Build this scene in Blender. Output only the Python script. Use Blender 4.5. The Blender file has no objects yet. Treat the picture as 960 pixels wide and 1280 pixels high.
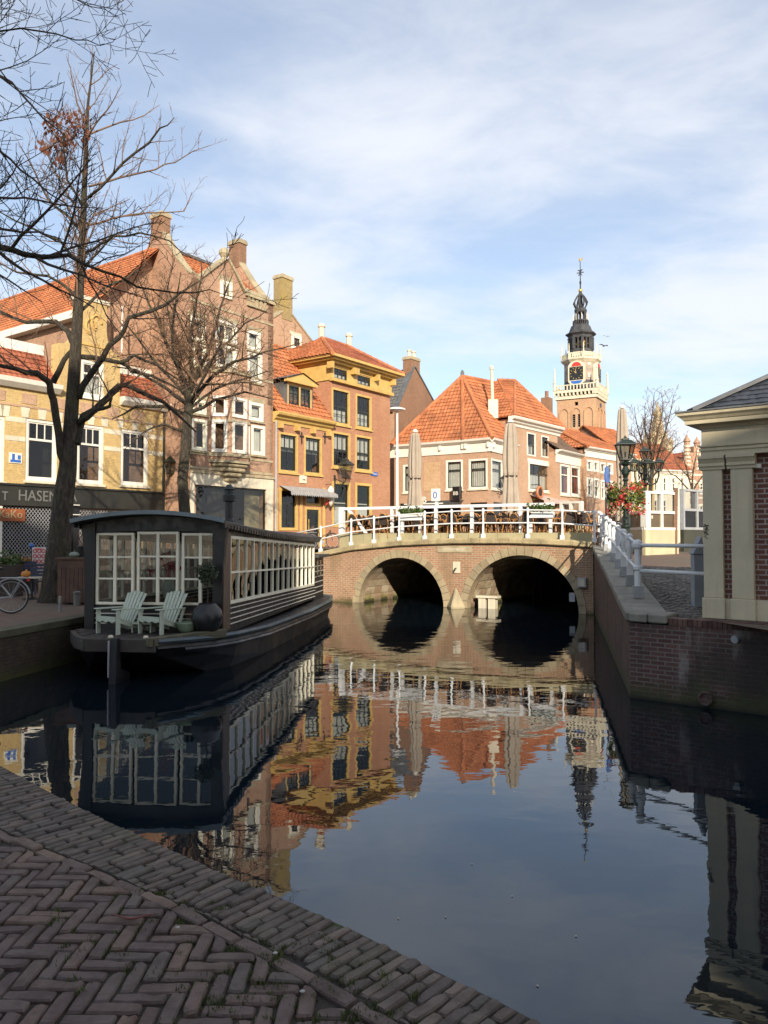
import bpy, bmesh, math, random
from mathutils import Vector, Matrix
R = math.radians
random.seed(7)
scn = bpy.context.scene
COL = scn.collection

# ------------------------------------------------------------------ camera, world, sun, exposure
CAM = Vector((0.0, 0.0, 2.4)); PITCH = math.atan(32 / 960)
cd = bpy.data.cameras.new("camera"); cam = bpy.data.objects.new("camera", cd); COL.objects.link(cam)
cd.sensor_fit = 'VERTICAL'; cd.sensor_height = 36; cd.lens = 27; cd.clip_start = .05; cd.clip_end = 4000
cam.location = CAM; cam.rotation_euler = (R(90) + PITCH, 0, 0); scn.camera = cam

SUN_EL = R(22); SUN_TRAVEL = R(9.0)          # sunlight travels to +Y, 9 degrees towards -X
world = bpy.data.worlds.new("World"); scn.world = world; world.use_nodes = True
wt = world.node_tree; wt.nodes.clear()
def wn(t): return wt.nodes.new(t)
sky = wn('ShaderNodeTexSky'); sky.sky_type = 'NISHITA'; sky.sun_disc = False
sky.sun_elevation = SUN_EL; sky.sun_rotation = math.atan2(math.sin(SUN_TRAVEL), -math.cos(SUN_TRAVEL))
sky.air_density = 1.0; sky.dust_density = .6; sky.ozone_density = 1.6
bgn = wn('ShaderNodeBackground'); bgn.inputs['Strength'].default_value = .122
wo = wn('ShaderNodeOutputWorld')
tc = wn('ShaderNodeTexCoord'); sp = wn('ShaderNodeSeparateXYZ'); wt.links.new(tc.outputs['Generated'], sp.inputs[0])
def wm(op, a, b=None, c=None):
    n = wn('ShaderNodeMath'); n.operation = op
    for i, v in enumerate((a, b, c)):
        if v is None: continue
        if isinstance(v, (int, float)): n.inputs[i].default_value = v
        else: wt.links.new(v, n.inputs[i])
    return n.outputs[0]
den = wm('ADD', wm('MAXIMUM', sp.outputs[2], 0.0), .16)
cx = wm('DIVIDE', sp.outputs[0], den); cy = wm('DIVIDE', sp.outputs[1], den)
cmb = wn('ShaderNodeCombineXYZ'); wt.links.new(cx, cmb.inputs[0]); wt.links.new(cy, cmb.inputs[1])
def wnoise(scale, detail, rough, off, dist=0.0):
    mp = wn('ShaderNodeMapping'); mp.inputs['Location'].default_value = off; mp.inputs['Rotation'].default_value = (0, 0, R(-24)); mp.inputs['Scale'].default_value = (1.0, 1.5, 1)
    wt.links.new(cmb.outputs[0], mp.inputs[0])
    n = wn('ShaderNodeTexNoise'); n.inputs['Scale'].default_value = scale; n.inputs['Detail'].default_value = detail
    n.inputs['Roughness'].default_value = rough; n.inputs['Distortion'].default_value = dist
    wt.links.new(mp.outputs[0], n.inputs['Vector']); return n.outputs['Fac']
def wramp(x, a, b):
    n = wn('ShaderNodeMapRange'); n.interpolation_type = 'SMOOTHSTEP'
    wt.links.new(x, n.inputs[0]); n.inputs[1].default_value = a; n.inputs[2].default_value = b; return n.outputs[0]
big = wnoise(.9, 6, .52, (3.1, 1.7, 0), .3); fine = wnoise(3.2, 7, .62, (7.3, 2.2, 0), .5)
dens = wm('ADD', wm('MULTIPLY', big, .8), wm('MULTIPLY', fine, .24))
# more cover towards the upper right and the horizon, as thin stratus
bias = wm('ADD', wm('MULTIPLY', sp.outputs[0], .12), wm('MULTIPLY', wm('SUBTRACT', .3, sp.outputs[2]), -.02))
cl = wramp(wm('ADD', dens, bias), .41, .67)
cl = wm('MULTIPLY', cl, .86)
cl = wm('MULTIPLY_ADD', cl, .66, .30)
mixc = wn('ShaderNodeMix'); mixc.data_type = 'RGBA'
wt.links.new(cl, mixc.inputs['Factor']); hs = wn('ShaderNodeHueSaturation'); hs.inputs['Saturation'].default_value = 1.06; hs.inputs['Value'].default_value = 1.12; wt.links.new(sky.outputs[0], hs.inputs['Color']); wt.links.new(hs.outputs[0], mixc.inputs['A'])
mixc.inputs['B'].default_value = (5.8, 5.95, 6.3, 1)
wt.links.new(mixc.outputs['Result'], bgn.inputs[0]); wt.links.new(bgn.outputs[0], wo.inputs[0])

sl = bpy.data.lights.new("sun", 'SUN'); sl.energy = 4.9; sl.angle = R(.5); sl.color = (1.0, .88, .71)
sun = bpy.data.objects.new("sun", sl); COL.objects.link(sun)
tv = Vector((-math.sin(SUN_TRAVEL) * math.cos(SUN_EL), math.cos(SUN_TRAVEL) * math.cos(SUN_EL), -math.sin(SUN_EL)))
sun.rotation_euler = tv.to_track_quat('-Z', 'Y').to_euler(); sun.location = (5, -30, 25)
vs = scn.view_settings; vs.view_transform = 'Standard'; vs.look = 'None'; vs.gamma = 1; vs.exposure = 0.48; vs.use_curve_mapping = False
scn.cycles.max_bounces = 7; scn.cycles.transparent_max_bounces = 12; scn.cycles.caustics_reflective = False; scn.cycles.caustics_refractive = False

# ------------------------------------------------------------------ measuring helpers
CP, SP = math.cos(PITCH), math.sin(PITCH)
def ray(px, py):
    v = (640 - py) / 960
    return Vector(((px - 480) / 960, CP - v * SP, SP + v * CP))
def at(px, py, Y):                      # the point at distance Y
    r = ray(px, py); return CAM + r * (Y / r.y)
def onz(px, py, z):                     # the point at height z
    r = ray(px, py); return CAM + r * ((z - CAM.z) / r.z)
class Fr:                               # a vertical facade: local x along it, y into the house, z up
    def __init__(s, x, y, z, dx, dy):
        l = math.hypot(dx, dy); s.o = Vector((x, y, z)); s.d = Vector((dx / l, dy / l, 0)); s.n = Vector((-dy / l, dx / l, 0))
        s.rz = math.atan2(dy, dx)
    def hit(s, px, py, off=0.0):
        r = ray(px, py); o = s.o + s.n * off; t = (o - CAM).dot(s.n) / r.dot(s.n); p = CAM + r * t
        return (p - s.o).dot(s.d), p.z - s.o.z
    def u(s, px, py=600, off=0.0): return s.hit(px, py, off)[0]
    def z(s, px, py, off=0.0): return s.hit(px, py, off)[1]
    def rect(s, a, b, c, d, off=0.0):     # px left, right, top, bottom (at the centre column)
        m = (a + b) / 2; return (s.u(a, (c + d) / 2, off), s.u(b, (c + d) / 2, off), s.z(m, d, off), s.z(m, c, off))
    def w(s, u, y, z): return s.o + s.d * u + s.n * y + Vector((0, 0, z))
    def loc(s, p): q = p - s.o; return Vector((q.dot(s.d), q.dot(s.n), q.z))

# ------------------------------------------------------------------ mesh builder
class MB:
    def __init__(s): s.v = []; s.f = []
    def add(s, vs, fs):
        o = len(s.v); s.v += [tuple(v) for v in vs]; s.f += [tuple(i + o for i in f) for f in fs]; return s
    def box(s, x0, x1, y0, y1, z0, z1):
        return s.add([(x0,y0,z0),(x1,y0,z0),(x1,y1,z0),(x0,y1,z0),(x0,y0,z1),(x1,y0,z1),(x1,y1,z1),(x0,y1,z1)],
                     [(0,3,2,1),(4,5,6,7),(0,1,5,4),(1,2,6,5),(2,3,7,6),(3,0,4,7)])
    def quad(s, *p): return s.add(p, [tuple(range(len(p)))])
    def bar(s, p, q, w, h, up=(0, 0, 1)):
        p, q = Vector(p), Vector(q); t = (q - p).normalized(); up = Vector(up)
        if abs(t.dot(up)) > .98: up = Vector((0, 1, 0))
        a = t.cross(up).normalized() * w / 2; b = a.cross(t).normalized() * h / 2
        vs = [e + i * a + j * b for e in (p, q) for i, j in ((-1,-1),(1,-1),(1,1),(-1,1))]
        return s.add(vs, [(0,1,2,3),(7,6,5,4),(0,4,5,1),(1,5,6,2),(2,6,7,3),(3,7,4,0)])
    def tube(s, pts, rs, n=6, cap=True):
        pts = [Vector(p) for p in pts]
        if not isinstance(rs, (list, tuple)): rs = [rs] * len(pts)
        o = len(s.v); up = None
        for i, p in enumerate(pts):
            t = (pts[min(i + 1, len(pts) - 1)] - pts[max(i - 1, 0)])
            t = t.normalized() if t.length > 1e-9 else Vector((0, 0, 1))
            if up is None:
                up = Vector((1, 0, 0)) if abs(t.x) < .8 else Vector((0, 1, 0))
            a = (up - t * up.dot(t)).normalized(); b = t.cross(a); up = a
            for k in range(n):
                g = 2 * math.pi * k / n; s.v.append(tuple(p + (a * math.cos(g) + b * math.sin(g)) * rs[i]))
        for i in range(len(pts) - 1):
            for k in range(n):
                k2 = (k + 1) % n; s.f.append((o+i*n+k, o+i*n+k2, o+(i+1)*n+k2, o+(i+1)*n+k))
        if cap:
            s.f.append(tuple(o + k for k in reversed(range(n)))); s.f.append(tuple(o+(len(pts)-1)*n+k for k in range(n)))
        return s
    def lathe(s, prof, c=(0, 0, 0), n=16, ph=0.0, sx=1.0, sy=1.0):
        o = len(s.v); c = Vector(c)
        for r, z in prof:
            for k in range(n):
                g = 2 * math.pi * k / n + ph; s.v.append((c.x + r * sx * math.cos(g), c.y + r * sy * math.sin(g), c.z + z))
        for i in range(len(prof) - 1):
            for k in range(n):
                k2 = (k + 1) % n; s.f.append((o+i*n+k, o+i*n+k2, o+(i+1)*n+k2, o+(i+1)*n+k))
        s.f.append(tuple(o + k for k in reversed(range(n)))); s.f.append(tuple(o+(len(prof)-1)*n+k for k in range(n)))
        return s
    def prism(s, poly, vec):
        vec = Vector(vec); poly = [Vector(p) for p in poly]; n = len(poly)
        fs = [tuple(reversed(range(n))), tuple(range(n, 2 * n))] + [(i, (i+1) % n, (i+1) % n + n, i + n) for i in range(n)]
        return s.add(poly + [p + vec for p in poly], fs)
    def xf(s, M, start=0):
        for i in range(start, len(s.v)): s.v[i] = tuple(M @ Vector(s.v[i]))
        return s
    def build(s, name, mat, parent=None, smooth=False, bevel=0, uv=True, recalc=True):
        me = bpy.data.meshes.new(name); me.from_pydata(s.v, [], s.f)
        if recalc:
            bm = bmesh.new(); bm.from_mesh(me); bmesh.ops.recalc_face_normals(bm, faces=bm.faces); bm.to_mesh(me); bm.free()
        me.update()
        if uv and len(me.polygons) < 120000: auto_uv(me)
        if mat: me.materials.append(mat)
        if smooth: me.polygons.foreach_set('use_smooth', [True] * len(me.polygons))
        o = bpy.data.objects.new(name, me); COL.objects.link(o)
        if parent: o.parent = parent
        if bevel:
            m = o.modifiers.new('bevel', 'BEVEL'); m.width = bevel; m.segments = 1; m.limit_method = 'ANGLE'
        return o
def auto_uv(me):                        # metre-scale box projection: u runs level, v runs up the slope
    uvl = me.uv_layers.new(name='UVMap').data
    for p in me.polygons:
        n = p.normal
        if abs(n.z) > .999: a, b = Vector((1, 0, 0)), Vector((0, 1, 0))
        else:
            a = Vector((-n.y, n.x, 0)).normalized(); b = n.cross(a)
        for li in p.loop_indices:
            v = me.vertices[me.loops[li].vertex_index].co; uvl[li].uv = (v.dot(a), v.dot(b))

def tag(o, label, cat, group=None):
    o['label'] = label; o['category'] = cat
    if group: o['group'] = group
    return o
def kind(o, k): o['kind'] = k; return o
def thing(name, label, cat, loc=(0, 0, 0), rz=0.0, group=None):
    o = bpy.data.objects.new(name, None); COL.objects.link(o); o.location = loc; o.rotation_euler = (0, 0, rz); o.empty_display_size = .2
    return tag(o, label, cat, group)
def fthing(name, label, cat, F, group=None): return thing(name, label, cat, F.o, F.rz, group)
def dup(root, loc, rz=0.0, label=None, scale=None):
    def cp(o, par):
        c = o.copy(); COL.objects.link(c); c.parent = par
        for ch in kids.get(o.name, []): cp(ch, c)
        return c
    kids = {}
    for o in list(root.children_recursive): kids.setdefault(o.parent.name, []).append(o)
    r = cp(root, None); r.location = loc; r.rotation_euler = (0, 0, rz)
    if label: r['label'] = label
    if scale: r.scale = scale if isinstance(scale, tuple) else (scale,) * 3
    return r
def text_mb(body, size, thick=.004, space=1.0):           # lettering in the xz plane, facing -y
    cu = bpy.data.curves.new('t', 'FONT'); cu.body = body; cu.size = size; cu.extrude = thick / 2; cu.space_character = space; cu.resolution_u = 3
    o = bpy.data.objects.new('t', cu); COL.objects.link(o); dg = bpy.context.evaluated_depsgraph_get(); dg.update()
    me = bpy.data.meshes.new_from_object(o.evaluated_get(dg)); m = MB()
    m.add([(v.co.x, -v.co.z, v.co.y) for v in me.vertices], [tuple(p.vertices) for p in me.polygons])
    bpy.data.objects.remove(o); bpy.data.meshes.remove(me); bpy.data.curves.remove(cu); return m

# ------------------------------------------------------------------ materials
class N:
    def __init__(s, name):
        s.m = bpy.data.materials.new(name); s.m.use_nodes = True; s.t = s.m.node_tree; s.b = s.t.nodes['Principled BSDF']; s.out = s.t.nodes['Material Output']
    def n(s, t, **k):
        x = s.t.nodes.new(t)
        for a, b in k.items(): setattr(x, a, b)
        return x
    def l(s, a, b): s.t.links.new(a, b)
    def co(s, out='Object'): return s.n('ShaderNodeTexCoord').outputs[out]
    def math(s, op, a, b=None, clamp=False):
        x = s.n('ShaderNodeMath', operation=op, use_clamp=clamp)
        for i, v in enumerate((a, b)):
            if v is None: continue
            if isinstance(v, (int, float)): x.inputs[i].default_value = v
            else: s.l(v, x.inputs[i])
        return x.outputs[0]
    def noise(s, vec, scale, detail=4, rough=.55, stretch=None, dist=0.0):
        if stretch:
            mp = s.n('ShaderNodeMapping'); mp.inputs['Scale'].default_value = stretch; s.l(vec, mp.inputs[0]); vec = mp.outputs[0]
        x = s.n('ShaderNodeTexNoise'); x.inputs['Scale'].default_value = scale; x.inputs['Detail'].default_value = detail; x.inputs['Roughness'].default_value = rough
        x.inputs['Distortion'].default_value = dist; s.l(vec, x.inputs['Vector']); return x.outputs['Fac']
    def mix(s, fac, a, b, mode='MIX'):
        x = s.n('ShaderNodeMix', data_type='RGBA', blend_type=mode)
        for nm, v in (('Factor', fac), ('A', a), ('B', b)):
            if isinstance(v, (int, float)): x.inputs[nm].default_value = v
            elif isinstance(v, (tuple, list)): x.inputs[nm].default_value = (*v[:3], 1)
            else: s.l(v, x.inputs[nm])
        return x.outputs['Result']
    def ramp(s, x, a, b, lo=0.0, hi=1.0):
        r = s.n('ShaderNodeMapRange'); r.interpolation_type = 'SMOOTHSTEP'; s.l(x, r.inputs[0])
        for i, v in enumerate((a, b, lo, hi)): r.inputs[i + 1].default_value = v
        return r.outputs[0]
    def bump(s, h, dist, strength=1.0):
        b = s.n('ShaderNodeBump'); b.inputs['Distance'].default_value = dist; b.inputs['Strength'].default_value = strength; s.l(h, b.inputs['Height']); s.l(b.outputs[0], s.b.inputs['Normal'])
    def col(s, c):
        if isinstance(c, (tuple, list)): s.b.inputs['Base Color'].default_value = (*c[:3], 1)
        else: s.l(c, s.b.inputs['Base Color'])
    def set(s, **k):
        for a, v in k.items():
            i = s.b.inputs[{'rough': 'Roughness', 'metal': 'Metallic', 'spec': 'Specular IOR Level', 'ior': 'IOR', 'coat': 'Coat Weight'}[a]]
            if isinstance(v, (int, float)): i.default_value = v
            else: s.l(v, i)
def mul(c, k): return tuple(min(1, x * k) for x in c)
def plain(name, c, rough=.6, var=.18, scale=2.5, bump=.0, metal=0.0, streak=0.0, dirt=None, fine=0.0):
    k = N(name); o = k.co()
    f = k.ramp(k.noise(o, scale, 5), .3, .7)
    cc = k.mix(f, mul(c, 1 - var), mul(c, 1 + var * .8))
    if fine:
        cc = k.mix(k.math('MULTIPLY', k.ramp(k.noise(o, scale * 18, 3), .45, .75), fine), cc, mul(c, .45))
    if streak:
        s_ = k.ramp(k.noise(o, 1.0, 4, .6, (5, 5, .35)), .5, .78); cc = k.mix(k.math('MULTIPLY', s_, streak), cc, dirt or (.06, .055, .045))
    k.col(cc); k.set(rough=k.ramp(f, 0, 1, max(0, rough - .1), min(1, rough + .1)), metal=metal)
    if bump: k.bump(k.noise(o, scale * 12, 5, .65), bump)
    return k.m
def brick(name, c1, c2, mortar, bw=.21, bh=.062, ms=.010, stain=None, st=.35, off=.5, rough=.85, bump=.006, big=.35, water=False):
    k = N(name); uv = k.co('UV'); o = k.co()
    b = k.n('ShaderNodeTexBrick', offset=off); k.l(uv, b.inputs['Vector'])
    for nm, v in (('Scale', 1), ('Mortar Size', ms), ('Mortar Smooth', .15), ('Bias', 0), ('Brick Width', bw), ('Row Height', bh)): b.inputs[nm].default_value = v
    for nm, v in (('Color1', c1), ('Color2', c2), ('Mortar', mortar)): b.inputs[nm].default_value = (*v, 1)
    cc = k.mix(k.ramp(k.noise(o, big, 6, .6), .32, .72), k.mix(.35, b.outputs['Color'], mul(c1, .62)), b.outputs['Color'])
    cc = k.mix(k.math('MULTIPLY', k.ramp(k.noise(o, 7, 5, .8), .46, .74), .55), cc, mul(c2, 1.4))
    cc = k.mix(k.math('MULTIPLY', k.ramp(k.noise(o, 5.3, 5, .8), .52, .74), .6), cc, mul(c1, .48))
    if water:
        zz = k.n('ShaderNodeSeparateXYZ'); k.l(o, zz.inputs[0]); w_ = k.ramp(k.math('ADD', zz.outputs[2], k.math('MULTIPLY', k.noise(o, 3, 4), .35)), .16, .42, 1, 0)
        cc = k.mix(k.math('MULTIPLY', w_, .85), cc, (.075, .075, .022))
    if stain:
        cc = k.mix(k.math('MULTIPLY', k.ramp(k.noise(o, .8, 5, .6, (1.4, 1.4, .45)), .48, .72), st), cc, stain)
    k.col(cc); k.set(rough=rough)
    h = k.math('ADD', k.math('MULTIPLY', b.outputs['Fac'], -1.0), k.math('MULTIPLY', k.noise(o, 30, 3), .5)); k.bump(h, bump)
    return k.m
def waterband(k, o, cc, amt=.85):
    zz = k.n('ShaderNodeSeparateXYZ'); k.l(o, zz.inputs[0]); nz = k.math('MULTIPLY', k.noise(o, 2.5, 5, .65), .5)
    cc = k.mix(k.math('MULTIPLY', k.ramp(k.math('ADD', zz.outputs[2], nz), .28, .62, 1, 0), amt), cc, (.055, .06, .02))
    return k.mix(k.ramp(k.math('ADD', zz.outputs[2], k.math('MULTIPLY', nz, .25)), .06, .16, .8, 0), cc, (.012, .013, .009))
def tile(name, c1, c2, tw=.24, th=.30, moss=None, rough=.75, dark=.55):
    k = N(name); uv = k.co('UV'); o = k.co()
    b = k.n('ShaderNodeTexBrick', offset=0.0); k.l(uv, b.inputs['Vector'])
    for nm, v in (('Scale', 1), ('Mortar Size', 0), ('Bias', 0), ('Brick Width', tw), ('Row Height', th)): b.inputs[nm].default_value = v
    b.inputs['Color1'].default_value = (*c1, 1); b.inputs['Color2'].default_value = (*c2, 1)
    cc = k.mix(k.math('MULTIPLY', k.ramp(k.noise(o, .7, 5, .65), .4, .75), dark), b.outputs['Color'], mul(c1, .42))
    cc = k.mix(k.math('MULTIPLY', k.ramp(k.noise(o, 5, 4, .7), .5, .8), .35), cc, mul(c2, 1.4))
    if moss: cc = k.mix(k.math('MULTIPLY', k.ramp(k.noise(o, 1.6, 5, .7), .55, .75), .55), cc, moss)
    k.col(cc); k.set(rough=rough); k.bump(k.noise(o, 25, 3), .006); return k.m
def island(name, cols, rough=.8, bump=.004, scale=40, moss=None, mossamt=.5):   # each separate piece gets its own tone
    k = N(name); o = k.co(); g = k.n('ShaderNodeNewGeometry'); r = k.n('ShaderNodeValToRGB'); k.l(g.outputs['Random Per Island'], r.inputs[0])
    e = r.color_ramp.elements
    for i, c in enumerate(cols):
        p = i / (len(cols) - 1)
        x = e[0] if i == 0 else (e[len(e) - 1] if i == len(cols) - 1 else e.new(p)); x.position = p; x.color = (*c, 1)
    f = k.ramp(k.noise(o, scale * .12, 5, .65), .35, .7); cc = k.mix(k.math('MULTIPLY', f, .45), r.outputs[0], mul(cols[0], .5))
    cc = k.mix(k.math('MULTIPLY', k.ramp(k.noise(o, scale * 1.3, 3, .7), .55, .75), .35), cc, mul(cols[-1], 1.5))
    if moss: cc = k.mix(k.math('MULTIPLY', k.ramp(k.noise(o, 1.3, 6, .7), .5, .72), mossamt), cc, moss)
    k.col(cc); k.set(rough=k.ramp(f, 0, 1, rough - .15, rough + .1)); k.bump(k.noise(o, scale, 5, .65), bump); return k.m
def glassy(name, tint=(.62, .64, .63), ior=1.5, dark=.25):
    k = N(name); t = k.n('ShaderNodeBsdfTransparent'); t.inputs[0].default_value = (*tint, 1); g = k.n('ShaderNodeBsdfGlossy'); g.inputs['Roughness'].default_value = .02; g.inputs[0].default_value = (.95, .97, 1, 1)
    fr = k.n('ShaderNodeFresnel'); bf = k.n('ShaderNodeNewGeometry'); k.l(k.math('ADD', ior, k.math('MULTIPLY', bf.outputs['Backfacing'], 1 / ior - ior)), fr.inputs[0]); m = k.n('ShaderNodeMixShader')
    o = k.co(); b = k.n('ShaderNodeBump'); b.inputs['Distance'].default_value = .02; k.l(k.noise(o, 1.3, 2), b.inputs['Height']); k.l(b.outputs[0], g.inputs['Normal'])
    f = k.math('MULTIPLY', fr.outputs[0], 1.15, clamp=True)
    k.l(f, m.inputs[0]); k.l(t.outputs[0], m.inputs[1]); k.l(g.outputs[0], m.inputs[2]); k.l(m.outputs[0], k.out.inputs[0]); return k.m

M = {}
M['glass'] = glassy('window glass')
M['white'] = plain('white paint', (.72, .69, .61), .45, .06, 3, streak=.22, dirt=(.4, .36, .28))
M['railwhite'] = plain('white rail paint', (.70, .71, .71), .42, .05, 5, streak=.3, dirt=(.42, .37, .3), fine=.15)
M['cream'] = plain('cream paint', (.70, .63, .43), .55, .06, 2, streak=.15, dirt=(.35, .3, .2))
M['cream_frame'] = plain('cream window paint', (.86, .82, .66), .45, .05, 4)
M['yellow'] = plain('ochre yellow paint', (.56, .375, .12), .55, .12, 3, streak=.3, dirt=(.4, .28, .1))
M['black'] = plain('black paint', (.012, .012, .014), .4, .2, 4)
M['blacksash'] = plain('dark sash paint', (.02, .025, .022), .35, .2, 4)
M['iron'] = plain('dark iron', (.025, .03, .028), .5, .25, 8, bump=.002)
M['green'] = plain('dark green lamp paint', (.011, .022, .016), .45, .25, 8)
M['coping'] = plain('mossy coping stone', (.36, .29, .165), .9, .3, 2.0, bump=.014, streak=.6, dirt=(.13, .13, .05), fine=.45)
M['stone'] = plain('sandstone', (.40, .335, .215), .85, .22, 2.2, bump=.012, streak=.45, dirt=(.16, .14, .08), fine=.4)
M['greystone'] = plain('bluestone', (.19, .185, .17), .8, .25, 2.5, bump=.008, streak=.3, fine=.4)
M['palestone'] = plain('pale dressed stone', (.62, .56, .43), .8, .12, 1.5, bump=.006, streak=.35, dirt=(.25, .22, .16))
M['b_yellow'] = brick('yellow brick', (.54, .36, .125), (.63, .44, .17), (.48, .38, .23), stain=(.30, .20, .10), st=.25)
M['b_red'] = brick('red brown brick', (.37, .185, .11), (.48, .27, .17), (.46, .36, .26), stain=(.17, .10, .065), st=.45)
M['b_orange'] = brick('orange brick', (.40, .155, .078), (.50, .225, .12), (.44, .30, .19), stain=(.28, .13, .07), st=.35)
M['b_brown'] = brick('brown brick', (.25, .12, .065), (.32, .165, .09), (.28, .2, .14), stain=(.1, .06, .04), st=.4)
M['b_pink'] = brick('pinkish brick', (.45, .25, .15), (.53, .32, .20), (.47, .37, .27), stain=(.3, .18, .1), st=.3)
M['b_bridge'] = brick('bridge brick', (.31, .155, .085), (.42, .235, .135), (.45, .36, .25), bw=.22, bh=.075, ms=.016, stain=(.22, .15, .08), st=.6, bump=.014, big=.7, water=True)
M['b_tower'] = brick('tower brick', (.44, .24, .14), (.53, .32, .195), (.46, .34, .2), stain=(.55, .38, .2), st=.5)
M['b_tunnel'] = brick('vault brick', (.36, .20, .13), (.46, .29, .19), (.44, .36, .26), bw=.22, bh=.075, ms=.016, stain=(.56, .46, .30), st=.95, bump=.03, water=True)
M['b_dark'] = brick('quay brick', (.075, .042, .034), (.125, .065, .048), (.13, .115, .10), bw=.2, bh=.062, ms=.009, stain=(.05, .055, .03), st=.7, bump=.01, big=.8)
M['b_lodge'] = brick('dark purple brick', (.13, .05, .035), (.19, .08, .055), (.42, .38, .33), bw=.2, bh=.072, ms=.011, bump=.008)
M['tile_orange'] = tile('orange pantiles', (.355, .118, .045), (.50, .185, .075), dark=.65, moss=(.16, .11, .05))
M['tile_red'] = tile('red pantiles', (.28, .082, .042), (.40, .128, .06), dark=.65, moss=(.13, .09, .05))
M['slate_grey'] = tile('grey roof tiles', (.10, .10, .095), (.15, .145, .135), .25, .25)
M['slate_blue'] = tile('blue slate', (.028, .034, .045), (.05, .058, .072), .3, .2, rough=.55)
M['tile_brown'] = tile('brown roof tiles', (.13, .085, .06), (.19, .13, .09))
M['lead'] = plain('lead sheet', (.10, .105, .11), .55, .25, 2, streak=.4, dirt=(.25, .25, .24))
k = N('tree bark'); o = k.co(); f_ = k.ramp(k.noise(o, 3.2, 6, .7, (5, 5, 1), .6), .35, .68)
cc = k.mix(f_, (.034, .027, .019), (.115, .092, .064)); cc = k.mix(k.math('MULTIPLY', k.ramp(k.noise(o, 1.7, 5, .7), .5, .68), .6), cc, (.085, .095, .035)); cc = k.mix(k.math('MULTIPLY', k.ramp(k.noise(o, 9, 4, .7), .58, .7), .5), cc, (.19, .18, .14))
k.col(cc); k.set(rough=.95); k.bump(k.math('ADD', f_, k.math('MULTIPLY', k.noise(o, 24, 4, .7), .5)), .05); M['bark'] = k.m
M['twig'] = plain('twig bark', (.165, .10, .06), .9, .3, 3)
M['curtain'] = plain('white curtain', (.78, .76, .70), .9, .08, 6)
M['redcurtain'] = plain('red curtain', (.30, .06, .05), .9, .15, 6)
M['shade_fill'] = plain('room shade black', (.014, .011, .009), .95, .4, 1)  # near-black colour stands in for the shade inside rooms
M['gold'] = plain('gilding', (.75, .5, .15), .35, .1, 5, metal=.8)
M['blue'] = plain('blue enamel', (.03, .12, .42), .35, .1, 5)
M['red'] = plain('red paint', (.55, .04, .03), .45, .15, 5)
M['grey'] = plain('grey metal', (.34, .35, .36), .5, .12, 5)
M['rattan'] = plain('rattan cane', (.42, .20, .065), .55, .3, 12)
M['chairdark'] = plain('dark woven seat', (.04, .028, .022), .8, .3, 14)
M['canvas'] = plain('taupe canvas', (.36, .30, .235), .95, .12, 2, bump=.006)
M['leafgreen'] = island('leaf greens', [(.03, .07, .012), (.06, .11, .02), (.10, .13, .025)], .6, .001)
M['brownleaf'] = island('dry leaves', [(.07, .022, .010), (.13, .038, .016), (.20, .06, .022)], .8, .001)
M['redflower'] = island('red petals', [(.45, .01, .02), (.65, .03, .04), (.7, .08, .06)], .6, .001)
M['pine'] = plain('weathered wood', (.17, .10, .065), .85, .3, 3, bump=.01, streak=.3)
M['palegreen'] = plain('pale green paint', (.50, .55, .45), .5, .08, 4)
M['olive'] = plain('olive board paint', (.36, .32, .19), .6, .1, 2, streak=.15, dirt=(.2, .18, .1))
# ================================================================== SETTING: water, ground, quays, pavement
def smooth(a, b, x): t = max(0, min(1, (x - a) / (b - a))); return t * t * (3 - 2 * t)
def lerp_table(tab, x):
    if x <= tab[0][0]: return tab[0][1]
    for (a, p), (b, q) in zip(tab, tab[1:]):
        if x <= b: return p + (q - p) * (x - a) / (b - a)
    return tab[-1][1]
SQ = 1.95                                                     # level of the square behind the bridge
B = Fr(-4.34, 30.3, 0, 8.3, -4.8)
LQ = [(-7.4, 8.2), (-6.9, 10.3), (-6.4, 12.8), (-6.0, 14.8), (-5.0, 24), (-4.34, 30.3)]
def lqx(y):
    return lerp_table([(b, a) for a, b in LQ], y)
def zl(y): return .84 + (SQ - .84) * smooth(19, 31, y)
RQ = Fr(6.55, 24, 0, 3.69 - 6.55, 11.6 - 24); RQL = math.hypot(2.86, 12.4)
CQ = Fr(3.69, 11.6, 0, 1.51, -1.2)
def zr(y): return lerp_table([(-40, 1.22), (11.6, 1.22), (24, 1.80), (30, 1.955)], y)
def rqx(y): return 3.69 + 2.86 * (y - 11.6) / 12.4
def ztop(u): return 2.17 + (1.28 - 2.17) * u / RQL

# water
k = N('canal water'); k.col((.004, .008, .012)); k.set(rough=.012, ior=1.68); k.b.inputs['Specular Tint'].default_value = (.70, .85, 1.0, 1)
o_ = k.co(); cam_d = k.n('ShaderNodeSeparateXYZ'); k.l(o_, cam_d.inputs[0])
far = k.ramp(cam_d.outputs[1], 4, 22, .35, 1.0)
h1 = k.noise(o_, 1.1, 2, .45, (1, 1.6, 1), .3); h2 = k.noise(o_, 5.5, 2, .5, (1, 1.5, 1))
patch = k.ramp(k.noise(o_, .16, 2), .35, .65, .35, 1.0)
hh = k.math('ADD', k.math('MULTIPLY', h1, .013), k.math('MULTIPLY', h2, .0017))
k.bump(k.math('MULTIPLY', k.math('MULTIPLY', hh, far), patch), 1.0, .9)
kind(MB().quad((-70, -40, 0), (70, -40, 0), (70, 70, 0), (-70, 70, 0)).build('water', k.m), 'structure')
kind(MB().quad((-70, -40, -1.6), (70, -40, -1.6), (70, 70, -1.6), (-70, 70, -1.6)).build('canal_bed', plain('mud', (.02, .02, .014))), 'structure')

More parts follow.
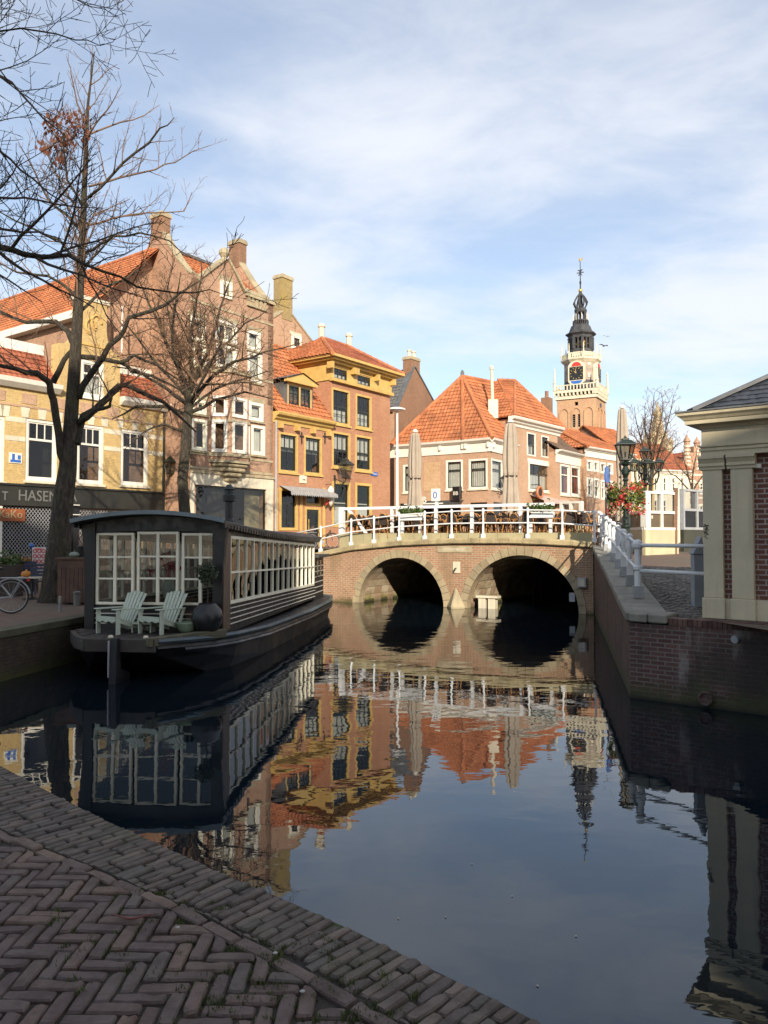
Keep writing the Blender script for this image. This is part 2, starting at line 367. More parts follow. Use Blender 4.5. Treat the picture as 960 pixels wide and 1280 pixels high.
# ground sheets
k = N('street clinker'); uv = k.co('UV'); o_ = k.co(); b_ = k.n('ShaderNodeTexBrick'); k.l(uv, b_.inputs['Vector'])
for nm, v in (('Scale', 1), ('Mortar Size', .008), ('Brick Width', .2), ('Row Height', .075)): b_.inputs[nm].default_value = v
for nm, v in (('Color1', (.13, .075, .055)), ('Color2', (.2, .12, .085)), ('Mortar', (.06, .055, .04))): b_.inputs[nm].default_value = (*v, 1)
k.col(k.mix(k.ramp(k.noise(o_, .5, 6, .65), .4, .7), b_.outputs['Color'], (.10, .085, .06))); k.set(rough=.9); k.bump(k.noise(o_, 12, 4), .02)
street = k.m
m = MB(); ys = [8.2, 10.3, 12.8, 14.8, 17, 19, 20.5, 22, 23.5, 24, 25.5, 27, 28.5, 30.3, 31.2]
for a, b in zip(ys, ys[1:]):
    m.quad((-30, a, zl(a)), (lqx(a) - .32, a, zl(a)), (lqx(b) - .32, b, zl(b)), (-30, b, zl(b)))
kind(m.build('left_street', street), 'structure')
m = MB(); ys = [-40, 11.2, 13, 15, 17.5, 20, 22, 24, 26, 28, 30]
def rx(y): return rqx(y) + .5 if y >= 11.6 else (CQ.o.x + (11.6 - y) / 1.2 * 1.51 + .4 if y > 2 else 16)
for a, b in zip(ys, ys[1:]):
    m.quad((rx(a), a, zr(a)), (50, a, zr(a)), (50, b, zr(b)), (rx(b), b, zr(b)))
kind(m.build('right_street', street), 'structure')
be = B.w(12.0, .35, 0)
m = MB().quad((-60, 31, SQ), (-4.6, 31, SQ), B.w(0.6, .35, SQ), (be.x, be.y, SQ), (7.2, 29.9, SQ), (80, 29.9, SQ), (80, 70, SQ), (-60, 70, SQ))
m.quad((-1500, 70, SQ), (1500, 70, SQ), (1500, 2500, SQ), (-1500, 2500, SQ)); m.quad((-1500, -30, SQ), (-60, -30, SQ), (-60, 70, SQ), (-1500, 70, SQ)); m.quad((80, -30, SQ), (1500, -30, SQ), (1500, 70, SQ), (80, 70, SQ))
kind(m.build('ground', street), 'structure')

# left quay wall with its stone edge
t = thing('quay_wall', 'mossy dark brick quay wall on the left below the tree and bicycle', 'quay wall', (LQ[1][0], LQ[1][1], 0))
mw, mc = MB(), MB(); off = Vector(t.location)
pts = []
for (x0, y0), (x1, y1) in zip(LQ, LQ[1:]):
    n = max(1, int(math.hypot(x1 - x0, y1 - y0) / .9))
    for i in range(n): pts.append((x0 + (x1 - x0) * i / n, y0 + (y1 - y0) * i / n))
pts.append(LQ[-1])
for (x0, y0), (x1, y1) in zip(pts, pts[1:]):
    z0, z1 = zl(y0) - .11, zl(y1) - .11
    mw.quad((x0, y0, -1.5), (x1, y1, -1.5), (x1, y1, z1), (x0, y0, z0))
    g = .006 / max(.01, math.hypot(x1 - x0, y1 - y0)); e = random.uniform(-.012, .012)
    a = Vector((x0 + (x1 - x0) * g + .03 + e, y0 + (y1 - y0) * g, z0)); b = Vector((x1 - (x1 - x0) * g + .03 + e, y1 - (y1 - y0) * g, z1)); w = Vector((-.36, 0, 0)); up = Vector((0, 0, .115))
    mc.add([a, b, b + w, a + w, a + up, b + up, b + w + up, a + w + up], [(0,1,5,4),(1,2,6,5),(2,3,7,6),(3,0,4,7),(4,5,6,7),(0,3,2,1)])
mossbrick = brick('mossy quay brick', (.05, .036, .026), (.085, .062, .04), (.05, .045, .032), bw=.2, bh=.065, stain=(.07, .08, .025), st=.85, bump=.025, big=.8, water=True)
mossstone = plain('mossy edge stone', (.10, .095, .06), .9, .35, 3, bump=.02, fine=.5, streak=.5, dirt=(.06, .085, .02))
for mm, nm, mt in ((mw, 'wall', mossbrick), (mc, 'edge_stones', mossstone)):
    mm.xf(Matrix.Translation(-off)); mm.build(nm, mt, t)

# right quay: long wall to the bridge, corner, and the wall under the lodge
k = N('stained quay brick'); uv = k.co('UV'); o_ = k.co(); b_ = k.n('ShaderNodeTexBrick'); k.l(uv, b_.inputs['Vector'])
for nm, v in (('Scale', 1), ('Mortar Size', .009), ('Mortar Smooth', .2), ('Brick Width', .21), ('Row Height', .066), ('Bias', 0)): b_.inputs[nm].default_value = v
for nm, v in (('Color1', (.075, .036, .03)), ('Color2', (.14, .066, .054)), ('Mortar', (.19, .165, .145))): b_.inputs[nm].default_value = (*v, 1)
cc = k.mix(k.math('MULTIPLY', k.ramp(k.noise(o_, .9, 5, .6, (1, 1, .5)), .42, .64), .86), b_.outputs['Color'], (.026, .022, .02))
cc = k.mix(k.math('MULTIPLY', k.ramp(k.noise(o_, 1.3, 6, .7, (1.6, 1.6, .4)), .56, .72), .55), cc, (.30, .28, .25))
cc = k.mix(k.math('MULTIPLY', k.ramp(k.noise(o_, 1.6, 5, .65, (1, 1, .7)), .52, .7), .6), cc, (.05, .06, .025))
cc = waterband(k, o_, cc); k.col(cc); k.set(rough=.8); k.bump(k.math('ADD', k.math('MULTIPLY', b_.outputs['Fac'], -1), k.math('MULTIPLY', k.noise(o_, 25, 4), .8)), .012); wetbrick = k.m
k = N('long quay brick'); uv = k.co('UV'); o_ = k.co(); b_ = k.n('ShaderNodeTexBrick'); k.l(uv, b_.inputs['Vector'])
for nm, v in (('Scale', 1), ('Mortar Size', .009), ('Mortar Smooth', .2), ('Brick Width', .21), ('Row Height', .066), ('Bias', 0)): b_.inputs[nm].default_value = v
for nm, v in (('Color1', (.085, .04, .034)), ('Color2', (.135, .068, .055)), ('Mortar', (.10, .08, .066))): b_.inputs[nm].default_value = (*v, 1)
cc = k.mix(k.ramp(k.noise(o_, 1.2, 5, .6), .4, .75), b_.outputs['Color'], (.04, .036, .02)); cc = waterband(k, o_, cc); k.col(cc); k.set(rough=.85)
k.bump(k.math('ADD', k.math('MULTIPLY', b_.outputs['Fac'], -1), k.math('MULTIPLY', k.noise(o_, 25, 4), .8)), .012); longbrick = k.m
t = fthing('quay_wall', 'long dark brick quay wall with white railing on the right, running to the bridge', 'quay wall', RQ)
m = MB(); n = 12
for i in range(n):
    a, b = RQL * i / n, RQL * (i + 1) / n; m.quad((a, 0, -1.5), (b, 0, -1.5), (b, 0, ztop(b) - .12), (a, 0, ztop(a) - .12))
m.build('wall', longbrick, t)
m = MB(); n = 13
for i in range(n):
    a, b = RQL * i / n + .004, RQL * (i + 1) / n - .004; e = random.uniform(-.01, .01)
    if i == n - 1: b += .03
    m.add([(a, -.05 + e, ztop(a) - .13), (b, -.05 + e, ztop(b) - .13), (b, .55, ztop(b) - .13), (a, .55, ztop(a) - .13), (a, -.05 + e, ztop(a)), (b, -.05 + e, ztop(b)), (b, .55, ztop(b)), (a, .55, ztop(a))],
          [(0,3,2,1),(4,5,6,7),(0,1,5,4),(1,2,6,5),(2,3,7,6),(3,0,4,7)])
quaystone = plain('grey green edge stone', (.23, .22, .18), .85, .28, 2.5, bump=.012, fine=.5, streak=.4, dirt=(.09, .1, .05))
m.build('edge_stones', quaystone, t, bevel=.015)
t = fthing('quay_wall', 'white streaked dark brick quay wall beneath the lodge on the right', 'quay wall', CQ)
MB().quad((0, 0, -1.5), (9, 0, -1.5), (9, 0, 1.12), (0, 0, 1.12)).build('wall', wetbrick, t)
m = MB()
for i in range(124):
    a = .58 + i * .068; m.box(a + .004, a + .064, -.012 + random.uniform(-.004, .004), .2, 1.123, 1.225 + random.uniform(-.004, .004))
m.build('brick_edge', island('edge bricks', [(.07, .035, .03), (.11, .055, .045), (.15, .08, .06)], .85), t, uv=False)
m = MB().box(.004, .28, -.05, .5, 1.14, 1.275).box(.288, .57, -.045, .5, 1.14, 1.275); m.build('corner_stone', quaystone, t, bevel=.02)
MB().tube([(1.55, .06, 1.02), (1.5, -.09, 1.0)], [.05, .055], 10).build('wall_lamp', M['grey'], t, smooth=False)
ring = MB()
for r_, y_ in ((.085, -.05),):
    pr = [(.085 * math.cos(g), -.06, .085 * math.sin(g)) for g in [i * math.pi / 8 for i in range(17)]]
    ring.tube([(1.1 + a, b, .14 + c) for a, b, c in pr], .022, 6, False)
ring.tube([(1.1, .05, .14), (1.1, -.055, .14)], .075, 12); ring.build('drain_pipe', M['b_dark'], t)

# cobbles between the lodge and the railing
m = MB(); rnd = random.Random(3); y = 11.35; row = 0
while y < 20:
    x0 = rqx(y) + .52 if y > 11.6 else CQ.o.x + (11.6 - y) * 1.258 + .55
    x = x0 + (row % 2) * .07
    while x < x0 + (3.6 if y < 15 else 5):
        w, d_ = rnd.uniform(.10, .15), .105; zz = zr(y + .05) + .004 + rnd.uniform(-.006, .012); q = .02
        m.add([(x, y, zz - .05), (x + w, y, zz - .05), (x + w, y + d_, zz - .05), (x, y + d_, zz - .05), (x + q, y + q, zz + .018), (x + w - q, y + q, zz + .018), (x + w - q, y + d_ - q, zz + .018), (x + q, y + d_ - q, zz + .018)],
              [(4,5,6,7),(0,1,5,4),(1,2,6,5),(2,3,7,6),(3,0,4,7)])
        x += w + .012
    y += .117; row += 1
kind(m.build('cobbled_street', island('cobble stones', [(.11, .105, .09), (.17, .16, .135), (.23, .215, .18)], .75, .006, 30, moss=(.09, .10, .05)), uv=False), 'structure')

# near pavement
edge = [onz(px, py, .84) for px, py in ((-330, 862), (-150, 905), (0, 954), (60, 986), (130, 1021), (200, 1052), (270, 1084), (370, 1126), (450, 1162), (540, 1206), (620, 1244), (690, 1281), (800, 1335))]
e0 = edge[0]; e1 = edge[-1]
edge = [Vector((-7.4, 8.2, .84))] + edge + [e1 + (e1 - edge[-2]).normalized() * 5]
kerb = [onz(px, py, .84) for px, py in ((-330, 938), (-150, 985), (0, 1042), (100, 1082), (230, 1140), (370, 1211), (480, 1277), (620, 1370))]
kerb.append(kerb[-1] + (kerb[-1] - kerb[-2]).normalized() * 5)
t = thing('quay_wall', 'brick quay wall below the nearest edge of the pavement', 'quay wall', tuple(edge[1]))
m = MB()
for a, b in zip(edge, edge[1:]): m.quad((a.x, a.y, -1.5), (b.x, b.y, -1.5), (b.x, b.y, .822), (a.x, a.y, .822))
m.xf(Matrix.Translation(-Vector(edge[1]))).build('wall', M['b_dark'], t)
m = MB().quad(*[(p.x, p.y, .823) for p in edge], (12, -30, .823), (-40, -30, .823), (-40, 8.2, .823))
k = N('joint sand and moss'); o_ = k.co(); k.col(k.mix(k.ramp(k.noise(o_, 2.2, 6, .7), .5, .68), (.032, .027, .021), (.035, .05, .013))); k.set(rough=.95); k.bump(k.noise(o_, 60, 4), .01)
kind(m.build('pavement_bed', k.m), 'structure')
def side(poly, x, y):          # signed distance to a polyline, positive on the canal side; and the arc length
    best = (1e9, 0, 0); s0 = 0
    for a, b in zip(poly, poly[1:]):
        dx, dy = b.x - a.x, b.y - a.y; l = math.hypot(dx, dy); t_ = max(0, min(1, ((x - a.x) * dx + (y - a.y) * dy) / (l * l)))
        d_ = math.hypot(x - a.x - dx * t_, y - a.y - dy * t_)
        if d_ < best[0]: best = (d_, (1 if dx * (y - a.y) - dy * (x - a.x) > 0 else -1) * d_, s0 + t_ * l)
        s0 += l
    return best[1], best[2]
def onebrick(m, c, ax, l, w, z, rnd, q=.0065):
    ax = Vector((ax[0], ax[1], 0)).normalized(); ay = Vector((-ax.y, ax.x, 0)); a = rnd.gauss(0, .012); ax, ay = ax * math.cos(a) + ay * math.sin(a), ay * math.cos(a) - ax * math.sin(a)
    tx, ty = rnd.gauss(0, .014), rnd.gauss(0, .03); z += rnd.gauss(0, .0032)
    def P(i, j, h): return c + ax * (i * l / 2) + ay * (j * w / 2) + Vector((0, 0, z - c.z + h + i * tx * l / 2 + j * ty * w / 2))
    nl = 4 if l > .12 else 2; out = []; kc = .010
    for i in range(nl + 1): out.append((-1 + 2 * i / nl, -1))
    out.append((1, 0))
    for i in range(nl + 1): out.append((1 - 2 * i / nl, 1))
    out.append((-1, 0)); vs = []; n = len(out); jit = []
    for i, j in out:
        chip = abs(rnd.gauss(0, .0016)) + (rnd.uniform(.003, .008) if rnd.random() < .07 else 0)
        jit.append((chip, (kc if abs(i) == 1 and abs(j) == 1 else 0)))
    for (i, j) in out: vs.append(P(i, j, -.05))
    for (i, j), (ch, co) in zip(out, jit): vs.append(P(i - i * 2 * (ch + co * .4) / l, j - j * 2 * (ch + co * .25) / w, -.008 + rnd.gauss(0, .0012)))
    for (i, j), (ch, co) in zip(out, jit): vs.append(P(i - i * 2 * (q + ch + co * .4) / l, j - j * 2 * (q * .8 + ch + co * .25) / w, rnd.gauss(0, .0007) - ch * .35))
    fs = [tuple(range(2 * n, 3 * n))]
    for b in (0, n):
        for i in range(n): fs.append((b + i, b + (i + 1) % n, b + n + (i + 1) % n, b + n + i))
    m.add(vs, fs); m.last = 3 * n
def clampk(m, sgn, gap=.037):
    for i in range(len(m.v) - m.last, len(m.v)):
        x, y, z = m.v[i]; d_ = side(kerb, x, y)[0] * sgn
        if d_ < gap:
            best = None
            for a, b in zip(kerb, kerb[1:]):
                t_ = (b - a).normalized(); q = (Vector((x, y, .84)) - a).dot(t_)
                if best is None or abs(q - (b - a).length / 2) - (b - a).length / 2 < best[0]: best = (abs(q - (b - a).length / 2) - (b - a).length / 2, t_)
            t_ = best[1]; nx, ny = -t_.y * sgn, t_.x * sgn; m.v[i] = (x + nx * (gap - d_), y + ny * (gap - d_), z)
rnd = random.Random(11); W_, L_ = .0635, .1905; m = MB(); rot = R(-1.5); ca, sa = math.cos(rot), math.sin(rot)
for i in range(-104, 34):
    for j in range(-14, 142):
        s_ = (i - j) % 6
        if s_ == 0: c2, hv = ((i + 1.5) * W_, (j + .5) * W_), (1, 0)
        elif s_ == 5: c2, hv = ((i + .5) * W_, (j + 1.5) * W_), (0, 1)
        else: continue
        x, y = c2[0] * ca - c2[1] * sa - .02, c2[0] * sa + c2[1] * ca + .9
        d_, s = side(kerb, x, y)
        if d_ > -.012 or d_ < -4.6 or y < .8: continue
        hx = hv[0] * ca - hv[1] * sa, hv[0] * sa + hv[1] * ca
        onebrick(m, Vector((x, y, .84)), hx, L_ - .006, W_ - .006, .84 + .010 * math.sin(x * 2.1 + y) * math.cos(y * 1.7), rnd)
        if d_ > -.16: clampk(m, -1)
pavemat = island('pavement clinkers', [(.060, .040, .035), (.086, .056, .048), (.108, .070, .057), (.078, .062, .054), (.098, .062, .052), (.135, .088, .062), (.072, .050, .044), (.090, .058, .052)], .72, .0025, 60, moss=(.045, .046, .024), mossamt=.35)
kind(m.build('pavement', pavemat, uv=False), 'structure')
m = MB(); tot = sum((b - a).length for a, b in zip(kerb, kerb[1:])); s = 0
def along(poly, s):
    for a, b in zip(poly, poly[1:]):
        l = (b - a).length
        if s <= l: return a + (b - a) * (s / l), (b - a).normalized()
        s -= l
    return poly[-1], (poly[-1] - poly[-2]).normalized()
while s < tot - .2:
    c, d_ = along(kerb, s + .1); onebrick(m, Vector((c.x, c.y, .84)), d_, .2, .064, .841, rnd); s += .207
kind(m.build('kerb_row', island('kerb clinkers', [(.07, .047, .040), (.098, .066, .055), (.115, .078, .062), (.18, .122, .08)], .75, .0025, 60), uv=False), 'structure')
m = MB(); se = sum((b - a).length for a, b in zip(edge, edge[1:])); s = 0; row = 0
while s < se - 3:
    c, d_ = along(edge, s); nrm = Vector((d_.y, -d_.x, 0))                 # towards the land
    t_, l = .004, (.2 if row % 2 else .098)
    while t_ < 2.4:
        p = c + nrm * (t_ + l / 2)
        if side(kerb, *(c + nrm * (t_ + .02)).xy)[0] < .04: break
        if rnd.random() < .12 and l > .15: l = .098; p = c + nrm * (t_ + l / 2)
        onebrick(m, Vector((p.x, p.y, .84)), nrm, l - .006, .047, .84 + rnd.gauss(0, .002) - (.004 if t_ < .05 else 0), rnd, .006)
        if side(kerb, p.x, p.y)[0] < .2: clampk(m, 1)
        t_ += l; l = .2
    s += .0515; row += 1
bandmat = island('edge clinkers', [(.062, .048, .041), (.085, .065, .054), (.112, .083, .068), (.074, .066, .055), (.14, .105, .082)], .8, .003, 60, moss=(.04, .045, .02), mossamt=.6)
kind(m.build('edge_strip', bandmat, uv=False), 'structure')
# moss tufts in the joints and scraps on the pavement
m = MB(); rnd = random.Random(5)
for q in range(260):
    px, py = rnd.uniform(60, 520), rnd.uniform(1110, 1275)
    p = onz(px, py, .842); d_ = side(kerb, p.x, p.y)[0]
    if d_ > .3 or rnd.random() > math.exp(-((d_ + .12) / .22) ** 2) + .12: continue
    for b in range(rnd.randint(10, 34)):
        a = rnd.uniform(0, 6.28); r_ = abs(rnd.gauss(0, .022)); x, y = p.x + r_ * math.cos(a), p.y + r_ * math.sin(a); h = rnd.uniform(.006, .018); w = rnd.uniform(.002, .005); g = rnd.uniform(0, 6.28)
        m.add([(x - w * math.cos(g), y - w * math.sin(g), .828), (x + w * math.cos(g), y + w * math.sin(g), .828), (x + rnd.gauss(0, .006), y + rnd.gauss(0, .006), .836 + h)], [(0, 1, 2)])
kind(m.build('moss', island('moss', [(.03, .05, .008), (.06, .09, .015), (.10, .11, .03)], .9, .001), uv=False), 'stuff')
def on_pave(px, py, z=.85): return onz(px, py, z)
c = on_pave(165, 1146); pts = []
for i in range(13):
    g = i / 12; pts.append((-.085 + .17 * g, -.02 * math.sin(math.pi * g) + .004 * math.sin(9 * g), .004 + .01 * abs(g - .5)))
t = thing('leaf_stalk', 'thin curved dark red leaf stalk lying on the herringbone bricks', 'leaf stalk', c)
MB().tube(pts, [.002 + .0022 * math.sin(math.pi * i / 12) for i in range(13)], 6).build('stalk', plain('dried red stalk', (.13, .025, .022), .5), t)
for q, (px, py, lb) in enumerate(((222, 1160, 'small pale pebble on the bricks below the red leaf stalk'), (378, 1240, 'white pebble on the kerb row near the bottom of the pavement'), (344, 1192, 'small grey pebble on the edge bricks between the kerb row and the water'))):
    m = MB().lathe([(.001, 0), (.007, .001), (.009, .003), (.005, .006), (.001, .007)], n=8, sx=1.2)
    tag(m.build('pebble', plain('pebble grey', (.32, .31, .29), .7), smooth=True), lb, 'pebble').location = on_pave(px, py, .845)

# ================================================================== BRIDGE
bt = fthing('bridge', 'two arched brick canal bridge with sandstone arch rings and coping', 'bridge', B)
tops = [(B.u(px, py), B.z(px, py)) for px, py in ((360, 699), (400, 690), (436, 682), (500, 675.5), (563, 672.5), (637, 672), (706, 674), (745, 677.5))]
tops = [(-1.5, tops[0][1] - .1)] + tops
def btop(u): return lerp_table(tops, u)
BE = B.u(742, 768); B0 = -.6
arches = []
for l, r, c, py in ((449, 555, 503, 697), (584, 724, 655, 694)):
    a0, a1 = B.u(l, 752), B.u(r, 762); arches.append(((a0 + a1) / 2, (a1 - a0) / 2, B.z(c, py)))
def archz(u):
    for c, a, b in arches:
        if abs(u - c) < a: return b * math.sqrt(max(0, 1 - ((u - c) / a) ** 2))
    return -1.4
us = [B0 + (BE - B0) * i / 40 for i in range(41)]
for c, a, b in arches: us += [c - a * math.cos(math.pi * i / 48) for i in range(49)]
us = sorted(set(round(u, 4) for u in us)); m = MB()
for a, b in zip(us, us[1:]):
    mid = (a + b) / 2
    za, zb = (archz(a), archz(b)) if archz(mid) > -1 else (-1.4, -1.4)
    if archz(mid) > -1: za, zb = max(0, za), max(0, zb); za = za if archz(a) > -1 else 0; zb = zb if archz(b) > -1 else 0
    m.quad((a, 0, za), (b, 0, zb), (b, 0, btop(b) - .2), (a, 0, btop(a) - .2))
    if archz(mid) > -1 : pass
m.build('wall', M['b_bridge'], bt)
k = N('patched stone lining'); o_ = k.co(); g_ = k.n('ShaderNodeNewGeometry'); r_ = k.n('ShaderNodeValToRGB'); k.l(g_.outputs['Random Per Island'], r_.inputs[0])
for i, (p_, c_) in enumerate(((0, (.36, .25, .16)), (.5, (.50, .41, .27)), (1, (.58, .50, .36)))):
    e_ = r_.color_ramp.elements[0] if i == 0 else (r_.color_ramp.elements[len(r_.color_ramp.elements) - 1] if i == 2 else r_.color_ramp.elements.new(p_)); e_.position = p_; e_.color = (*c_, 1)
cc = k.mix(k.ramp(k.noise(o_, 2.2, 6, .7), .42, .7), r_.outputs[0], (.30, .21, .13)); zz_ = k.n('ShaderNodeSeparateXYZ'); k.l(o_, zz_.inputs[0])
cc = k.mix(k.math('MULTIPLY', k.ramp(k.math('ADD', zz_.outputs[2], k.math('MULTIPLY', k.noise(o_, 2, 5), .6)), .35, .7, 1, 0), .9), cc, (.20, .19, .04)); cc = k.mix(k.ramp(zz_.outputs[2], .05, .16, .9, 0), cc, (.03, .03, .012))
k.col(cc); k.set(rough=.9); k.bump(k.noise(o_, 9, 5, .7), .05); lining = k.m
for c, a, b in arches:
    m = MB(); n = 40; D = 13
    cv = [(c - a * math.cos(math.pi * i / n), b * math.sin(math.pi * i / n)) for i in range(n + 1)]
    cv = [(cv[0][0], -1.4)] + cv + [(cv[-1][0], -1.4)]
    for (x0, z0), (x1, z1) in zip(cv, cv[1:]): m.quad((x0, .01, z0), (x1, .01, z1), (x1, D, z1), (x0, D, z0))
    m.quad(*[(x, D, z) for x, z in cv]); m.build('vault', M['b_tunnel'], bt)
    lm = MB(); rl = random.Random(int(c * 10)); cvp = [(c - (a - .012) * math.cos(g_), (b - .012) * math.sin(g_)) for g_ in [i * math.pi / 2 / 9 for i in range(8)]]
    for (x0, z0), (x1, z1) in zip(cvp, cvp[1:]):
        y_ = .34
        while y_ < 6.5:
            w_ = rl.uniform(.35, .7); e_ = rl.uniform(0, .03)
            if rl.random() < (.95 if z0 < b * .6 else .6): lm.quad((x0 + e_, y_ + .008, z0 + .006), (x1 + e_, y_ + .008, z1 - .006), (x1 + e_, y_ + w_ - .008, z1 - .006), (x0 + e_, y_ + w_ - .008, z0 + .006))
            y_ += w_
    lm.build('stone_lining', lining, bt, uv=False)
    m = MB(); nv = 23; t_ = .25
    for i in range(nv):
        g0, g1 = math.pi * i / nv + .004, math.pi * (i + 1) / nv - .004; e = random.uniform(-.008, .008); tt = t_ + random.uniform(-.02, .03)
        P = lambda g, k_: (c - (a + k_) * math.cos(g), -.035 + e, (b + k_) * math.sin(g))
        m.prism([P(g0, -.004), P((g0 + g1) / 2, -.004), P(g1, -.004), P(g1, tt), P((g0 + g1) / 2, tt), P(g0, tt)], (0, .32, 0))
    m.build('arch_ring', island('arch sandstone', [(.26, .20, .12), (.34, .275, .165), (.41, .335, .21), (.30, .245, .16)], .85, .012, 12), bt, uv=False)
    pass
m = MB(); u = B0; q = 0
while u < BE - .2:
    v = min(BE, u + random.Random(q).uniform(.85, 1.25)); v = BE if BE - v < .4 else v
    a, b = u + .004, v - .004
    for za, zb, y0 in ((-.2, -.0, -.14),):
        pr = [(-.10, -.205), (-.15, -.17), (-.15, -.05), (-.11, -.0), (.34, .0), (.34, -.205)]
        m.add([(a, y, btop(a) + z) for y, z in pr] + [(b, y, btop(b) + z) for y, z in pr], [(5,4,3,2,1,0), tuple(range(6, 12))] + [(i, (i+1) % 6, (i+1) % 6 + 6, i + 6) for i in range(6)])
    u = v; q += 1
m.build('coping', M['coping'], bt)
pc = (B.u(555, 757) + B.u(588, 760)) / 2
zt_ = B.z(572, 742)
m = MB(); m.add([(pc - .38, -.02, -1.2), (pc + .34, -.02, -1.2), (pc - .02, -.42, -1.2), (pc - .38, -.02, .05), (pc + .34, -.02, .05), (pc - .02, -.42, .05), (pc - .02, -.02, .78)], [(0,2,5,3),(2,1,4,5),(3,5,6),(5,4,6),(0,3,6,4,1)])
m.build('cutwater', M['stone'], bt, bevel=.04)
MB().box(pc - .14, pc + .12, -.03, .1, B.z(569, 716), B.z(569, 702)).build('stone_block', M['palestone'], bt)
MB().tube([(pc - .02, 0, B.z(569, 710)), (pc - .02, -.14, B.z(569, 711)), (pc - .02, -.15, B.z(569, 714))], .025, 6).build('mooring_ring', M['iron'], bt)
a0, a1, z0, z1 = B.rect(547, 590, 682.5, 690.5)
pl = MB().box(a0, a1, -.03, .05, z0, z1).build('name_plate', M['stone'], bt)
tm = text_mb('STEENENBRUG', .125, .006, 1.02); wdt = max(v[0] for v in tm.v); tm.xf(Matrix.Translation(((a0 + a1) / 2 - wdt / 2, -.033, (z0 + z1) / 2 - .045))).build('lettering', plain('worn letter paint', (.62, .57, .45), .8), pl)
a0, a1, z0, z1 = B.rect(723, 734.5, 722, 734.5); m = MB().box(a0, a1, -.16, .0, z0, z1); bx_ = m.build('utility_box', M['grey'], bt, bevel=.02)
MB().box(a0 + .05, a1 - .05, -.17, -.155, z0 + .05, z1 - .05).build('cover', M['palestone'], bx_)
a0, a1, z0, z1 = B.rect(712, 719, 741, 752); MB().box(a0, a1, -.05, .03, z0, z1).build('utility_box', M['grey'], bt)
ua = B.u(596, 750); m = MB().box(ua - .05, ua + .2, .25, .5, -.6, .36).box(ua + .3, ua + .55, .25, .5, -.6, .33).box(ua - .12, ua + .65, .2, .55, .361, .43); m.build('mooring_ledge', M['palestone'], bt)
# left end pier of the bridge, behind the boat
MB().box(B.u(445, 700) - .32, B.u(445, 700) - .02, -.03, .06, -1.2, .5).build('pier', M['b_bridge'], bt)

# bridge railing
rt = fthing('railing', 'white iron railing along the coping of the arched bridge', 'railing', B)
posts = [401, 427, 439, 467.5, 499, 531, 564.5, 604, 660, 703, 743]
def railpost(m, x, z, h=.98, s_=1.0, y=.1):
    m.box(x - .075 * s_, x + .075 * s_, y - .075 * s_, y + .075 * s_, z - .02, z + .13)
    m.lathe([(.056 * s_, .13), (.05 * s_, .2), (.043 * s_, .45), (.052 * s_, .47), (.052 * s_, .53), (.04 * s_, .56), (.043 * s_, h - .14), (.06 * s_, h - .1), (.062 * s_, h - .03), (.04 * s_, h), (.02 * s_, h + .03)], (x, y, z), 10)
pu = sorted([B.u(p, 672, .1) for p in posts])
for u in pu:
    if abs(u - B.u(427, 672, .1)) < .02: continue
    m = MB(); railpost(m, u, btop(u), .98, .82); m.build('post', M['railwhite'], rt, smooth=False)
ends = [B.u(352, 690, .1)] + pu
for h in (.92, .5):
    m = MB(); m.tube([(u, .1, btop(u) + h) for u in ends], .025, 8); m.build('rail', M['railwhite'], rt, smooth=True)

rf = random.Random(77)
for i, (px, py) in enumerate(((557, 1146), (498, 1148), (436, 1176), (672, 1232), (640, 1120), (590, 1080), (720, 1170))):
    p = onz(px, py, .004); o = tag(MB().add([(-.011, 0, 0), (0, .006, .002), (.012, 0, .001), (0, -.006, .002)], [(0, 1, 2), (0, 2, 3)]).build('floating_leaf', plain('pale leaf', (.35, .32, .24), .7), uv=False), 'tiny pale leaf scrap floating on the open water', 'leaf', 'leaf scraps afloat on the canal'); o.location = p; o.rotation_euler = (0, 0, rf.uniform(0, 6))
# ================================================================== HOUSE BUILDING HELPERS
def wall(root, u0, u1, z0, z1, wins, mat, depth=6.0, rev=.14, name='wall', sides=True, y=0.0):
    m = MB(); hs = [w[:4] for w in wins]
    us = sorted({round(x, 4) for x in [u0, u1] + [h[0] for h in hs] + [h[1] for h in hs] if u0 - 1e-6 <= x <= u1 + 1e-6})
    zs = sorted({round(x, 4) for x in [z0, z1] + [h[2] for h in hs] + [h[3] for h in hs] if z0 - 1e-6 <= x <= z1 + 1e-6})
    for a, b in zip(us, us[1:]):
        for c, d in zip(zs, zs[1:]):
            mu, mz = (a + b) / 2, (c + d) / 2
            if any(h[0] < mu < h[1] and h[2] < mz < h[3] for h in hs): continue
            m.quad((a, y, c), (b, y, c), (b, y, d), (a, y, d))
    for a, b, c, d in hs:
        m.quad((a, y, c), (a, y, d), (a, y + rev, d), (a, y + rev, c)); m.quad((b, y, c), (b, y + rev, c), (b, y + rev, d), (b, y, d))
        m.quad((a, y, d), (b, y, d), (b, y + rev, d), (a, y + rev, d)); m.quad((a, y, c), (a, y + rev, c), (b, y + rev, c), (b, y, c))
    if sides:
        m.quad((u0, y, z0), (u0, y, z1), (u0, depth, z1), (u0, depth, z0)); m.quad((u1, y, z0), (u1, depth, z0), (u1, depth, z1), (u1, y, z1))
        m.quad((u0, depth, z0), (u0, depth, z1), (u1, depth, z1), (u1, depth, z0))
    o = m.build(name, mat, root, recalc=False)
    if sides and depth > 1.5:
        MB().box(u0 + .1, u1 - .1, min(1.3, depth - .3), min(1.4, depth - .2), z0 + .05, z1 - .1).build('shade_fill', M['shade_fill'], root, uv=False)  # backing sheet behind the windows, room shade put into its colour
        MB().box(u0 + .06, u1 - .06, .3, min(1.29, depth - .35), z1 - .16, z1 - .11).build('ceiling', M['shade_fill'], root, uv=False)
    return o
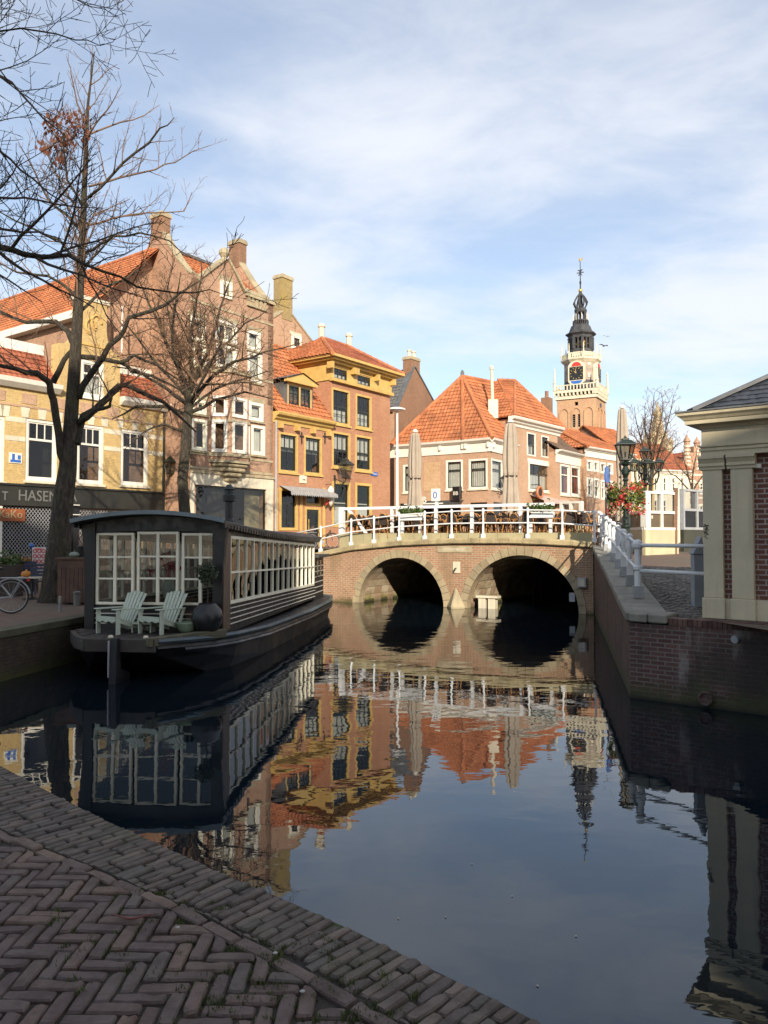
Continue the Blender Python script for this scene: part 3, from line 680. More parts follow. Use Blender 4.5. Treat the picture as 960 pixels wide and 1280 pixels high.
def bars(m, a, b, c, d, y0, y1, w):      # a rectangular frame of four bars
    m.box(a, b, y0, y1, c, c + w); m.box(a, b, y0, y1, d - w, d); m.box(a, a + w, y0, y1, c + w, d - w); m.box(b - w, b, y0, y1, c + w, d - w)
def window(root, r, case='white', cw=.09, sash=None, sw=.05, tr=None, tcols=1, cols=1, rows=1, mt=.028, curtain=None, cfrac=None, sill=None, y=.05, proud=0.0, lintel=None, name='window', single=False):
    a, b, c, d = r[:4]
    m = MB(); bars(m, a, b, c, d, y - proud - .02 if not proud else -proud, y + .07, cw)
    ia, ib, ic, id_ = a + cw, b - cw, c + cw, d - cw
    sm = MB() if sash else m
    def put(mm):
        bars(mm, ia - .002, ib + .002, ic - .002, id_ + .002, y + .012, y + .06, sw)
        xa, xb, za, zb = ia + sw, ib - sw, ic + sw, id_ - sw
        if tr:
            zt = zb - (zb - za) * tr; mm.box(xa, xb, y + .01, y + .062, zt - sw * .7, zt + sw * .7)
            for i in range(1, tcols): x = xa + (xb - xa) * i / tcols; mm.box(x - mt / 2, x + mt / 2, y + .02, y + .05, zt + sw * .7, zb)
            lo = zt - sw * .7
        else: lo = zb
        for i in range(1, cols): x = xa + (xb - xa) * i / cols; mm.box(x - mt / 2, x + mt / 2, y + .02, y + .05, za, lo)
        for i in range(1, rows):
            z = za + (lo - za) * i / rows; mm.box(xa, xb, y + .021, y + .049, z - mt / 2, z + mt / 2)
    put(sm)
    o = m.build(name, M[case], root, uv=False)
    if sash: sm.build('sash', M[sash], o, uv=False)
    MB().quad((ia, y + .036, ic), (ib, y + .036, ic), (ib, y + .036, id_), (ia, y + .036, id_)).build('pane', M['glass'], o, uv=False)
    if curtain:
        f0, f1 = cfrac or (0, 1); n = 26; mm = MB(); za, zb = ic + (id_ - ic) * f0, ic + (id_ - ic) * f1; yy = y + .16
        segs = [(ia, ib)]
        if curtain.endswith('+'): w3 = (ib - ia) * .3; segs = [(ia, ia + w3), (ib - w3, ib)]
        for xa, xb in segs:
            P = [(xa + (xb - xa) * i / n, yy + .025 * math.sin(i * 1.7)) for i in range(n + 1)]
            for (x0, y0), (x1, y1) in zip(P, P[1:]): mm.quad((x0, y0, za), (x1, y1, za), (x1, y1, zb), (x0, y0, zb))
        mm.build('curtain', M[curtain.rstrip('+')], o, uv=False, smooth=True)
    if sill: MB().box(a - .06, b + .06, -.09, .12, c - .09, c - .003).build('sill', M[sill], o, uv=False)
    if lintel: MB().box(a - .1, b + .1, -.015, .1, d + .003, d + .2).build('lintel', M[lintel], o, uv=False)
    return o
def tiled(poly, name, mat, root, tw=.24, th=.30, amp=.022, step=.04, flat=False):
    P = [Vector(p) for p in poly]; n = Vector((0, 0, 0))
    for i in range(len(P)): n += P[i].cross(P[(i + 1) % len(P)])
    n.normalize()
    if n.z < 0: P.reverse(); n = -n
    if abs(n.z) > .999: a = Vector((1, 0, 0))
    else: a = Vector((-n.y, n.x, 0)).normalized()
    b = n.cross(a)
    A = [p.dot(a) for p in P]; Bv = [p.dot(b) for p in P]; c0 = P[0].dot(n)
    i0, i1 = math.floor(min(A) / tw) - 1, math.ceil(max(A) / tw) + 1; j0, j1 = math.floor(min(Bv) / th) - 1, math.ceil(max(Bv) / th) + 1
    sub = 1 if flat else 5; m = MB(); rr = random.Random(len(name) + int(A[0] * 10))
    xs = [(i0 + k / sub) * tw for k in range((i1 - i0) * sub + 1)]
    def H(x):
        if flat: return 0
        f = (x / tw) % 1; return amp * (math.cos(2 * math.pi * f) * .8 + .35 * math.cos(4 * math.pi * f + 1))
    for j in range(j0, j1):
        o = len(m.v); wob = [rr.gauss(0, .004) for _ in xs]
        for x, w in zip(xs, wob): m.v.append(tuple(a * x + b * (j * th) + n * (c0 + H(x) + step + w)))
        for x, w in zip(xs, wob): m.v.append(tuple(a * x + b * ((j + 1) * th) + n * (c0 + H(x) * .9 + w)))
        for x in xs: m.v.append(tuple(a * x + b * (j * th + .004) + n * (c0 + H(x) * .9 - .012)))
        L = len(xs)
        for q in range(L - 1): m.f.append((o + q, o + q + 1, o + L + q + 1, o + L + q)); m.f.append((o + 2 * L + q, o + 2 * L + q + 1, o + q + 1, o + q))
    me = bpy.data.meshes.new(name); me.from_pydata(m.v, [], m.f); bm = bmesh.new(); bm.from_mesh(me)
    for i in range(len(P)):
        e = P[(i + 1) % len(P)] - P[i]
        if e.length < 1e-4: continue
        out = e.cross(n).normalized()
        bmesh.ops.bisect_plane(bm, geom=bm.verts[:] + bm.edges[:] + bm.faces[:], plane_co=P[i], plane_no=out, clear_outer=True)
    low = [bm.verts.new(p - n * .06) for p in P]; bm.faces.new(list(reversed(low)))
    bm.to_mesh(me); bm.free(); uvl = me.uv_layers.new(name='UVMap').data
    for p in me.polygons:
        cx = sum((me.vertices[v].co.dot(a) for v in p.vertices)) / len(p.vertices)
        for li in p.loop_indices:
            v = me.vertices[me.loops[li].vertex_index].co; uvl[li].uv = (v.dot(a) + tw * .25, v.dot(b) - 1e-3)
    me.materials.append(M[mat]); o = bpy.data.objects.new(name, me); COL.objects.link(o); o.parent = root; return o
def ridge(pts, mat, root, r=.11, name='ridge_tiles'):
    m = MB()
    for p, q in zip(pts, pts[1:]):
        p, q = Vector(p), Vector(q); l = (q - p).length; n = max(1, round(l / .38)); 
        for i in range(n): m.tube([p + (q - p) * (i / n), p + (q - p) * ((i + 1.04) / n)], [r * .92, r * 1.08], 8)
    return m.build(name, M[mat], root)
def chimney(root, x0, x1, y0, y1, z0, z1, mat, cap='stone', pots=0, potmat='palestone'):
    c = MB().box(x0, x1, y0, y1, z0, z1).build('chimney', M[mat], root)
    MB().box(x0 - .05, x1 + .05, y0 - .05, y1 + .05, z1 - .18, z1 - .06).box(x0 - .02, x1 + .02, y0 - .02, y1 + .02, z1 - .058, z1 + .03).build('cap', M[cap], c)
    for i in range(pots):
        x = x0 + (x1 - x0) * (i + .5) / pots
        MB().lathe([(.13, 0), (.12, .35), (.17, .38), (.17, .46), (.1, .47)], (x, (y0 + y1) / 2, z1 + .06), 10).build('chimney_pot', M[potmat], c)
    return c
def profile_bar(m, u0, u1, prof, ret0=True):        # a moulding of (y, z) profile between u0 and u1
    n = len(prof); m.add([(u0, y, z) for y, z in prof] + [(u1, y, z) for y, z in prof], [tuple(reversed(range(n))), tuple(range(n, 2 * n))] + [(i, (i + 1) % n, (i + 1) % n + n, i + n) for i in range(n)])
def cornice(root, u0, u1, z, mat, h=.35, out=.35, name='cornice', back=.0):
    m = MB(); profile_bar(m, u0, u1, [(back + .02, z - h), (-.05, z - h), (-.07, z - h * .75), (-out * .45, z - h * .6), (-out * .55, z - h * .4), (-out * .9, z - h * .3), (-out, z - h * .12), (-out, z), (back + .02, z)])
    return m.build(name, M[mat], root)

# ================================================================== LEFT ROW
dR = (.584, .811)
# ---- yellow brick cafe house
F = Fr(-12.3, 28, .9, *dR); H = fthing('cafe_house', 'yellow brick cafe house with red roof and white framed windows behind the big bare tree', 'house', F)
u0, u1 = F.u(-75), F.u(207)
rects = [F.rect(-9, 5.5, 520, 602), F.rect(32, 71.5, 525, 601.5), F.rect(96, 129.5, 531.5, 605), F.rect(151, 185, 538, 607)]
ztop_ = F.z(40, 484); shop_z = F.z(60, 633)
shop = [(F.u(-60), F.u(178), .05, shop_z - .02), (F.u(187), F.u(206), shop_z - .45, shop_z - .06)]
wall(H, u0, u1, 0, ztop_, rects + shop, M['b_yellow'], 7.5)
for i, r in enumerate(rects): window(H, r, 'white', .1, None, .055, .30, 3, 1, 1, .035, sill='palestone')
MB().box(F.u(187) + .02, F.u(206) - .02, .05, .1, shop_z - .43, shop_z - .08).build('vent_panel', M['grey'], H)
for k_, (z0, z1) in enumerate(((F.z(20, 527.5), F.z(20, 521)), (F.z(20, 551), F.z(20, 545)))):
    m = MB(); xs = [u0] + [x for r in rects for x in (r[0], r[1])] + [u1]
    for a, b in zip(xs[::2], xs[1::2]): MB().box(a + .02, b - .02, -.012, .05, z0, z1).build('stone_band', M['palestone'], H)
for r in rects:
    for f in (-.03, .5, 1.03):
        m = MB(); x = r[0] + (r[1] - r[0]) * f; m.prism([(x - .12, -.02, r[3] + .02), (x + .12, -.02, r[3] + .02), (x + .17 , -.02, r[3] + .4), (x - .17, -.02, r[3] + .4)], (0, .1, 0)); m.build('keystone', M['palestone'], H)
# blue and white tile picture
a, b, c, d = F.rect(11, 27, 566, 579); o = MB().box(a, b, -.03, .02, c, d).build('tile_plaque', M['white'], H)
MB().box(a + .04, b - .04, -.036, -.02, c + .03, c + .12).box(a + .1, a + .2, -.036, -.02, c + .12, d - .04).box(b - .16, b - .05, -.036, -.02, c + .14, d - .08).build('tile_picture', M['blue'], o)
# frieze with red brick panels, then the white gutter cornice
zf0, zf1 = F.z(20, 505), F.z(20, 488)
m = MB().box(u0, u1, -.02, .04, zf0 - .08, zf0); x = u0 + .4
while x < u1 - .8:
    m.box(x, x + .55, -.022, .02, zf0 + .06, zf1 - .05); x += 1.15
m.build('frieze', M['b_pink'], H)
gl, gr = F.u(73, 480), F.u(150, 480)
m = MB()
for a, b in ((u0 - .05, gl), (gr, u1 + .05)): profile_bar(m, a, b, [(.02, ztop_ - .12), (-.12, ztop_ - .12), (-.30, ztop_ + .04), (-.34, ztop_ + .20), (.02, ztop_ + .2)])
m.build('cornice', M['white'], H)
# steep front roof left and right of the raised gable
zr_ = F.z(40, 431); yb = 1.1
for a, b, zt2, nm in ((u0, gl, zr_, 0), (gr, u1, F.z(175, 462), 1)):
    tiled([(a, -.05, ztop_ + .16), (b, -.05, ztop_ + .16), (b, yb, zt2), (a, yb, zt2)], 'roof', 'tile_red', H, .2, .26, .012, .03)
    m = MB().box(a, b, yb - .08, yb + .1, zt2 - .05, zt2 + .32); m.build('roof_edge', M['white'], H)
    MB().box(a, b, yb + .1, 7.4, zt2 - .1, zt2 + .02).build('flat_roof', M['lead'], H)
# raised gable with its window
wr = F.rect(101, 130, 451, 497); zsh = F.z(112, 437); ztg = F.z(112, 376)
wall(H, gl, gr, ztop_, zsh, [wr], M['b_yellow'], .5, .14, 'gable_wall', sides=True)
window(H, wr, 'white', .12, None, .05, .32, 2, 1, 1, .035, curtain='curtain', cfrac=(0, .7), sill='white')
gm = (gl + gr) / 2 + .1; hw0 = (gr - gl) / 2; hw1 = (F.u(132, 400) - F.u(98, 400)) / 2
poly = [(gl, 0, zsh)]; n = 12
for i in range(n + 1):
    g = i / n; poly.append((gl + (gm - hw1 - gl) * (1 - (1 - g) ** 2.2), 0, zsh + (ztg - zsh) * .55 * g ** 1.7))
poly.append((gm - hw1, 0, ztg)); poly.append((gm + hw1, 0, ztg))
for i in range(n + 1):
    g = 1 - i / n; poly.append((gr + (gm + hw1 - gr) * (1 - (1 - g) ** 2.2), 0, zsh + (ztg - zsh) * .55 * g ** 1.7))
poly.append((gr, 0, zsh)); pp = [poly[0]]
for p in poly[1:]:
    if (Vector(p) - Vector(pp[-1])).length > .01: pp.append(p)
MB().prism(pp, (0, .5, 0)).build('neck_gable', M['b_yellow'], H)
m = MB().box(gm - hw1 - .08, gm + hw1 + .08, -.06, .56, ztg, ztg + .14); m.build('gable_cap', M['palestone'], H)
m = MB()
for sx in (-1, 1): m.tube([(gm + sx * .12 + .22 * math.cos(g), -.03, ztg - .9 + .3 * math.sin(g) + .1 * sx) for g in [i * .45 for i in range(11)]], .045, 6)
m.box(gm - .5, gm + .5, -.04, .02, ztg - 1.75, ztg - 1.65); m.build('scroll_ornament', plain('ochre stone', (.55, .36, .12), .8), H)
x = F.u(151, 410); MB().tube([(x, -.08, F.z(151, 442)), (x, -.08, F.z(151, 383))], .035, 6).build('drain_pipe', M['white'], H)
x = F.u(206, 560); MB().tube([(x - .1, -.07, .1), (x - .1, -.07, ztop_)], .05, 8).build('drain_pipe', M['black'], H)
# fascia with lettering, roller grilles, posts
zs0, zs1 = F.z(60, 633.5), F.z(60, 609.5)
fas = MB().box(u0, u1 - .25, -.16, -.0, zs0, zs1).box(u0, u1 - .2, -.22, 0, zs1 + .003, zs1 + .07).build('fascia', plain('bronze green board', (.018, .018, .014), .55, .3, 1.2, streak=.4, dirt=(.055, .042, .024)), H)
def lettering(body, px0, px1, py0, py1, FF, par, mat, y, h=None, name='lettering'):
    a, z0 = FF.hit(px0, py1, y); b, z1 = FF.hit(px1, py0, y); tm = text_mb(body, 1.0, .02)
    x0, x1 = min(v[0] for v in tm.v), max(v[0] for v in tm.v); h0, h1 = min(v[2] for v in tm.v), max(v[2] for v in tm.v)
    sx, sz = (b - a) / (x1 - x0), (z1 - z0) / (h1 - h0)
    tm.v = [(a + (v[0] - x0) * sx, y + v[1], z0 + (v[2] - h0) * sz) for v in tm.v]
    return tm.build(name, mat, par, uv=False)
letter = plain('grey sign letters', (.14, .14, .135), .6, .1)
lettering('T', 2.5, 10, 614.5, 625, F, fas, letter, -.17)
lettering('HASEN', 23.5, 72, 614.5, 625.5, F, fas, letter, -.17); lettering('A', 88, 96, 617, 626.5, F, fas, letter, -.17)
a, z0 = F.hit(-25, 651); b, z1 = F.hit(29.5, 636.5)
sg = MB().box(a, b, -.12, -.06, z0, z1).build('sign_board', plain('orange brown board', (.26, .075, .025), .6, .15), H)
lettering('SeKaKo', -14, 28, 638, 647, F, sg, plain('worn cream letters', (.35, .26, .14), .7), -.135)
def grille(root, a, b, c, d, y):
    m = MB(); s = .125; n = int((b - a) / s); r_ = int((d - c) / (s * .62))
    for j in range(r_):
        z = d - (j + .5) * s * .62
        pts = [(a + (b - a) * i / (2 * n), y, z + (.5 if (i + j) % 2 else -.5) * s * .62) for i in range(2 * n + 1)]
        for p, q in zip(pts, pts[1:]): m.bar(p, q, .014, .014)
    return m.build('roller_grille', M['grey'], root, uv=False)
x = F.u(93, 640)
grille(H, F.u(-40), x - .12, .3, shop_z - .04, -.02); grille(H, x + .12, F.u(178) - .02, .3, shop_z - .04, -.02)
MB().box(x - .11, x + .11, -.12, .12, .05, shop_z - .02).build('shop_post', M['black'], H)
a, b, c, d = F.rect(86, 94, 631, 644); m = MB().box(a, b, -.3, -.24, c, c + .03).box(a, b, -.3, -.24, d - .03, d); m.build('wall_bracket', M['white'], H)
MB().box(F.u(-3), F.u(2), -.1, .02, .05, shop_z - .03).build('shop_post', M['white'], H)
MB().box(F.u(-60), F.u(178), -.05, .14, -.2, .3).build('plinth', M['greystone'], H)

# ---- brick gabled house with oriel
F2 = F = Fr(-11.08, 27.12, 1.4, *dR); H = fthing('gabled_house', 'tall red brick house with stone trimmed oriel, front gable and two chimney gables', 'house', F)
u0, u1 = F.u(237), F.u(340.5); zt = 13.2 - F.o.z; D2 = 4.5
U = lambda a, b, c, d: F.rect(a, b, c, d)
wl = [U(238, 257, 397, 426), U(241, 258, 428, 459), U(240, 258, 500, 517.5), U(239.5, 258.5, 524, 563)]
wr_ = [U(308.5, 325.5, 414, 438), U(309.5, 327.5, 441, 478), U(311.5, 329, 503.5, 526.5), U(314, 331, 532, 569)]
wc = [U(269, 296, 402, 428), U(270, 296, 432, 461)]
shop = [(F.u(242), F.u(332), .15, F.z(290, 609.5))]
ga, gb, gz = F.u(252, 352), F.u(305, 362), F.z(283, 326)
gw = U(275, 289, 352, 373)
wall(H, u0, u1, -.6, zt, wl + wr_ + wc + shop, M['b_red'], D2 - 1.2)
for i, r in enumerate(wl): window(H, r, 'cream_frame', .11, None, .05, None, 1, 1 if i % 2 else 2, 1, .04, curtain=('curtain' if i == 0 else None), cfrac=(.5, 1), sill='stone', lintel='stone' if i in (0, 2) else None, proud=.02)
for i, r in enumerate(wr_): window(H, r, 'white', .13, None, .05, None, 1, 1, 1, .04, curtain='curtain', cfrac=((.0, .85), (0, 1), (.2, 1), (0, 1))[i], sill='stone', lintel='stone' if i in (0, 2) else None, proud=.02)
for i, r in enumerate(wc): window(H, r, 'white', .11, 'cream_frame', .06, None, 1, 2, 1, .07, curtain='curtain+', sill='stone', lintel='stone' if i == 0 else None, proud=.02)
# stone bands round the corner
m = MB()
for z in (F.z(290, 468), F.z(290, 392), F.z(290, 573), F.z(290, 590)): MB().box(u0 - .03, u1, -.03, .04, z, z + .1).build('stone_band', M['stone'], H)
# stone shop front
zs = F.z(290, 609); ze = F.z(290, 595)
m = MB().box(u0 + .02, u1 - .01, -.08, .05, zs, ze).box(u0 + .02, F.u(242) - .002, -.07, .05, -.5, zs - .002).box(F.u(332) + .002, u1 - .01, -.07, .05, -.5, zs - .002); m.build('shop_surround', M['palestone'], H)
MB().box(u0, u1, -.14, .04, ze + .002, ze + .12).build('shop_cornice', M['stone'], H)
a, b, c, d = shop[0]
m = MB(); bars(m, a, b, c, d, .03, .1, .06)
for f in (.5,): x = a + (b - a) * f; m.box(x - .03, x + .03, .035, .095, c + .06, d - .06)
o = m.build('shop_window', M['blacksash'], H); MB().quad((a, .07, c), (b, .07, c), (b, .07, d), (a, .07, d)).build('pane', M['glass'], o, uv=False)
mm = MB(); n = 40
for i in range(n):
    x = a + (b - a) * .5 * i / n; mm.box(x, x + (b - a) * .5 / n * .55, .25, .27, c + .1, d - .08)
mm.build('vertical_blind', plain('grey blind', (.055, .055, .052), .8), o, uv=False)
MB().box(a + (b - a) * .78, b, .4, .43, c, d).build('display_panel', plain('sand display panel', (.42, .35, .2), .8), o)
# oriel on a corbel
oa, ob = F.u(262, 540), F.u(310, 540); zo0, zo1 = F.z(288, 577), F.z(288, 471); oy = .62; ch = .55
P4 = [(oa, 0), (oa + ch, -oy), (ob - ch, -oy), (ob, 0)]
zr0 = [(F.z(283, 564, -oy), F.z(283, 525, -oy)), (F.z(283, 519, -oy), F.z(283, 495, -oy))]
m = MB(); wins_or = []
for (x0, y0), (x1, y1) in zip(P4, P4[1:]):
    L = math.hypot(x1 - x0, y1 - y0); inset = .12 if L < 1 else .18; zz = [zo0, zr0[0][0], zr0[0][1], zr0[1][0], zr0[1][1], zo1]
    def pt(t, z, x0=x0, y0=y0, x1=x1, y1=y1, L=L): return (x0 + (x1 - x0) * t / L, y0 + (y1 - y0) * t / L, z)
    for a_, b_, hole in ((0, inset, 0), (inset, L - inset, 1), (L - inset, L, 0)):
        for q in range(5):
            if hole and q in (1, 3): continue
            m.quad(pt(a_, zz[q]), pt(b_, zz[q]), pt(b_, zz[q + 1]), pt(a_, zz[q + 1]))
    for q in (1, 3): wins_or.append((x0, y0, math.atan2(y1 - y0, x1 - x0), inset, L - inset, zz[q], zz[q + 1]))
m.quad(*[(x, y, zo1) for x, y in P4]); orl = m.build('oriel', M['b_red'], H)
for x0, y0, an, a_, b_, c_, d_ in wins_or:
    m = MB(); bars(m, a_ - .03, b_ + .03, c_ - .03, d_ + .03, -.05, .06, .11); bars(m, a_ + .07, b_ - .07, c_ + .07, d_ - .07, 0, .05, .05)
    Mx = Matrix.Translation((x0, y0, 0)) @ Matrix.Rotation(an, 4, 'Z'); w_ = m.xf(Mx).build('window', M['white'], H, uv=False)
    MB().quad((a_, .03, c_), (b_, .03, c_), (b_, .03, d_), (a_, .03, d_)).xf(Mx).build('pane', M['glass'], w_, uv=False)
    if b_ - a_ > .8:
        mm = MB()
        for xa in (a_ + .1, (a_ + b_) / 2 + .02):
            for i in range(10): x = xa + i * .026; mm.quad((x, .14 + .02 * (i % 2), c_), (x + .026, .14 + .02 * ((i + 1) % 2), c_), (x + .026, .14 + .02 * ((i + 1) % 2), d_), (x, .14 + .02 * (i % 2), d_))
        mm.xf(Mx).build('curtain', M['curtain'], w_, uv=False)
m = MB()
def orib(z0, z1, e):
    c_ = [(oa - e, .0, z0), (oa + ch - e * .5, -oy - e, z0), (ob - ch + e * .5, -oy - e, z0), (ob + e, .0, z0)]; MB().prism(c_, (0, 0, z1 - z0)).build('oriel_band', M['stone'], H)
orib(zo1, zo1 + .16, .1); orib(zr0[1][0] - .26, zr0[1][0] - .12, .05); orib(zr0[0][0] - .2, zr0[0][0] - .06, .06); orib(zo0 - .12, zo0, .05)
m = MB(); z = zo0 - .12
for s_, h in ((.96, .16), (.84, .2), (.66, .2), (.45, .2)):
    c_ = (oa + ob) / 2; w2 = (ob - oa) / 2 * s_; m.prism([(c_ - w2, .0, z - h), (c_ - w2 + ch * s_, -oy * s_, z - h), (c_ + w2 - ch * s_, -oy * s_, z - h), (c_ + w2, .0, z - h)], (0, 0, h - .02)); z -= h
m.build('corbel', M['stone'], H, bevel=.05)
# front gable
m = MB(); xg = F.u(283, 326); m.prism([(ga, 0, zt), (gb, 0, zt), (xg + .16, 0, gz), (xg - .16, 0, gz)], (0, .35, 0)); m.build('front_gable', M['b_red'], H)
m = MB()
for p, q in (((ga - .25, zt - .05), (xg - .12, gz + .05)), ((xg + .12, gz + .05), (gb + .25, zt - .05))): m.bar((p[0], .14, p[1]), (q[0], .14, q[1]), .46, .10)
m.lathe([(.22, 0), (.12, .1), (.24, .28), (.22, .42), (.08, .55)], (xg, .14, gz + .05), 10); m.lathe([(.2, 0), (.1, .1), (.17, .22), (.05, .4)], (gb + .3, .1, zt), 8)
m.build('gable_coping', M['stone'], H)
window(H, gw, 'cream_frame', .1, None, .05, None, 1, 2, 1, .05, curtain='curtain', cfrac=(0, .6), y=-.06, lintel='stone')
# balustrade panel on the right
a, b, c, d = F.rect(308, 333, 366, 386); m = MB().box(a, b, -.08, .06, d - .16, d).box(a, b, -.1, .06, c, c + .12)
for i in range(5): x = a + .12 + (b - a - .24) * i / 4; m.box(x - .07, x + .07, -.06, .04, c + .12, d - .16)
m.build('balustrade', M['stone'], H)
MB().box(F.u(306, 365), u1 + .05, -.12, .5, zt - .02, zt + .1).build('parapet', M['stone'], H)
# roof between the two chimney gables
zrg = 15.0 - F.o.z; yr = D2 / 2
tiled([(u0 + .25, .1, zt + .05), (u1 - .25, .1, zt + .05), (u1 - .25, yr, zrg), (u0 + .25, yr, zrg)], 'roof', 'tile_orange', H)
tiled([(u1 - .25, D2 - .1, zt + .05), (u0 + .25, D2 - .1, zt + .05), (u0 + .25, yr, zrg), (u1 - .25, yr, zrg)], 'roof', 'tile_orange', H)
MB().box(u0 + .2, u1 - .2, yr - .14, yr + .14, zrg - .02, zrg + .1).build('roof_ridge', M['lead'], H)
for xa, xb, chz, nm in ((u0, u0 + .34, F.z(195, 263), 'L'), (u1 - .34, u1, F.z(290, 298, D2 / 2), 'R')):
    if nm == 'L': chz = 16.4 - F.o.z
    else: chz = 16.65 - F.o.z
    cw = .36; P = [(0, -.6), (0, zt + .1)]; n = 10
    for i in range(n + 1):
        g = i / n; P.append((0 + (yr - cw) * g, zt + .1 + (zrg - zt + .35) * (g ** 1.25)))
    P += [(yr - cw, zrg + .5), (yr + cw, zrg + .5)]
    for i in range(n + 1):
        g = 1 - i / n; P.append((D2 - (yr - cw) * g, zt + .1 + (zrg - zt + .35) * (g ** 1.25)))
    P += [(D2, zt + .1), (D2, -.6)]
    if nm == 'L': xo = u0 - .02
    else: xo = u1 - .34
    MB().prism([(xo, y, z) for y, z in P], (.36, 0, 0)).build('chimney_gable', M['b_red'], H)
    chimney(H, xo - .03, xo + .44, yr - cw, yr + cw, zrg + .3, chz, 'b_brown', 'stone')
    m = MB(); cpt = [p for p in P[2:] if p[1] > zt]
    for p, q in zip(P[1:14], P[2:14]):
        if (Vector(p) - Vector(q)).length > .02: m.bar((xo + .18, p[0], p[1] + .04), (xo + .18, q[0], q[1] + .04), .40, .075)
    m.build('gable_coping', M['stone'], H)
# rear wing whose tall orange roof shows above the cafe
Hw = fthing('rear_wing_house', 'brick house behind the cafe with a tall orange roof and white gutter', 'house', F)
zw, ze_ = 14.85 - F.o.z, 11.3 - F.o.z; y0, y1 = D2 + .0, D2 + 15
um = u0 - 0.0
tiled([(um - 3.5, y1, ze_), (um - 3.5, yr - .2, ze_), (um - .05, yr - .2, zw), (um - .05, y1, zw)], 'roof', 'tile_orange', Hw)
tiled([(um + 3.5, y1, ze_), (um + 3.5, D2 + .05, ze_), (um - .05, D2 + .05, zw), (um - .05, y1, zw)], 'roof', 'tile_orange', Hw)
MB().box(um - 3.8, um - 3.45, yr + .3, y1, ze_ - .28, ze_ + .02).build('gutter', M['white'], Hw)
m = MB().quad((um - 3.4, y1, -.6), (um - 3.4, yr + .3, -.6), (um - 3.4, yr + .3, ze_), (um - 3.4, y1, ze_)); m.add([(um - 3.4, y1, -.6), (um + 3.4, y1, -.6), (um + 3.4, y1, ze_), (um, y1, zw - .1), (um - 3.4, y1, ze_)], [(0, 1, 2, 3, 4)])
m.quad((um - 3.4, yr + .3, -.6), (u0, yr + .3, -.6), (u0, yr + .3, zw - .2), (um - 3.4, yr + .3, ze_)); m.build('wall', M['b_red'], Hw)
ridge([(um - .05, yr + .25, zw), (um - .05, y1, zw)], 'tile_orange', Hw)

# ---- low orange brick shop with dormer
F = Fr(-11.08, 27.12, 1.8, *dR); u0, u1 = F.u(341.5), F.u(413); zc = F.z(376, 524)
H = fthing('shop_house', 'orange brick shop with yellow cornice, tiled roof and one pedimented dormer', 'house', F)
R_ = lambda a, b, c, d: F.rect(a, b, c, d)
wins = [R_(348.5, 372, 541.5, 590.5), R_(380, 402, 545.5, 593)]
shopw = R_(349, 372, 610, 663); trans = R_(381, 400.5, 615, 632); door = (trans[0], trans[1], .02, trans[2] - .08)
wall(H, u0, u1, -.3, zc, wins + [shopw, trans, door], M['b_orange'], 6.5)
for i, r in enumerate(wins): window(H, r, 'yellow', .095, 'blacksash', .06, .36, 3, 2, 1, .035, curtain='curtain', cfrac=(.55, 1), proud=.03, sill='yellow')
window(H, shopw, 'yellow', .13, 'blacksash', .06, .34, 1, 2, 1, .04, proud=.03, name='shop_window')
window(H, trans, 'yellow', .11, 'blacksash', .05, None, 1, 1, 1, proud=.03)
m = MB(); bars(m, door[0], door[1], door[2], door[3], -.03, .1, .12); dr = m.build('door_frame', M['yellow'], H)
a, b, c, d = door; o = MB().box(a + .12, b - .12, .03, .09, c + .12, c + .6).box(a + .12, a + .24, .03, .09, c + .6, d - .12).box(b - .24, b - .12, .03, .09, c + .6, d - .12).box(a + .24, b - .24, .03, .09, d - .25, d - .12).build('door', M['blacksash'], H)
MB().quad((a + .2, .06, c + .5), (b - .2, .06, c + .5), (b - .2, .06, d - .2), (a + .2, .06, d - .2)).build('pane', M['glass'], o); MB().tube([(a + .3, .0, 1.0), (a + .3, .0, 1.5)], .02, 6).build('handle', M['gold'], o)
for px in (345.5, 376, 404.5): x = F.u(px, 640); MB().box(x - .07, x + .07, -.05, .03, 0, F.z(px, 610)).build('pilaster', M['yellow'], H)
# scalloped awning
a, b = F.u(349), F.u(408); zA = F.z(378, 609); m = MB(); n = 24
m.quad((a, -.02, zA), (b, -.02, zA), (b, -.75, zA - .30), (a, -.75, zA - .30))
for i in range(n):
    x, x2 = a + (b - a) * i / n, a + (b - a) * (i + 1) / n; m.add([(x, -.75, zA - .3), (x2, -.75, zA - .3), (x2, -.76, zA - .42), ((x + x2) / 2, -.76, zA - .5), (x, -.76, zA - .42)], [(0, 1, 2, 3, 4)])
m.build('awning', plain('grey striped awning', (.33, .32, .31), .9, .25, 9), H)
cornice(H, u0 - .05, u1 - .0, zc + .12, 'yellow', .5, .42)
m = MB()
for f in (.08, .36, .64, .93): x = u0 + (u1 - u0) * f; MB().box(x - .09, x + .09, -.26, .02, zc - .62, zc - .38).build('cornice_bracket', M['yellow'], H)
a, b, c, d = R_(374, 382.5, 594, 604); MB().box(a, b, -.05, .02, c, d).lathe([(.1, 0), (.05, .06)], ((a + b) / 2, -.06, (c + d) / 2), 8).build('stone_plaque', M['palestone'], H)
x = F.u(343.5, 600); MB().tube([(x - .03, -.1, 0), (x - .03, -.1, zc - .3)], .05, 8).build('drain_pipe', M['grey'], H)
m = MB()
for px in (376.5, 405.5):
    x, z = F.hit(px, 548); m = MB(); m.bar((x, -.04, z - .25), (x, -.04, z + .3), .05, .05).bar((x - .14, -.04, z + .1), (x + .14, -.04, z + .1), .05, .05).build('wall_anchor', M['iron'], H)
zr3 = zc + 4.3; yr3 = 3.1
tiled([(u0, -.28, zc + .1), (u1, -.28, zc + .1), (u1, yr3, zr3), (u0, yr3, zr3)], 'roof', 'tile_orange', H)
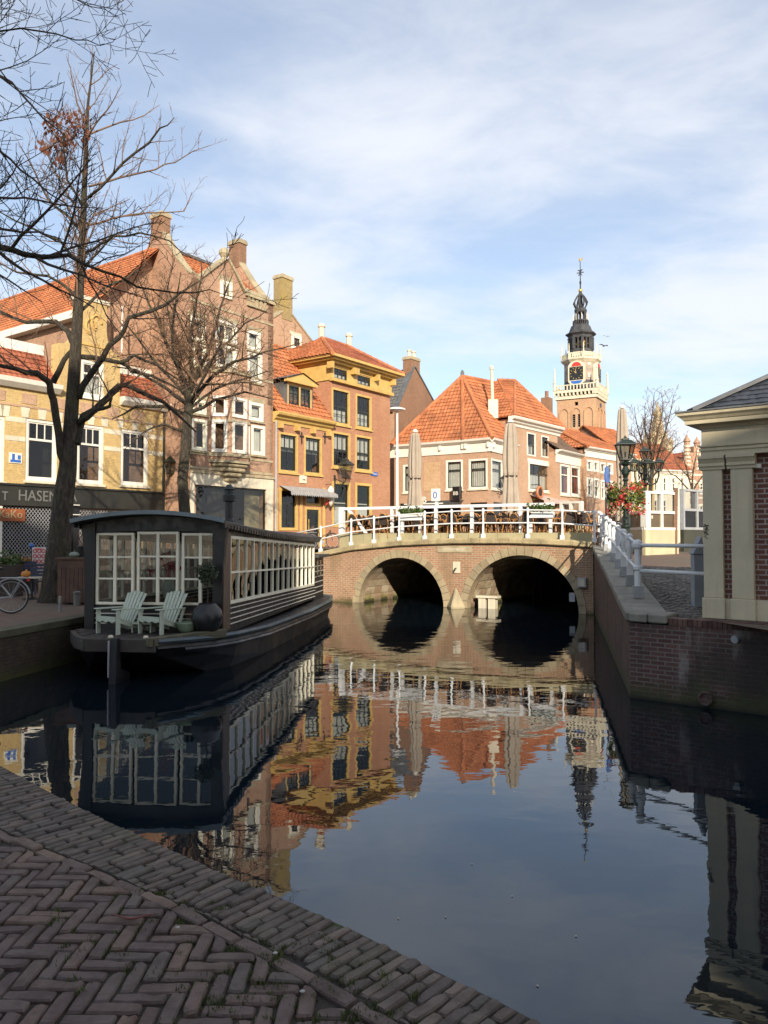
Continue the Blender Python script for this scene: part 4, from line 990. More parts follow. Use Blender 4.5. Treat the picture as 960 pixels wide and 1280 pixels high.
tiled([(u1, 6.6, zc + .1), (u0, 6.6, zc + .1), (u0, yr3, zr3), (u1, yr3, zr3)], 'roof', 'tile_orange', H)
ridge([(u0, yr3, zr3), (u1, yr3, zr3)], 'tile_orange', H)
m = MB()
for x in (u0 + .01, u1 - .01): m.add([(x, 0, zc), (x, 6.5, zc), (x, yr3, zr3 - .1)], [(0, 1, 2)])
m.build('gable_wall', M['b_orange'], H)
yd = .12; a, b, c, d = F.rect(359, 390, 481, 518, yd); 
dm = window(H, (a, b, c, d), 'yellow', .12, None, .05, None, 1, 1, 1, y=yd + .03, name='dormer')
mid = (a + b) / 2
for xa, xb in ((a + .12, mid - .05), (mid + .05, b - .12)):
    m = MB(); bars(m, xa, xb, c + .12, d - .12, yd + .01, yd + .09, .06); xm = (xa + xb) / 2; m.box(xm - .02, xm + .02, yd + .02, yd + .07, c + .15, d - .15)
    for f in (.33, .66): z = c + (d - c) * f; m.box(xa, xb, yd + .021, yd + .069, z - .02, z + .02)
    m.build('sash', M['blacksash'], dm, uv=False)
MB().box(mid - .05, mid + .05, yd, yd + .1, c + .1, d - .1).build('mullion', M['yellow'], dm)
mm = MB()
for i in range(24): x = a + .15 + (b - a - .3) * i / 24; mm.quad((x, yd + .22, c), (x + .06, yd + .25, c), (x + .06, yd + .25, d), (x, yd + .22, d))
mm.build('curtain', M['curtain'], dm, uv=False)
m = MB()
for x in (a - .02, b + .02): m.prism([(x - .03, yd, c - .1), (x - .03, yd, d + .1), (x - .03, yd + 1.9, d + .1)], (.06, 0, 0))
m.build('dormer_cheeks', M['lead'], H)
m = MB().box(a - .22, b + .22, yd - .2, yd + .0, d + .0, d + .14).prism([(a - .25, yd - .16, d + .142), (b + .25, yd - .16, d + .142), (mid, yd - .16, d + .52)], (0, .14, 0)); m.build('dormer_pediment', M['yellow'], H)
m = MB().add([(a - .3, yd - .25, d + .15), (mid, yd - .25, d + .56), (mid, yd + 2.4, d + .56), (a - .3, yd + 2.2, d + .15), (b + .3, yd - .25, d + .15), (b + .3, yd + 2.2, d + .15)], [(0, 1, 2, 3), (1, 4, 5, 2)]); m.build('dormer_roof', M['lead'], H)

# ---- tall orange brick house with the yellow entablature
u0, u1 = F.u(413.5), F.u(487.5); zc = F.z(449, 459); ze = F.z(449, 484)
H = fthing('yellow_trim_house', 'tall orange brick house with broad yellow cornice and hipped red roof', 'house', F)
wins = [R_(414.5, 437, 486.5, 531), R_(444.5, 464, 494, 536), R_(415, 437.5, 540.5, 585), R_(444, 464.5, 545, 589)]
low = [R_(415, 437.5, 602, 659), R_(444, 464.5, 604, 660)]
att = [R_(416, 434, 460.5, 475.5), R_(445.5, 463, 469.5, 483)]
wall(H, u0, u1, -.3, ze, wins + low, M['b_orange'], 6)
for i, r in enumerate(wins): window(H, r, 'yellow', .105, 'blacksash', .06, .5, 3, 3, 2, .03, curtain='curtain', cfrac=((0, .4), (0, .45), (.45, 1), (.3, 1))[i], proud=.03, sill='yellow')
for r in low: window(H, r, 'yellow', .14, 'blacksash', .06, .5, 1, 1, 1, .03, curtain='curtain', cfrac=(0, .55), proud=.03, name='shop_window')
wall(H, u0 - .06, u1 + .06, ze, zc - .1, att, M['yellow'], 6, .12, 'entablature', y=-.08)
for r in att: window(H, r, 'yellow', .05, 'blacksash', .05, None, 1, 3, 1, .04, y=-.02, curtain='curtain', cfrac=(0, .45))
m = MB()
profile_bar(m, u0 - .1, u1 + .1, [(.0, ze - .06), (-.2, ze - .06), (-.22, ze + .1), (.0, ze + .1)])
m.build('architrave', M['yellow'], H)
m = MB(); zz = zc + .12; o_ = .62
for (ya, zb), (yc, zd) in (((-.2, zc - .22), (-.3, zc - .1)), ((-.42, zc - .1), (-.5, zc + .0)), ((-.58, zc + .0), (-.66, zc + .13))):
    m.box(u0 + ya + .05, u1 - ya - .05, yc, 6.4, zb + .001, zd)
m.build('cornice', M['yellow'], H)
m = MB()
for px in (409, 437.5, 441, 467, 487):
    x = F.u(px, 470); MB().box(x - .08, x + .08, -.4, -.05, zc - .55, zc - .22).build('cornice_bracket', M['yellow'], H)
zr4 = 13.45 - F.o.z; A1, A2 = u0 + 2.3, u0 + 4.6; ym = 2.6; e = .6; zb = zc + .12; yB = 6.3
tiled([(u0 - e, -e, zb), (u1 + e, -e, zb), (A2, ym, zr4), (A1, ym, zr4)], 'roof', 'tile_red', H)
tiled([(u0 - e, yB, zb), (u0 - e, -e, zb), (A1, ym, zr4)], 'roof', 'tile_orange', H)
tiled([(u1 + e, -e, zb), (u1 + e, yB, zb), (A2, ym, zr4)], 'roof', 'tile_red', H)
tiled([(u1 + e, yB, zb), (u0 - e, yB, zb), (A1, ym, zr4), (A2, ym, zr4)], 'roof', 'tile_red', H)
ridge([(u0 - e, -e, zb), (A1, ym, zr4), (A2, ym, zr4), (u1 + e, -e, zb)], 'tile_orange', H, .12)
for x in (A1, A2 + .15): MB().lathe([(.17, -.2), (.16, .45), (.22, .5), (.22, .56), (.2, .58), (.2, .66)], (x, ym, zr4 + .1), 8).build('chimney_pot', M['palestone'], H)
a, b, c, d = R_(463.5, 471.5, 590, 595); o = MB().box(a, b, -.03, .0, c, d).build('street_sign', M['blue'], H); MB().box(a + .07, b - .07, -.036, -.02, c + .09, d - .09).build('sign_line', M['white'], o)
# iron wall lantern on this house
L = thing('wall_lantern', 'black iron wall lantern on the orange brick front above the shop', 'lantern', F.w(F.u(418, 600), 0, F.z(418, 600)), F.rz)
def lantern_head(c, w, h, parent, frame, top=True):
    x, y, z = c; m = MB()
    for g in range(4):
        an = math.pi / 4 + g * math.pi / 2; ca, sa = math.cos(an), math.sin(an); m.bar((x + w * .36 * ca, y + w * .36 * sa, z), (x + w * .62 * ca, y + w * .62 * sa, z + h * .62), .028, .028)
    m.lathe([(w * .3, -.05), (w * .4, -.03), (w * .4, .0), (w * .3, .01)], c, 4, math.pi / 4)
    m.lathe([(w * .74, h * .62), (w * .74, h * .645), (w * .34, h * .82), (w * .26, h * .84), (w * .26, h * .90), (w * .12, h * .93), (w * .06, h * .99), (w * .03, h * 1.04)], c, 4, math.pi / 4)
    m.lathe([(w * .05, h * .1), (w * .05, h * .3), (w * .02, h * .32)], c, 6)
    o = m.build('lantern', M[frame], parent, uv=False)
    g_ = MB(); 
    for q in range(4):
        a0, a1 = math.pi / 4 + q * math.pi / 2, math.pi / 4 + (q + 1) * math.pi / 2
        g_.quad((x + w * .355 * math.cos(a0), y + w * .355 * math.sin(a0), z + .01), (x + w * .355 * math.cos(a1), y + w * .355 * math.sin(a1), z + .01), (x + w * .615 * math.cos(a1), y + w * .615 * math.sin(a1), z + h * .615), (x + w * .615 * math.cos(a0), y + w * .615 * math.sin(a0), z + h * .615))
    g_.build('pane', M['glass'], o, uv=False); return o
lantern_head((0, -.75, .1), .62, 1.0, L, 'iron')
m = MB().tube([(0, 0, -.25), (0, -.4, -.3), (0, -.72, -.1), (0, -.75, .06)], .03, 6).tube([(0, 0, .1), (0, -.3, -.05), (0, -.6, -.16)], .022, 6).box(-.06, .06, -.04, .02, -.4, .25); m.build('bracket', M['iron'], L)
# white ornament hanging at the shop corner
t = thing('hanging_ornament', 'white sculpted ornament hanging at the right end of the grey awning', 'ornament', F.w(F.u(407, 618), -.35, F.z(407, 618)), F.rz)
MB().lathe([(.02, .42), (.12, .34), (.2, .2), (.13, .05), (.22, -.12), (.16, -.4), (.05, -.6)], n=10, sy=.7).build('figure', M['white'], t, smooth=True)
MB().tube([(-.1, 0, -.3), (-.35, .05, -.55)], [.07, .03], 6).build('tail', M['red'], t); MB().tube([(0, .36, .5), (0, 0, .5), (0, 0, .38)], .015, 5).build('bracket', M['iron'], t)

# ---- tall gable behind, with the chimney
F = Fr(-8.3, 37.8, 1.9, *dR); H = fthing('gabled_house', 'pinkish brick gable with a tall yellowish chimney rising behind the shop roof', 'house', F)
x, z = F.hit(359, 345); zap = F.z(361, 392); xl, zl_ = F.hit(331, 470); xr_, zr_2 = F.hit(392, 432)
sl_ = (zap - zr_2) / (xr_ - x); W2 = 3.6; zE = zap - sl_ * W2
m = MB().prism([(x - W2, 0, -.3), (x + W2, 0, -.3), (x + W2, 0, zE), (x + .32, 0, zap), (x - .32, 0, zap), (x - W2, 0, zE)], (0, .35, 0)); m.build('wall', M['b_pink'], H)
m = MB().quad((x - W2, .35, -.3), (x - W2, 9, -.3), (x - W2, 9, zE), (x - W2, .35, zE)).quad((x + W2, .35, -.3), (x + W2, .35, zE), (x + W2, 9, zE), (x + W2, 9, -.3)).prism([(x - W2, 9, -.3), (x + W2, 9, -.3), (x + W2, 9, zE), (x, 9, zap), (x - W2, 9, zE)], (0, .1, 0)); m.build('rear_wall', M['b_pink'], H)
tiled([(x - W2 - .1, 9, zE - .2), (x - W2 - .1, .3, zE - .2), (x - .1, .3, zap - .15), (x - .1, 9, zap - .15)], 'roof', 'tile_orange', H)
tiled([(x + W2 + .1, .3, zE - .2), (x + W2 + .1, 9, zE - .2), (x - .1, 9, zap - .15), (x - .1, .3, zap - .15)], 'roof', 'tile_orange', H)
m = MB()
for s_ in (-1, 1): m.bar((x + s_ * W2, .17, zE + .03), (x + s_ * .35, .17, zap + .03), .45, .1)
m.build('gable_coping', M['stone'], H)
M['b_yellowold'] = brick('lichened yellow brick', (.30, .22, .09), (.40, .29, .12), (.33, .27, .17), stain=(.42, .30, .05), st=.6)
chimney(H, x - .42, x + .42, -.02, .62, zap - .4, z, 'b_yellowold', 'stone')
window(H, F.rect(363.5, 375, 420, 437), 'cream_frame', .14, 'blacksash', .05, None, 1, 2, 2, .04, y=-.1, lintel='palestone')

# ---- brown gable with slate roof
F = Fr(.55, 49.5, 1.95, *dR); H = fthing('slate_roof_house', 'dark brown brick gable with grey tiled roof and chimney beside the yellow trimmed house', 'house', F)
xa, za = F.hit(518, 459); xr_, zr2 = F.hit(545, 508); sl2 = (za - zr2) / (xr_ - xa); W2 = xa - F.u(497.5, 500); zE = za - sl2 * W2; zL = F.z(497.5, 507); WR = F.u(546, 508) - xa; zRr = F.z(546, 509)
MB().prism([(xa - W2, 0, -.2), (xa + WR, 0, -.2), (xa + WR, 0, zRr), (xa, 0, za), (xa - W2, 0, zL)], (0, .3, 0)).build('wall', M['b_brown'], H)
m = MB().quad((xa - W2, .3, -.2), (xa - W2, 10, -.2), (xa - W2, 10, zL), (xa - W2, .3, zL)); m.prism([(xa - W2, 10, -.2), (xa + WR, 10, -.2), (xa + WR, 10, zRr), (xa, 10, za), (xa - W2, 10, zL)], (0, .1, 0)).quad((xa + WR, .3, -.2), (xa + WR, .3, zRr), (xa + WR, 10, zRr), (xa + WR, 10, -.2)); m.build('rear_wall', M['b_pink'], H)
tiled([(xa - W2 - .25, 10, zL - .35), (xa - W2 - .25, .25, zL - .35), (xa, .25, za - .05), (xa, 10, za - .05)], 'roof', 'slate_grey', H, .25, .3, .014, .03)
tiled([(xa + WR + .2, .25, zRr - .25), (xa + WR + .2, 10, zRr - .25), (xa, 10, za - .05), (xa, .25, za - .05)], 'roof', 'slate_grey', H, .25, .3, .014, .03)
m = MB(); m.bar((xa - W2 - .1, .12, zL - .1), (xa - .05, .12, za + .03), .4, .07).bar((xa + WR + .1, .12, zRr - .1), (xa + .05, .12, za + .03), .4, .07)
m.build('verge', M['lead'], H)
chimney(H, xa - .35, xa + .75, .05, .7, za - .6, F.z(517, 446), 'b_brown', 'stone', 2, 'palestone')
# ================================================================== CORNER HOUSE BEHIND THE TERRACE
H = thing('corner_house', 'pink brick corner house with cut corner, white frieze and steep orange roof', 'house', (0, 0, SQ))
def sub(F, par):                        # a facade frame inside another thing
    class S: pass
    return Matrix.Translation(Vector((F.o.x, F.o.y, 0))) @ Matrix.Rotation(F.rz, 4, 'Z')
def put(o, F, H): o.parent = H; o.location = Vector((F.o.x, F.o.y, F.o.z)) - Vector(H.location); o.rotation_euler = (0, 0, F.rz); return o
def E2(a, b): return Fr(a[0], a[1], SQ, b[0] - a[0], b[1] - a[1])
Q0, Q1, Q2, Q3 = (.64, 47.6), (4.65, 45.1), (6.1, 44.0), (7.8, 46.8); T1 = (11.7, 51.6)
FA, FB, FC, FD = E2(Q0, Q1), E2(Q1, Q2), E2(Q2, Q3), E2(Q3, T1)
def flen(a, b): return math.hypot(b[0] - a[0], b[1] - a[1])
class Hold:                             # collects children built in a facade's own coordinates
    pass
def facade(F, L, z1, wins, mat, depth, parent, reveal=.12, name='wall'):
    m_before = set(bpy.data.objects)
    wall(parent, 0, L, -.1, z1, wins, mat, depth, reveal, name, sides=False)
def setframe(F, H, fn):
    before = set(o.name for o in H.children); fn()
    for o in H.children:
        if o.name not in before: put(o, F, H)
zfr = FA.z(560, 568); zev = FA.z(579, 553)
lowA = [FA.rect(475 + 25, 540, 629, 668), FA.rect(548, 576, 631, 668)]
def fA():
    ws = [FA.rect(504, 513, 581, 616), FA.rect(557.5, 578.5, 575, 612.5)]
    wall(H, 0, flen(Q0, Q1), -.1, zev - .05, ws + lowA, M['b_pink'], 1, .12, sides=False)
    for w in ws: window(H, w, 'white', .11, 'blacksash', .05, .3, 1, 1, 1, curtain='curtain', sill='palestone', proud=.02)
    for w in lowA: window(H, w, 'black', .08, None, .06, .3, 2, 2, 1, name='shop_window')
    a, b, c, d = FA.rect(530, 550, 578, 614); MB().box(a, b, -.02, .03, c, d).build('blind_window', brick('blind window brick', (.50, .31, .16), (.57, .37, .2), (.5, .4, .28)), H)
    a, b = FA.u(498), FA.u(580); z = FA.z(540, 626); m = MB().quad((a + .9, 0, z), (b, 0, z), (b, -.8, z - .35), (a + .9, -.8, z - .35)).quad((a + .9, -.8, z - .35), (b, -.8, z - .35), (b, -.81, z - .5), (a + .9, -.81, z - .5)); m.build('awning', plain('charcoal awning', (.05, .05, .05), .8), H)
    frieze(flen(Q0, Q1), -.3, .08)
def frieze(L, a, b):
    MB().box(a, L + b, -.06, .1, zfr, zev - .1).build('frieze', M['white'], H)
    m = MB(); profile_bar(m, a - .0, L + b + .05, [(.1, zev - .12), (-.12, zev - .12), (-.3, zev), (-.34, zev + .12), (.1, zev + .12)]); m.build('gutter', M['white'], H)
    for i in range(int(L / 1.5) + 1): MB().box(.2 + i * 1.5, .32 + i * 1.5, -.2, -.05, zev - .4, zev - .12).build('bracket', M['white'], H)
setframe(FA, H, fA)
def fB():
    ws = [FB.rect(586, 609.5, 573.5, 611)]; L = flen(Q1, Q2); lw = [FB.rect(588, 609, 628, 668)]
    wall(H, 0, L, -.1, zev - .05, ws + lw, M['b_pink'], 1, .12, sides=False)
    for w in ws: window(H, w, 'white', .11, 'blacksash', .05, .3, 1, 1, 1, curtain='curtain', sill='palestone', proud=.02)
    for w in lw: window(H, w, 'black', .08, None, .06, .3, 1, 1, 1, name='shop_window')
    frieze(L, -.08, .12)
setframe(FB, H, fB)
def fC():
    ws = [FC.rect(614, 628, 574.5, 612)]; L = flen(Q2, Q3); lw = [FC.rect(617, 629, 628, 668)]
    wall(H, 0, L, -.1, zev - .05, ws + lw, M['b_pink'], 1, .12, sides=False)
    for w in ws: window(H, w, 'white', .11, 'blacksash', .05, .3, 1, 1, 1, curtain='curtain', sill='palestone', proud=.02)
    for w in lw: window(H, w, 'black', .08, None, .06, .3, 1, 1, 1, name='shop_window')
    frieze(L, -.08, .5)
setframe(FC, H, fC)
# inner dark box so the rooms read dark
hx = MB().prism([(Q0[0] + 1.2, Q0[1] + 1.4, .05), (Q1[0] + .4, Q1[1] + 1.6, .05), (Q2[0] - .1, Q2[1] + 1.7, .05), (Q3[0] - 1.2, Q3[1] + .8, .05), (6, 52, .05), (2.5, 53, .05)], (0, 0, zev - .4)); hx.build('shade_fill', M['shade_fill'], H, uv=False)
MB().quad((Q0[0], Q0[1], -.1), (Q0[0], Q0[1], zev), (3, 53.5, zev), (3, 53.5, -.1)).build('side_wall', M['b_pink'], H)
ze = zev + .1
def off2(p, d): c = Vector((5.0, 49)); v = (Vector(p) - c); v = v * (1 + d / v.length) + c; return (v.x, v.y, ze)
e0, e1, e2, e3 = off2(Q0, .35), off2(Q1, .35), off2(Q2, .35), (Q3[0] + .4, Q3[1] + .1, ze)
ap = at(578, 470.5, 48.2); ap = (ap.x, ap.y, ap.z - SQ); r2 = at(622, 478, 50.4); r2 = (r2.x, r2.y, ap[2])
bk = (2.6, 54, ze); bk2 = (9, 56, ze)
for P in ((e0, e1, ap), (e1, e2, ap), (e2, e3, ap), (e3, r2, ap), (e0, ap, bk), (bk, ap, r2, bk2)):
    n_ = (Vector(P[1]) - Vector(P[0])).cross(Vector(P[2]) - Vector(P[0]))
    if len(P) == 4:
        tiled(P[:3], 'roof', 'tile_orange', H); tiled((P[0], P[2], P[3]), 'roof', 'tile_orange', H)
    else: tiled(P, 'roof', 'tile_orange', H)
ridge([e0, ap, r2], 'tile_orange', H, .13); ridge([e1, ap], 'tile_orange', H, .13); ridge([e2, ap], 'tile_orange', H, .13)
p = at(616, 507, 47.2); q = at(614.5, 460, 47.2)
fl = MB().tube([(p.x, p.y, p.z - SQ - .6), (q.x, q.y, q.z - SQ)], .10, 8).lathe([(.13, 0), (.13, .18), (.08, .25)], (q.x, q.y, q.z - SQ - .1), 8).box(p.x - .3, p.x + .3, p.y - .2, p.y + .2, p.z - SQ - .8, p.z - SQ + .35).build('flue', M['palestone'], H)
MB().lathe([(.1, -.2), (.12, .25), (.05, .4)], ap, 8).build('finial', M['lead'], H)
# taller part with its own cornice
zc = FD.z(665, 529.5); LD = flen(Q3, T1)
def fD():
    ws = [FD.rect(658.5, 669.5, 541, 570), FD.rect(676.5, 686, 545, 572), FD.rect(660.5, 689.5, 579, 614.5)]
    lw = [FD.rect(645, 692, 634, 668)]
    wall(H, 0, LD, -.1, zc, ws + lw, M['b_pink'], 7, .12)
    for w in ws[:2]: window(H, w, 'white', .09, 'blacksash', .045, .5, 2, 2, 1, .03, curtain='curtain', cfrac=(0, .5), proud=.02)
    window(H, ws[2], 'white', .13, 'blacksash', .05, .35, 4, 2, 1, .08, curtain='curtain', cfrac=(0, .6), proud=.04, sill='palestone', lintel='white')
    window(H, lw[0], 'black', .08, None, .06, None, 1, 3, 1, name='shop_window')
    cornice(H, -.35, LD + .3, zc + .12, 'white', .55, .45)
    z = FD.z(672, 619); a, b = FD.u(662), FD.u(700); MB().quad((a, 0, z), (b, 0, z), (b, -1.0, z - .4), (a, -1.0, z - .4)).quad((a, -1, z - .4), (b, -1, z - .4), (b, -1, z - .55), (a, -1, z - .55)).build('awning', plain('pale pink awning', (.5, .38, .33), .9), H)
setframe(FD, H, fD)
zt2 = zc + .12
def DW(u, y, z): v = FD.d * u + FD.n * y + FD.o; return (v.x, v.y, z)
t0, t1, b1, b0 = DW(-.3, -.4, zt2), DW(LD + .3, -.4, zt2), DW(LD + .3, 7.2, zt2), DW(-.3, 7.2, zt2)
rr1 = at(643.5, 476, 50.6); rr1 = (rr1.x, rr1.y, rr1.z - SQ); rr0 = DW(2.2, 4.4, rr1[2])
rr0 = (r2[0], r2[1], rr1[2])
for P in ((t0, t1, rr1), (t0, rr1, rr0), (t1, b1, rr1), (b1, b0, rr1), (b0, rr0, rr1), (t0, rr0, b0)): tiled(P, 'roof', 'tile_orange', H)
ridge([rr0, rr1, t1], 'tile_orange', H, .13); ridge([t0, rr1], 'tile_orange', H, .1)
# signs on the corner house
t = thing('hanging_sign', 'black box sign with white letters on the cut corner of the corner house', 'sign', FB.w(-.1, -.5, FB.z(577, 616)), FB.rz)
MB().box(-.27, .27, -.12, .12, -.42, .34).build('box', M['black'], t, bevel=.03); MB().tube([(0, .5, .25), (0, .12, .25)], .03, 6).build('bracket', M['iron'], t)
tm = text_mb('BB', .31, .01); tm.xf(Matrix.Translation((-.205, -.13, -.16))); tm.build('lettering', M['white'], t, uv=False)
t = thing('wall_lantern', 'small iron wall lantern on the pink brick right of the cut corner', 'lantern', FC.w(FC.u(621, 606), 0, FC.z(621, 608)), FC.rz)
lantern_head((0, -.5, .0), .45, .7, t, 'iron'); MB().tube([(0, 0, -.4), (0, -.3, -.5), (0, -.5, -.05)], .025, 6).tube([(0, 0, -.1), (0, -.35, -.3)], .02, 6).build('bracket', M['iron'], t)
t = thing('hanging_sign', 'round orange ring shaped sign above the pale pink awning', 'sign', FD.w(FD.u(664, 616), -.6, FD.z(664, 616)), FD.rz)
pr = [(.34 * math.cos(g), 0, .34 * math.sin(g)) for g in [i * math.pi / 10 for i in range(21)]]
MB().tube(pr, .09, 8, False).build('ring', plain('orange sign paint', (.42, .15, .06), .5), t, smooth=True); MB().box(-.3, .3, -.05, .05, -.2, .2).build('centre', M['chairdark'], t); MB().tube([(0, .6, .5), (0, 0, .5), (0, 0, .4)], .03, 6).build('bracket', M['iron'], t)
a = FA.w(FA.u(538, 623), -.9, FA.z(538, 627)); t = thing('letter_sign', 'pale letters BB standing above the charcoal awning of the corner house', 'sign', a, FA.rz)
tm = text_mb('BB', .55, .06); tm.xf(Matrix.Translation((-.4, 0, -.12))); tm.build('lettering', M['white'], t, uv=False); MB().box(-1.3, 1.3, -.02, .06, -.2, -.13).build('rail', M['white'], t)

# ================================================================== HOUSES TOWARDS THE TOWER
FE = Fr(11.3, 50.2, SQ, .583, .81)
H = fthing('shop_house', 'low pink brick house with brown roof, skylight and tall windows with red curtains', 'house', FE)
LE = FE.u(731, 572); ze = FE.z(713, 568)
ws = [FE.rect(700.5, 712, 581, 619), FE.rect(713.5, 725, 583, 620)]
wall(H, 0, LE, -.1, ze, ws, M['b_pink'], 7)
for w in ws: window(H, w, 'white', .12, None, .05, .3, 1, 1, 1, curtain='redcurtain+', proud=.02, sill='palestone')
MB().box(-.02, LE, -.05, .05, FE.z(713, 581), ze).build('frieze', M['white'], H); cornice(H, -.1, LE + .15, ze + .1, 'white', .3, .4)
yr = 3.4; zr_ = ze + 2.6
tiled([(-.1, -.3, ze + .1), (LE + .1, -.3, ze + .1), (LE + .1, yr, zr_), (-.1, yr, zr_)], 'roof', 'tile_brown', H); tiled([(LE + .1, 7.1, ze), (-.1, 7.1, ze), (-.1, yr, zr_), (LE + .1, yr, zr_)], 'roof', 'tile_brown', H)
k0 = Vector((.9, -.3 + 3.7 * .35, ze + .1 + 2.5 * .35)); sd = Vector((0, 3.7, 2.5)).normalized(); nn = Vector((0, -2.5, 3.7)).normalized()
o = MB().prism([k0 + nn * .03, k0 + Vector((1.3, 0, 0)) + nn * .03, k0 + Vector((1.3, 0, 0)) + sd * 1.7 + nn * .03, k0 + sd * 1.7 + nn * .03], nn * .1).build('skylight', M['lead'], H)
g0 = k0 + nn * .15; MB().quad(g0 + Vector((.1, 0, 0)) + sd * .1, g0 + Vector((1.2, 0, 0)) + sd * .1, g0 + Vector((1.2, 0, 0)) + sd * 1.6, g0 + Vector((.1, 0, 0)) + sd * 1.6).build('pane', plain('skylight glass', (.35, .45, .55), .1), o)
m = MB()
for x in (0.01, LE - .01): m.add([(x, 0, ze), (x, 7, ze), (x, yr, zr_ - .1)], [(0, 1, 2)])
m.build('gable_wall', M['b_brown'], H)
p = FE.loc(at(683.5, 508, 55)); m = MB().box(p.x - .35, p.x + .35, p.y - .3, p.y + .3, ze, p.z + .6).lathe([(.2, 0), (.14, .1), (.14, .5)], (p.x, p.y, p.z + .6), 8); m.build('chimney', M['b_brown'], H)

FG = Fr(14.05, 53.3, SQ, .69, .724)
H = fthing('terrace_house', 'pale pink house with hipped orange roof and blue solar panels before the tower', 'house', FG)
LG = FG.u(789, 570); ze = FG.z(748, 563.5)
ws = [FG.rect(733.5, 740.5, 575, 589), FG.rect(741.5, 748.5, 576, 590), FG.rect(750, 757, 578, 592), FG.rect(759, 766, 579, 593), FG.rect(733.5, 740.5, 597, 621), FG.rect(742, 749, 598, 623), FG.rect(751, 757, 600, 625), FG.rect(760, 766, 601, 626)]
wall(H, 0, LG, -.1, ze, ws, M['b_pink'], 7)
for i, w in enumerate(ws): window(H, w, 'white', .13, None, .05, .35 if i > 3 else None, 2, 1, 1, curtain='curtain', cfrac=(0, 1) if i < 4 else (0, .5), proud=.03)
MB().box(-.02, LG + .02, -.06, .05, FG.z(748, 573), ze).build('frieze', M['white'], H); cornice(H, -.15, LG + .15, ze + .12, 'white', .35, .4)
z0 = ze + .12; zr_ = FG.z(728, 541, 3.6); ym = 3.6
x1 = 1.4
c0, c1, c2, c3 = (-.3, -.35, z0), (LG + .2, -.35, z0), (LG + .2, 7.2, z0), (-.3, 7.2, z0); ra, rb = (x1, ym, zr_), (LG - 1.5, ym, zr_)
for P in ((c0, c1, rb, ra), (c3, c0, ra), (c1, c2, rb), (c2, c3, ra, rb)): tiled(P, 'roof', 'tile_orange', H)
ridge([c0, ra, rb], 'tile_orange', H, .13)
MB().lathe([(.12, 0), (.14, .3), (.3, .42), (.1, .5), (.1, .8)], ra, 8).build('finial', M['white'], H)
# rear wing with the panels, ridge running back and left
wa = Vector((x1 - 3.6, 10.5, z0)); 
P = [(-.3, 7.2, z0), (-.3, -.35, z0)]
sdv = (Vector(ra) - Vector((-.3, 3.4, z0)));
def sol(f0, f1, g0, g1):
    base = Vector((-.3, 0, z0)); up = Vector((1.7, 0, zr_ - z0)); nrm = Vector((-(zr_ - z0), 0, 1.7)).normalized() * .12
    A = [base + up * g0 + Vector((0, f0, 0)), base + up * g0 + Vector((0, f1, 0)), base + up * g1 + Vector((0, f1, 0)), base + up * g1 + Vector((0, f0, 0))]
    return [a + nrm for a in A]
# lower neighbouring roof carrying the solar panels
H2 = fthing('terrace_house', 'orange roofed house with dark blue solar panels between skylight roof and tower', 'house', FG)
F_ = FG
e_l = FG.loc(at(701, 560, 57)); r_l = FG.loc(at(699, 541, 61)); r_r = FG.loc(at(731, 541.5, 61)); e_r = FG.loc(at(742, 575, 57))
tiled([tuple(e_l), tuple(e_r), tuple(r_r), tuple(r_l)], 'roof', 'tile_orange', H2)
E_, Rr = Vector(e_l), Vector(r_l); ud = (Vector(e_r) - E_); vd = (Rr - E_); nn = ud.cross(vd).normalized()
if nn.z < 0: nn = -nn
m = MB()
for i in range(2):
    for j in range(1):
        a0, a1 = .20 + i * .22, .20 + i * .22 + .2; P = [E_ + ud * a0 + vd * .2 + nn * .08, E_ + ud * a1 + vd * .2 + nn * .08, E_ + ud * a1 + vd * .82 + nn * .08, E_ + ud * a0 + vd * .82 + nn * .08]; mm = MB().prism(P, nn * .06); mm.build('solar_panel', plain('solar cell blue', (.012, .025, .07), .18, .3, 6), H2)
m = MB(); m.prism([tuple(E_ + Vector((0, 0, -.05))), tuple(Vector(e_r) + Vector((0, 0, -.05))), (e_r.x, e_r.y, 0), (e_l.x, e_l.y, 0)], (0, 6, 0)); m.build('wall', M['b_pink'], H2)

# farther roofs and gables on the right
FH = Fr(19.2, 60, SQ, .80, .60)
H = fthing('terrace_house', 'cream fronted house with orange roof seen beyond the street lanterns', 'house', FH)
a, b = FH.u(783), FH.u(818, 600); ze = FH.z(800, 577)
ws = [FH.rect(786, 792, 583, 602), FH.rect(796, 802, 584, 603), FH.rect(806, 812, 585, 604), FH.rect(786, 792, 612, 634), FH.rect(796, 802, 612, 634), FH.rect(806, 812, 613, 634)]
wall(H, a, b, -.1, ze, ws, M['b_yellow'], 8)
for w in ws: window(H, w, 'white', .12, None, .05, .4, 1, 1, 1, curtain='curtain', cfrac=(0, .4), proud=.02)
cornice(H, a - .2, b + .2, ze + .15, 'cream', .4, .4)
tiled([(a - .2, -.3, ze + .15), (b + .2, -.3, ze + .15), (b + .2, 4, ze + 3.2), (a - .2, 4, ze + 3.2)], 'roof', 'tile_orange', H); tiled([(b + .2, 8, ze + .15), (a - .2, 8, ze + .15), (a - .2, 4, ze + 3.2), (b + .2, 4, ze + 3.2)], 'roof', 'tile_orange', H)
MB().add([(a, 0, ze), (a, 8, ze), (a, 4, ze + 3.1), (b, 0, ze), (b, 8, ze), (b, 4, ze + 3.1)], [(0, 1, 2), (3, 5, 4)]).build('gable_wall', M['b_brown'], H)
FI = Fr(26.0, 68, SQ, .93, .36)
H = fthing('terrace_house', 'white gutter house with dark red roof below the striped pinnacles', 'house', FI)
a, b = FI.u(812, 600), FI.u(862, 600); ze = FI.z(840, 590)
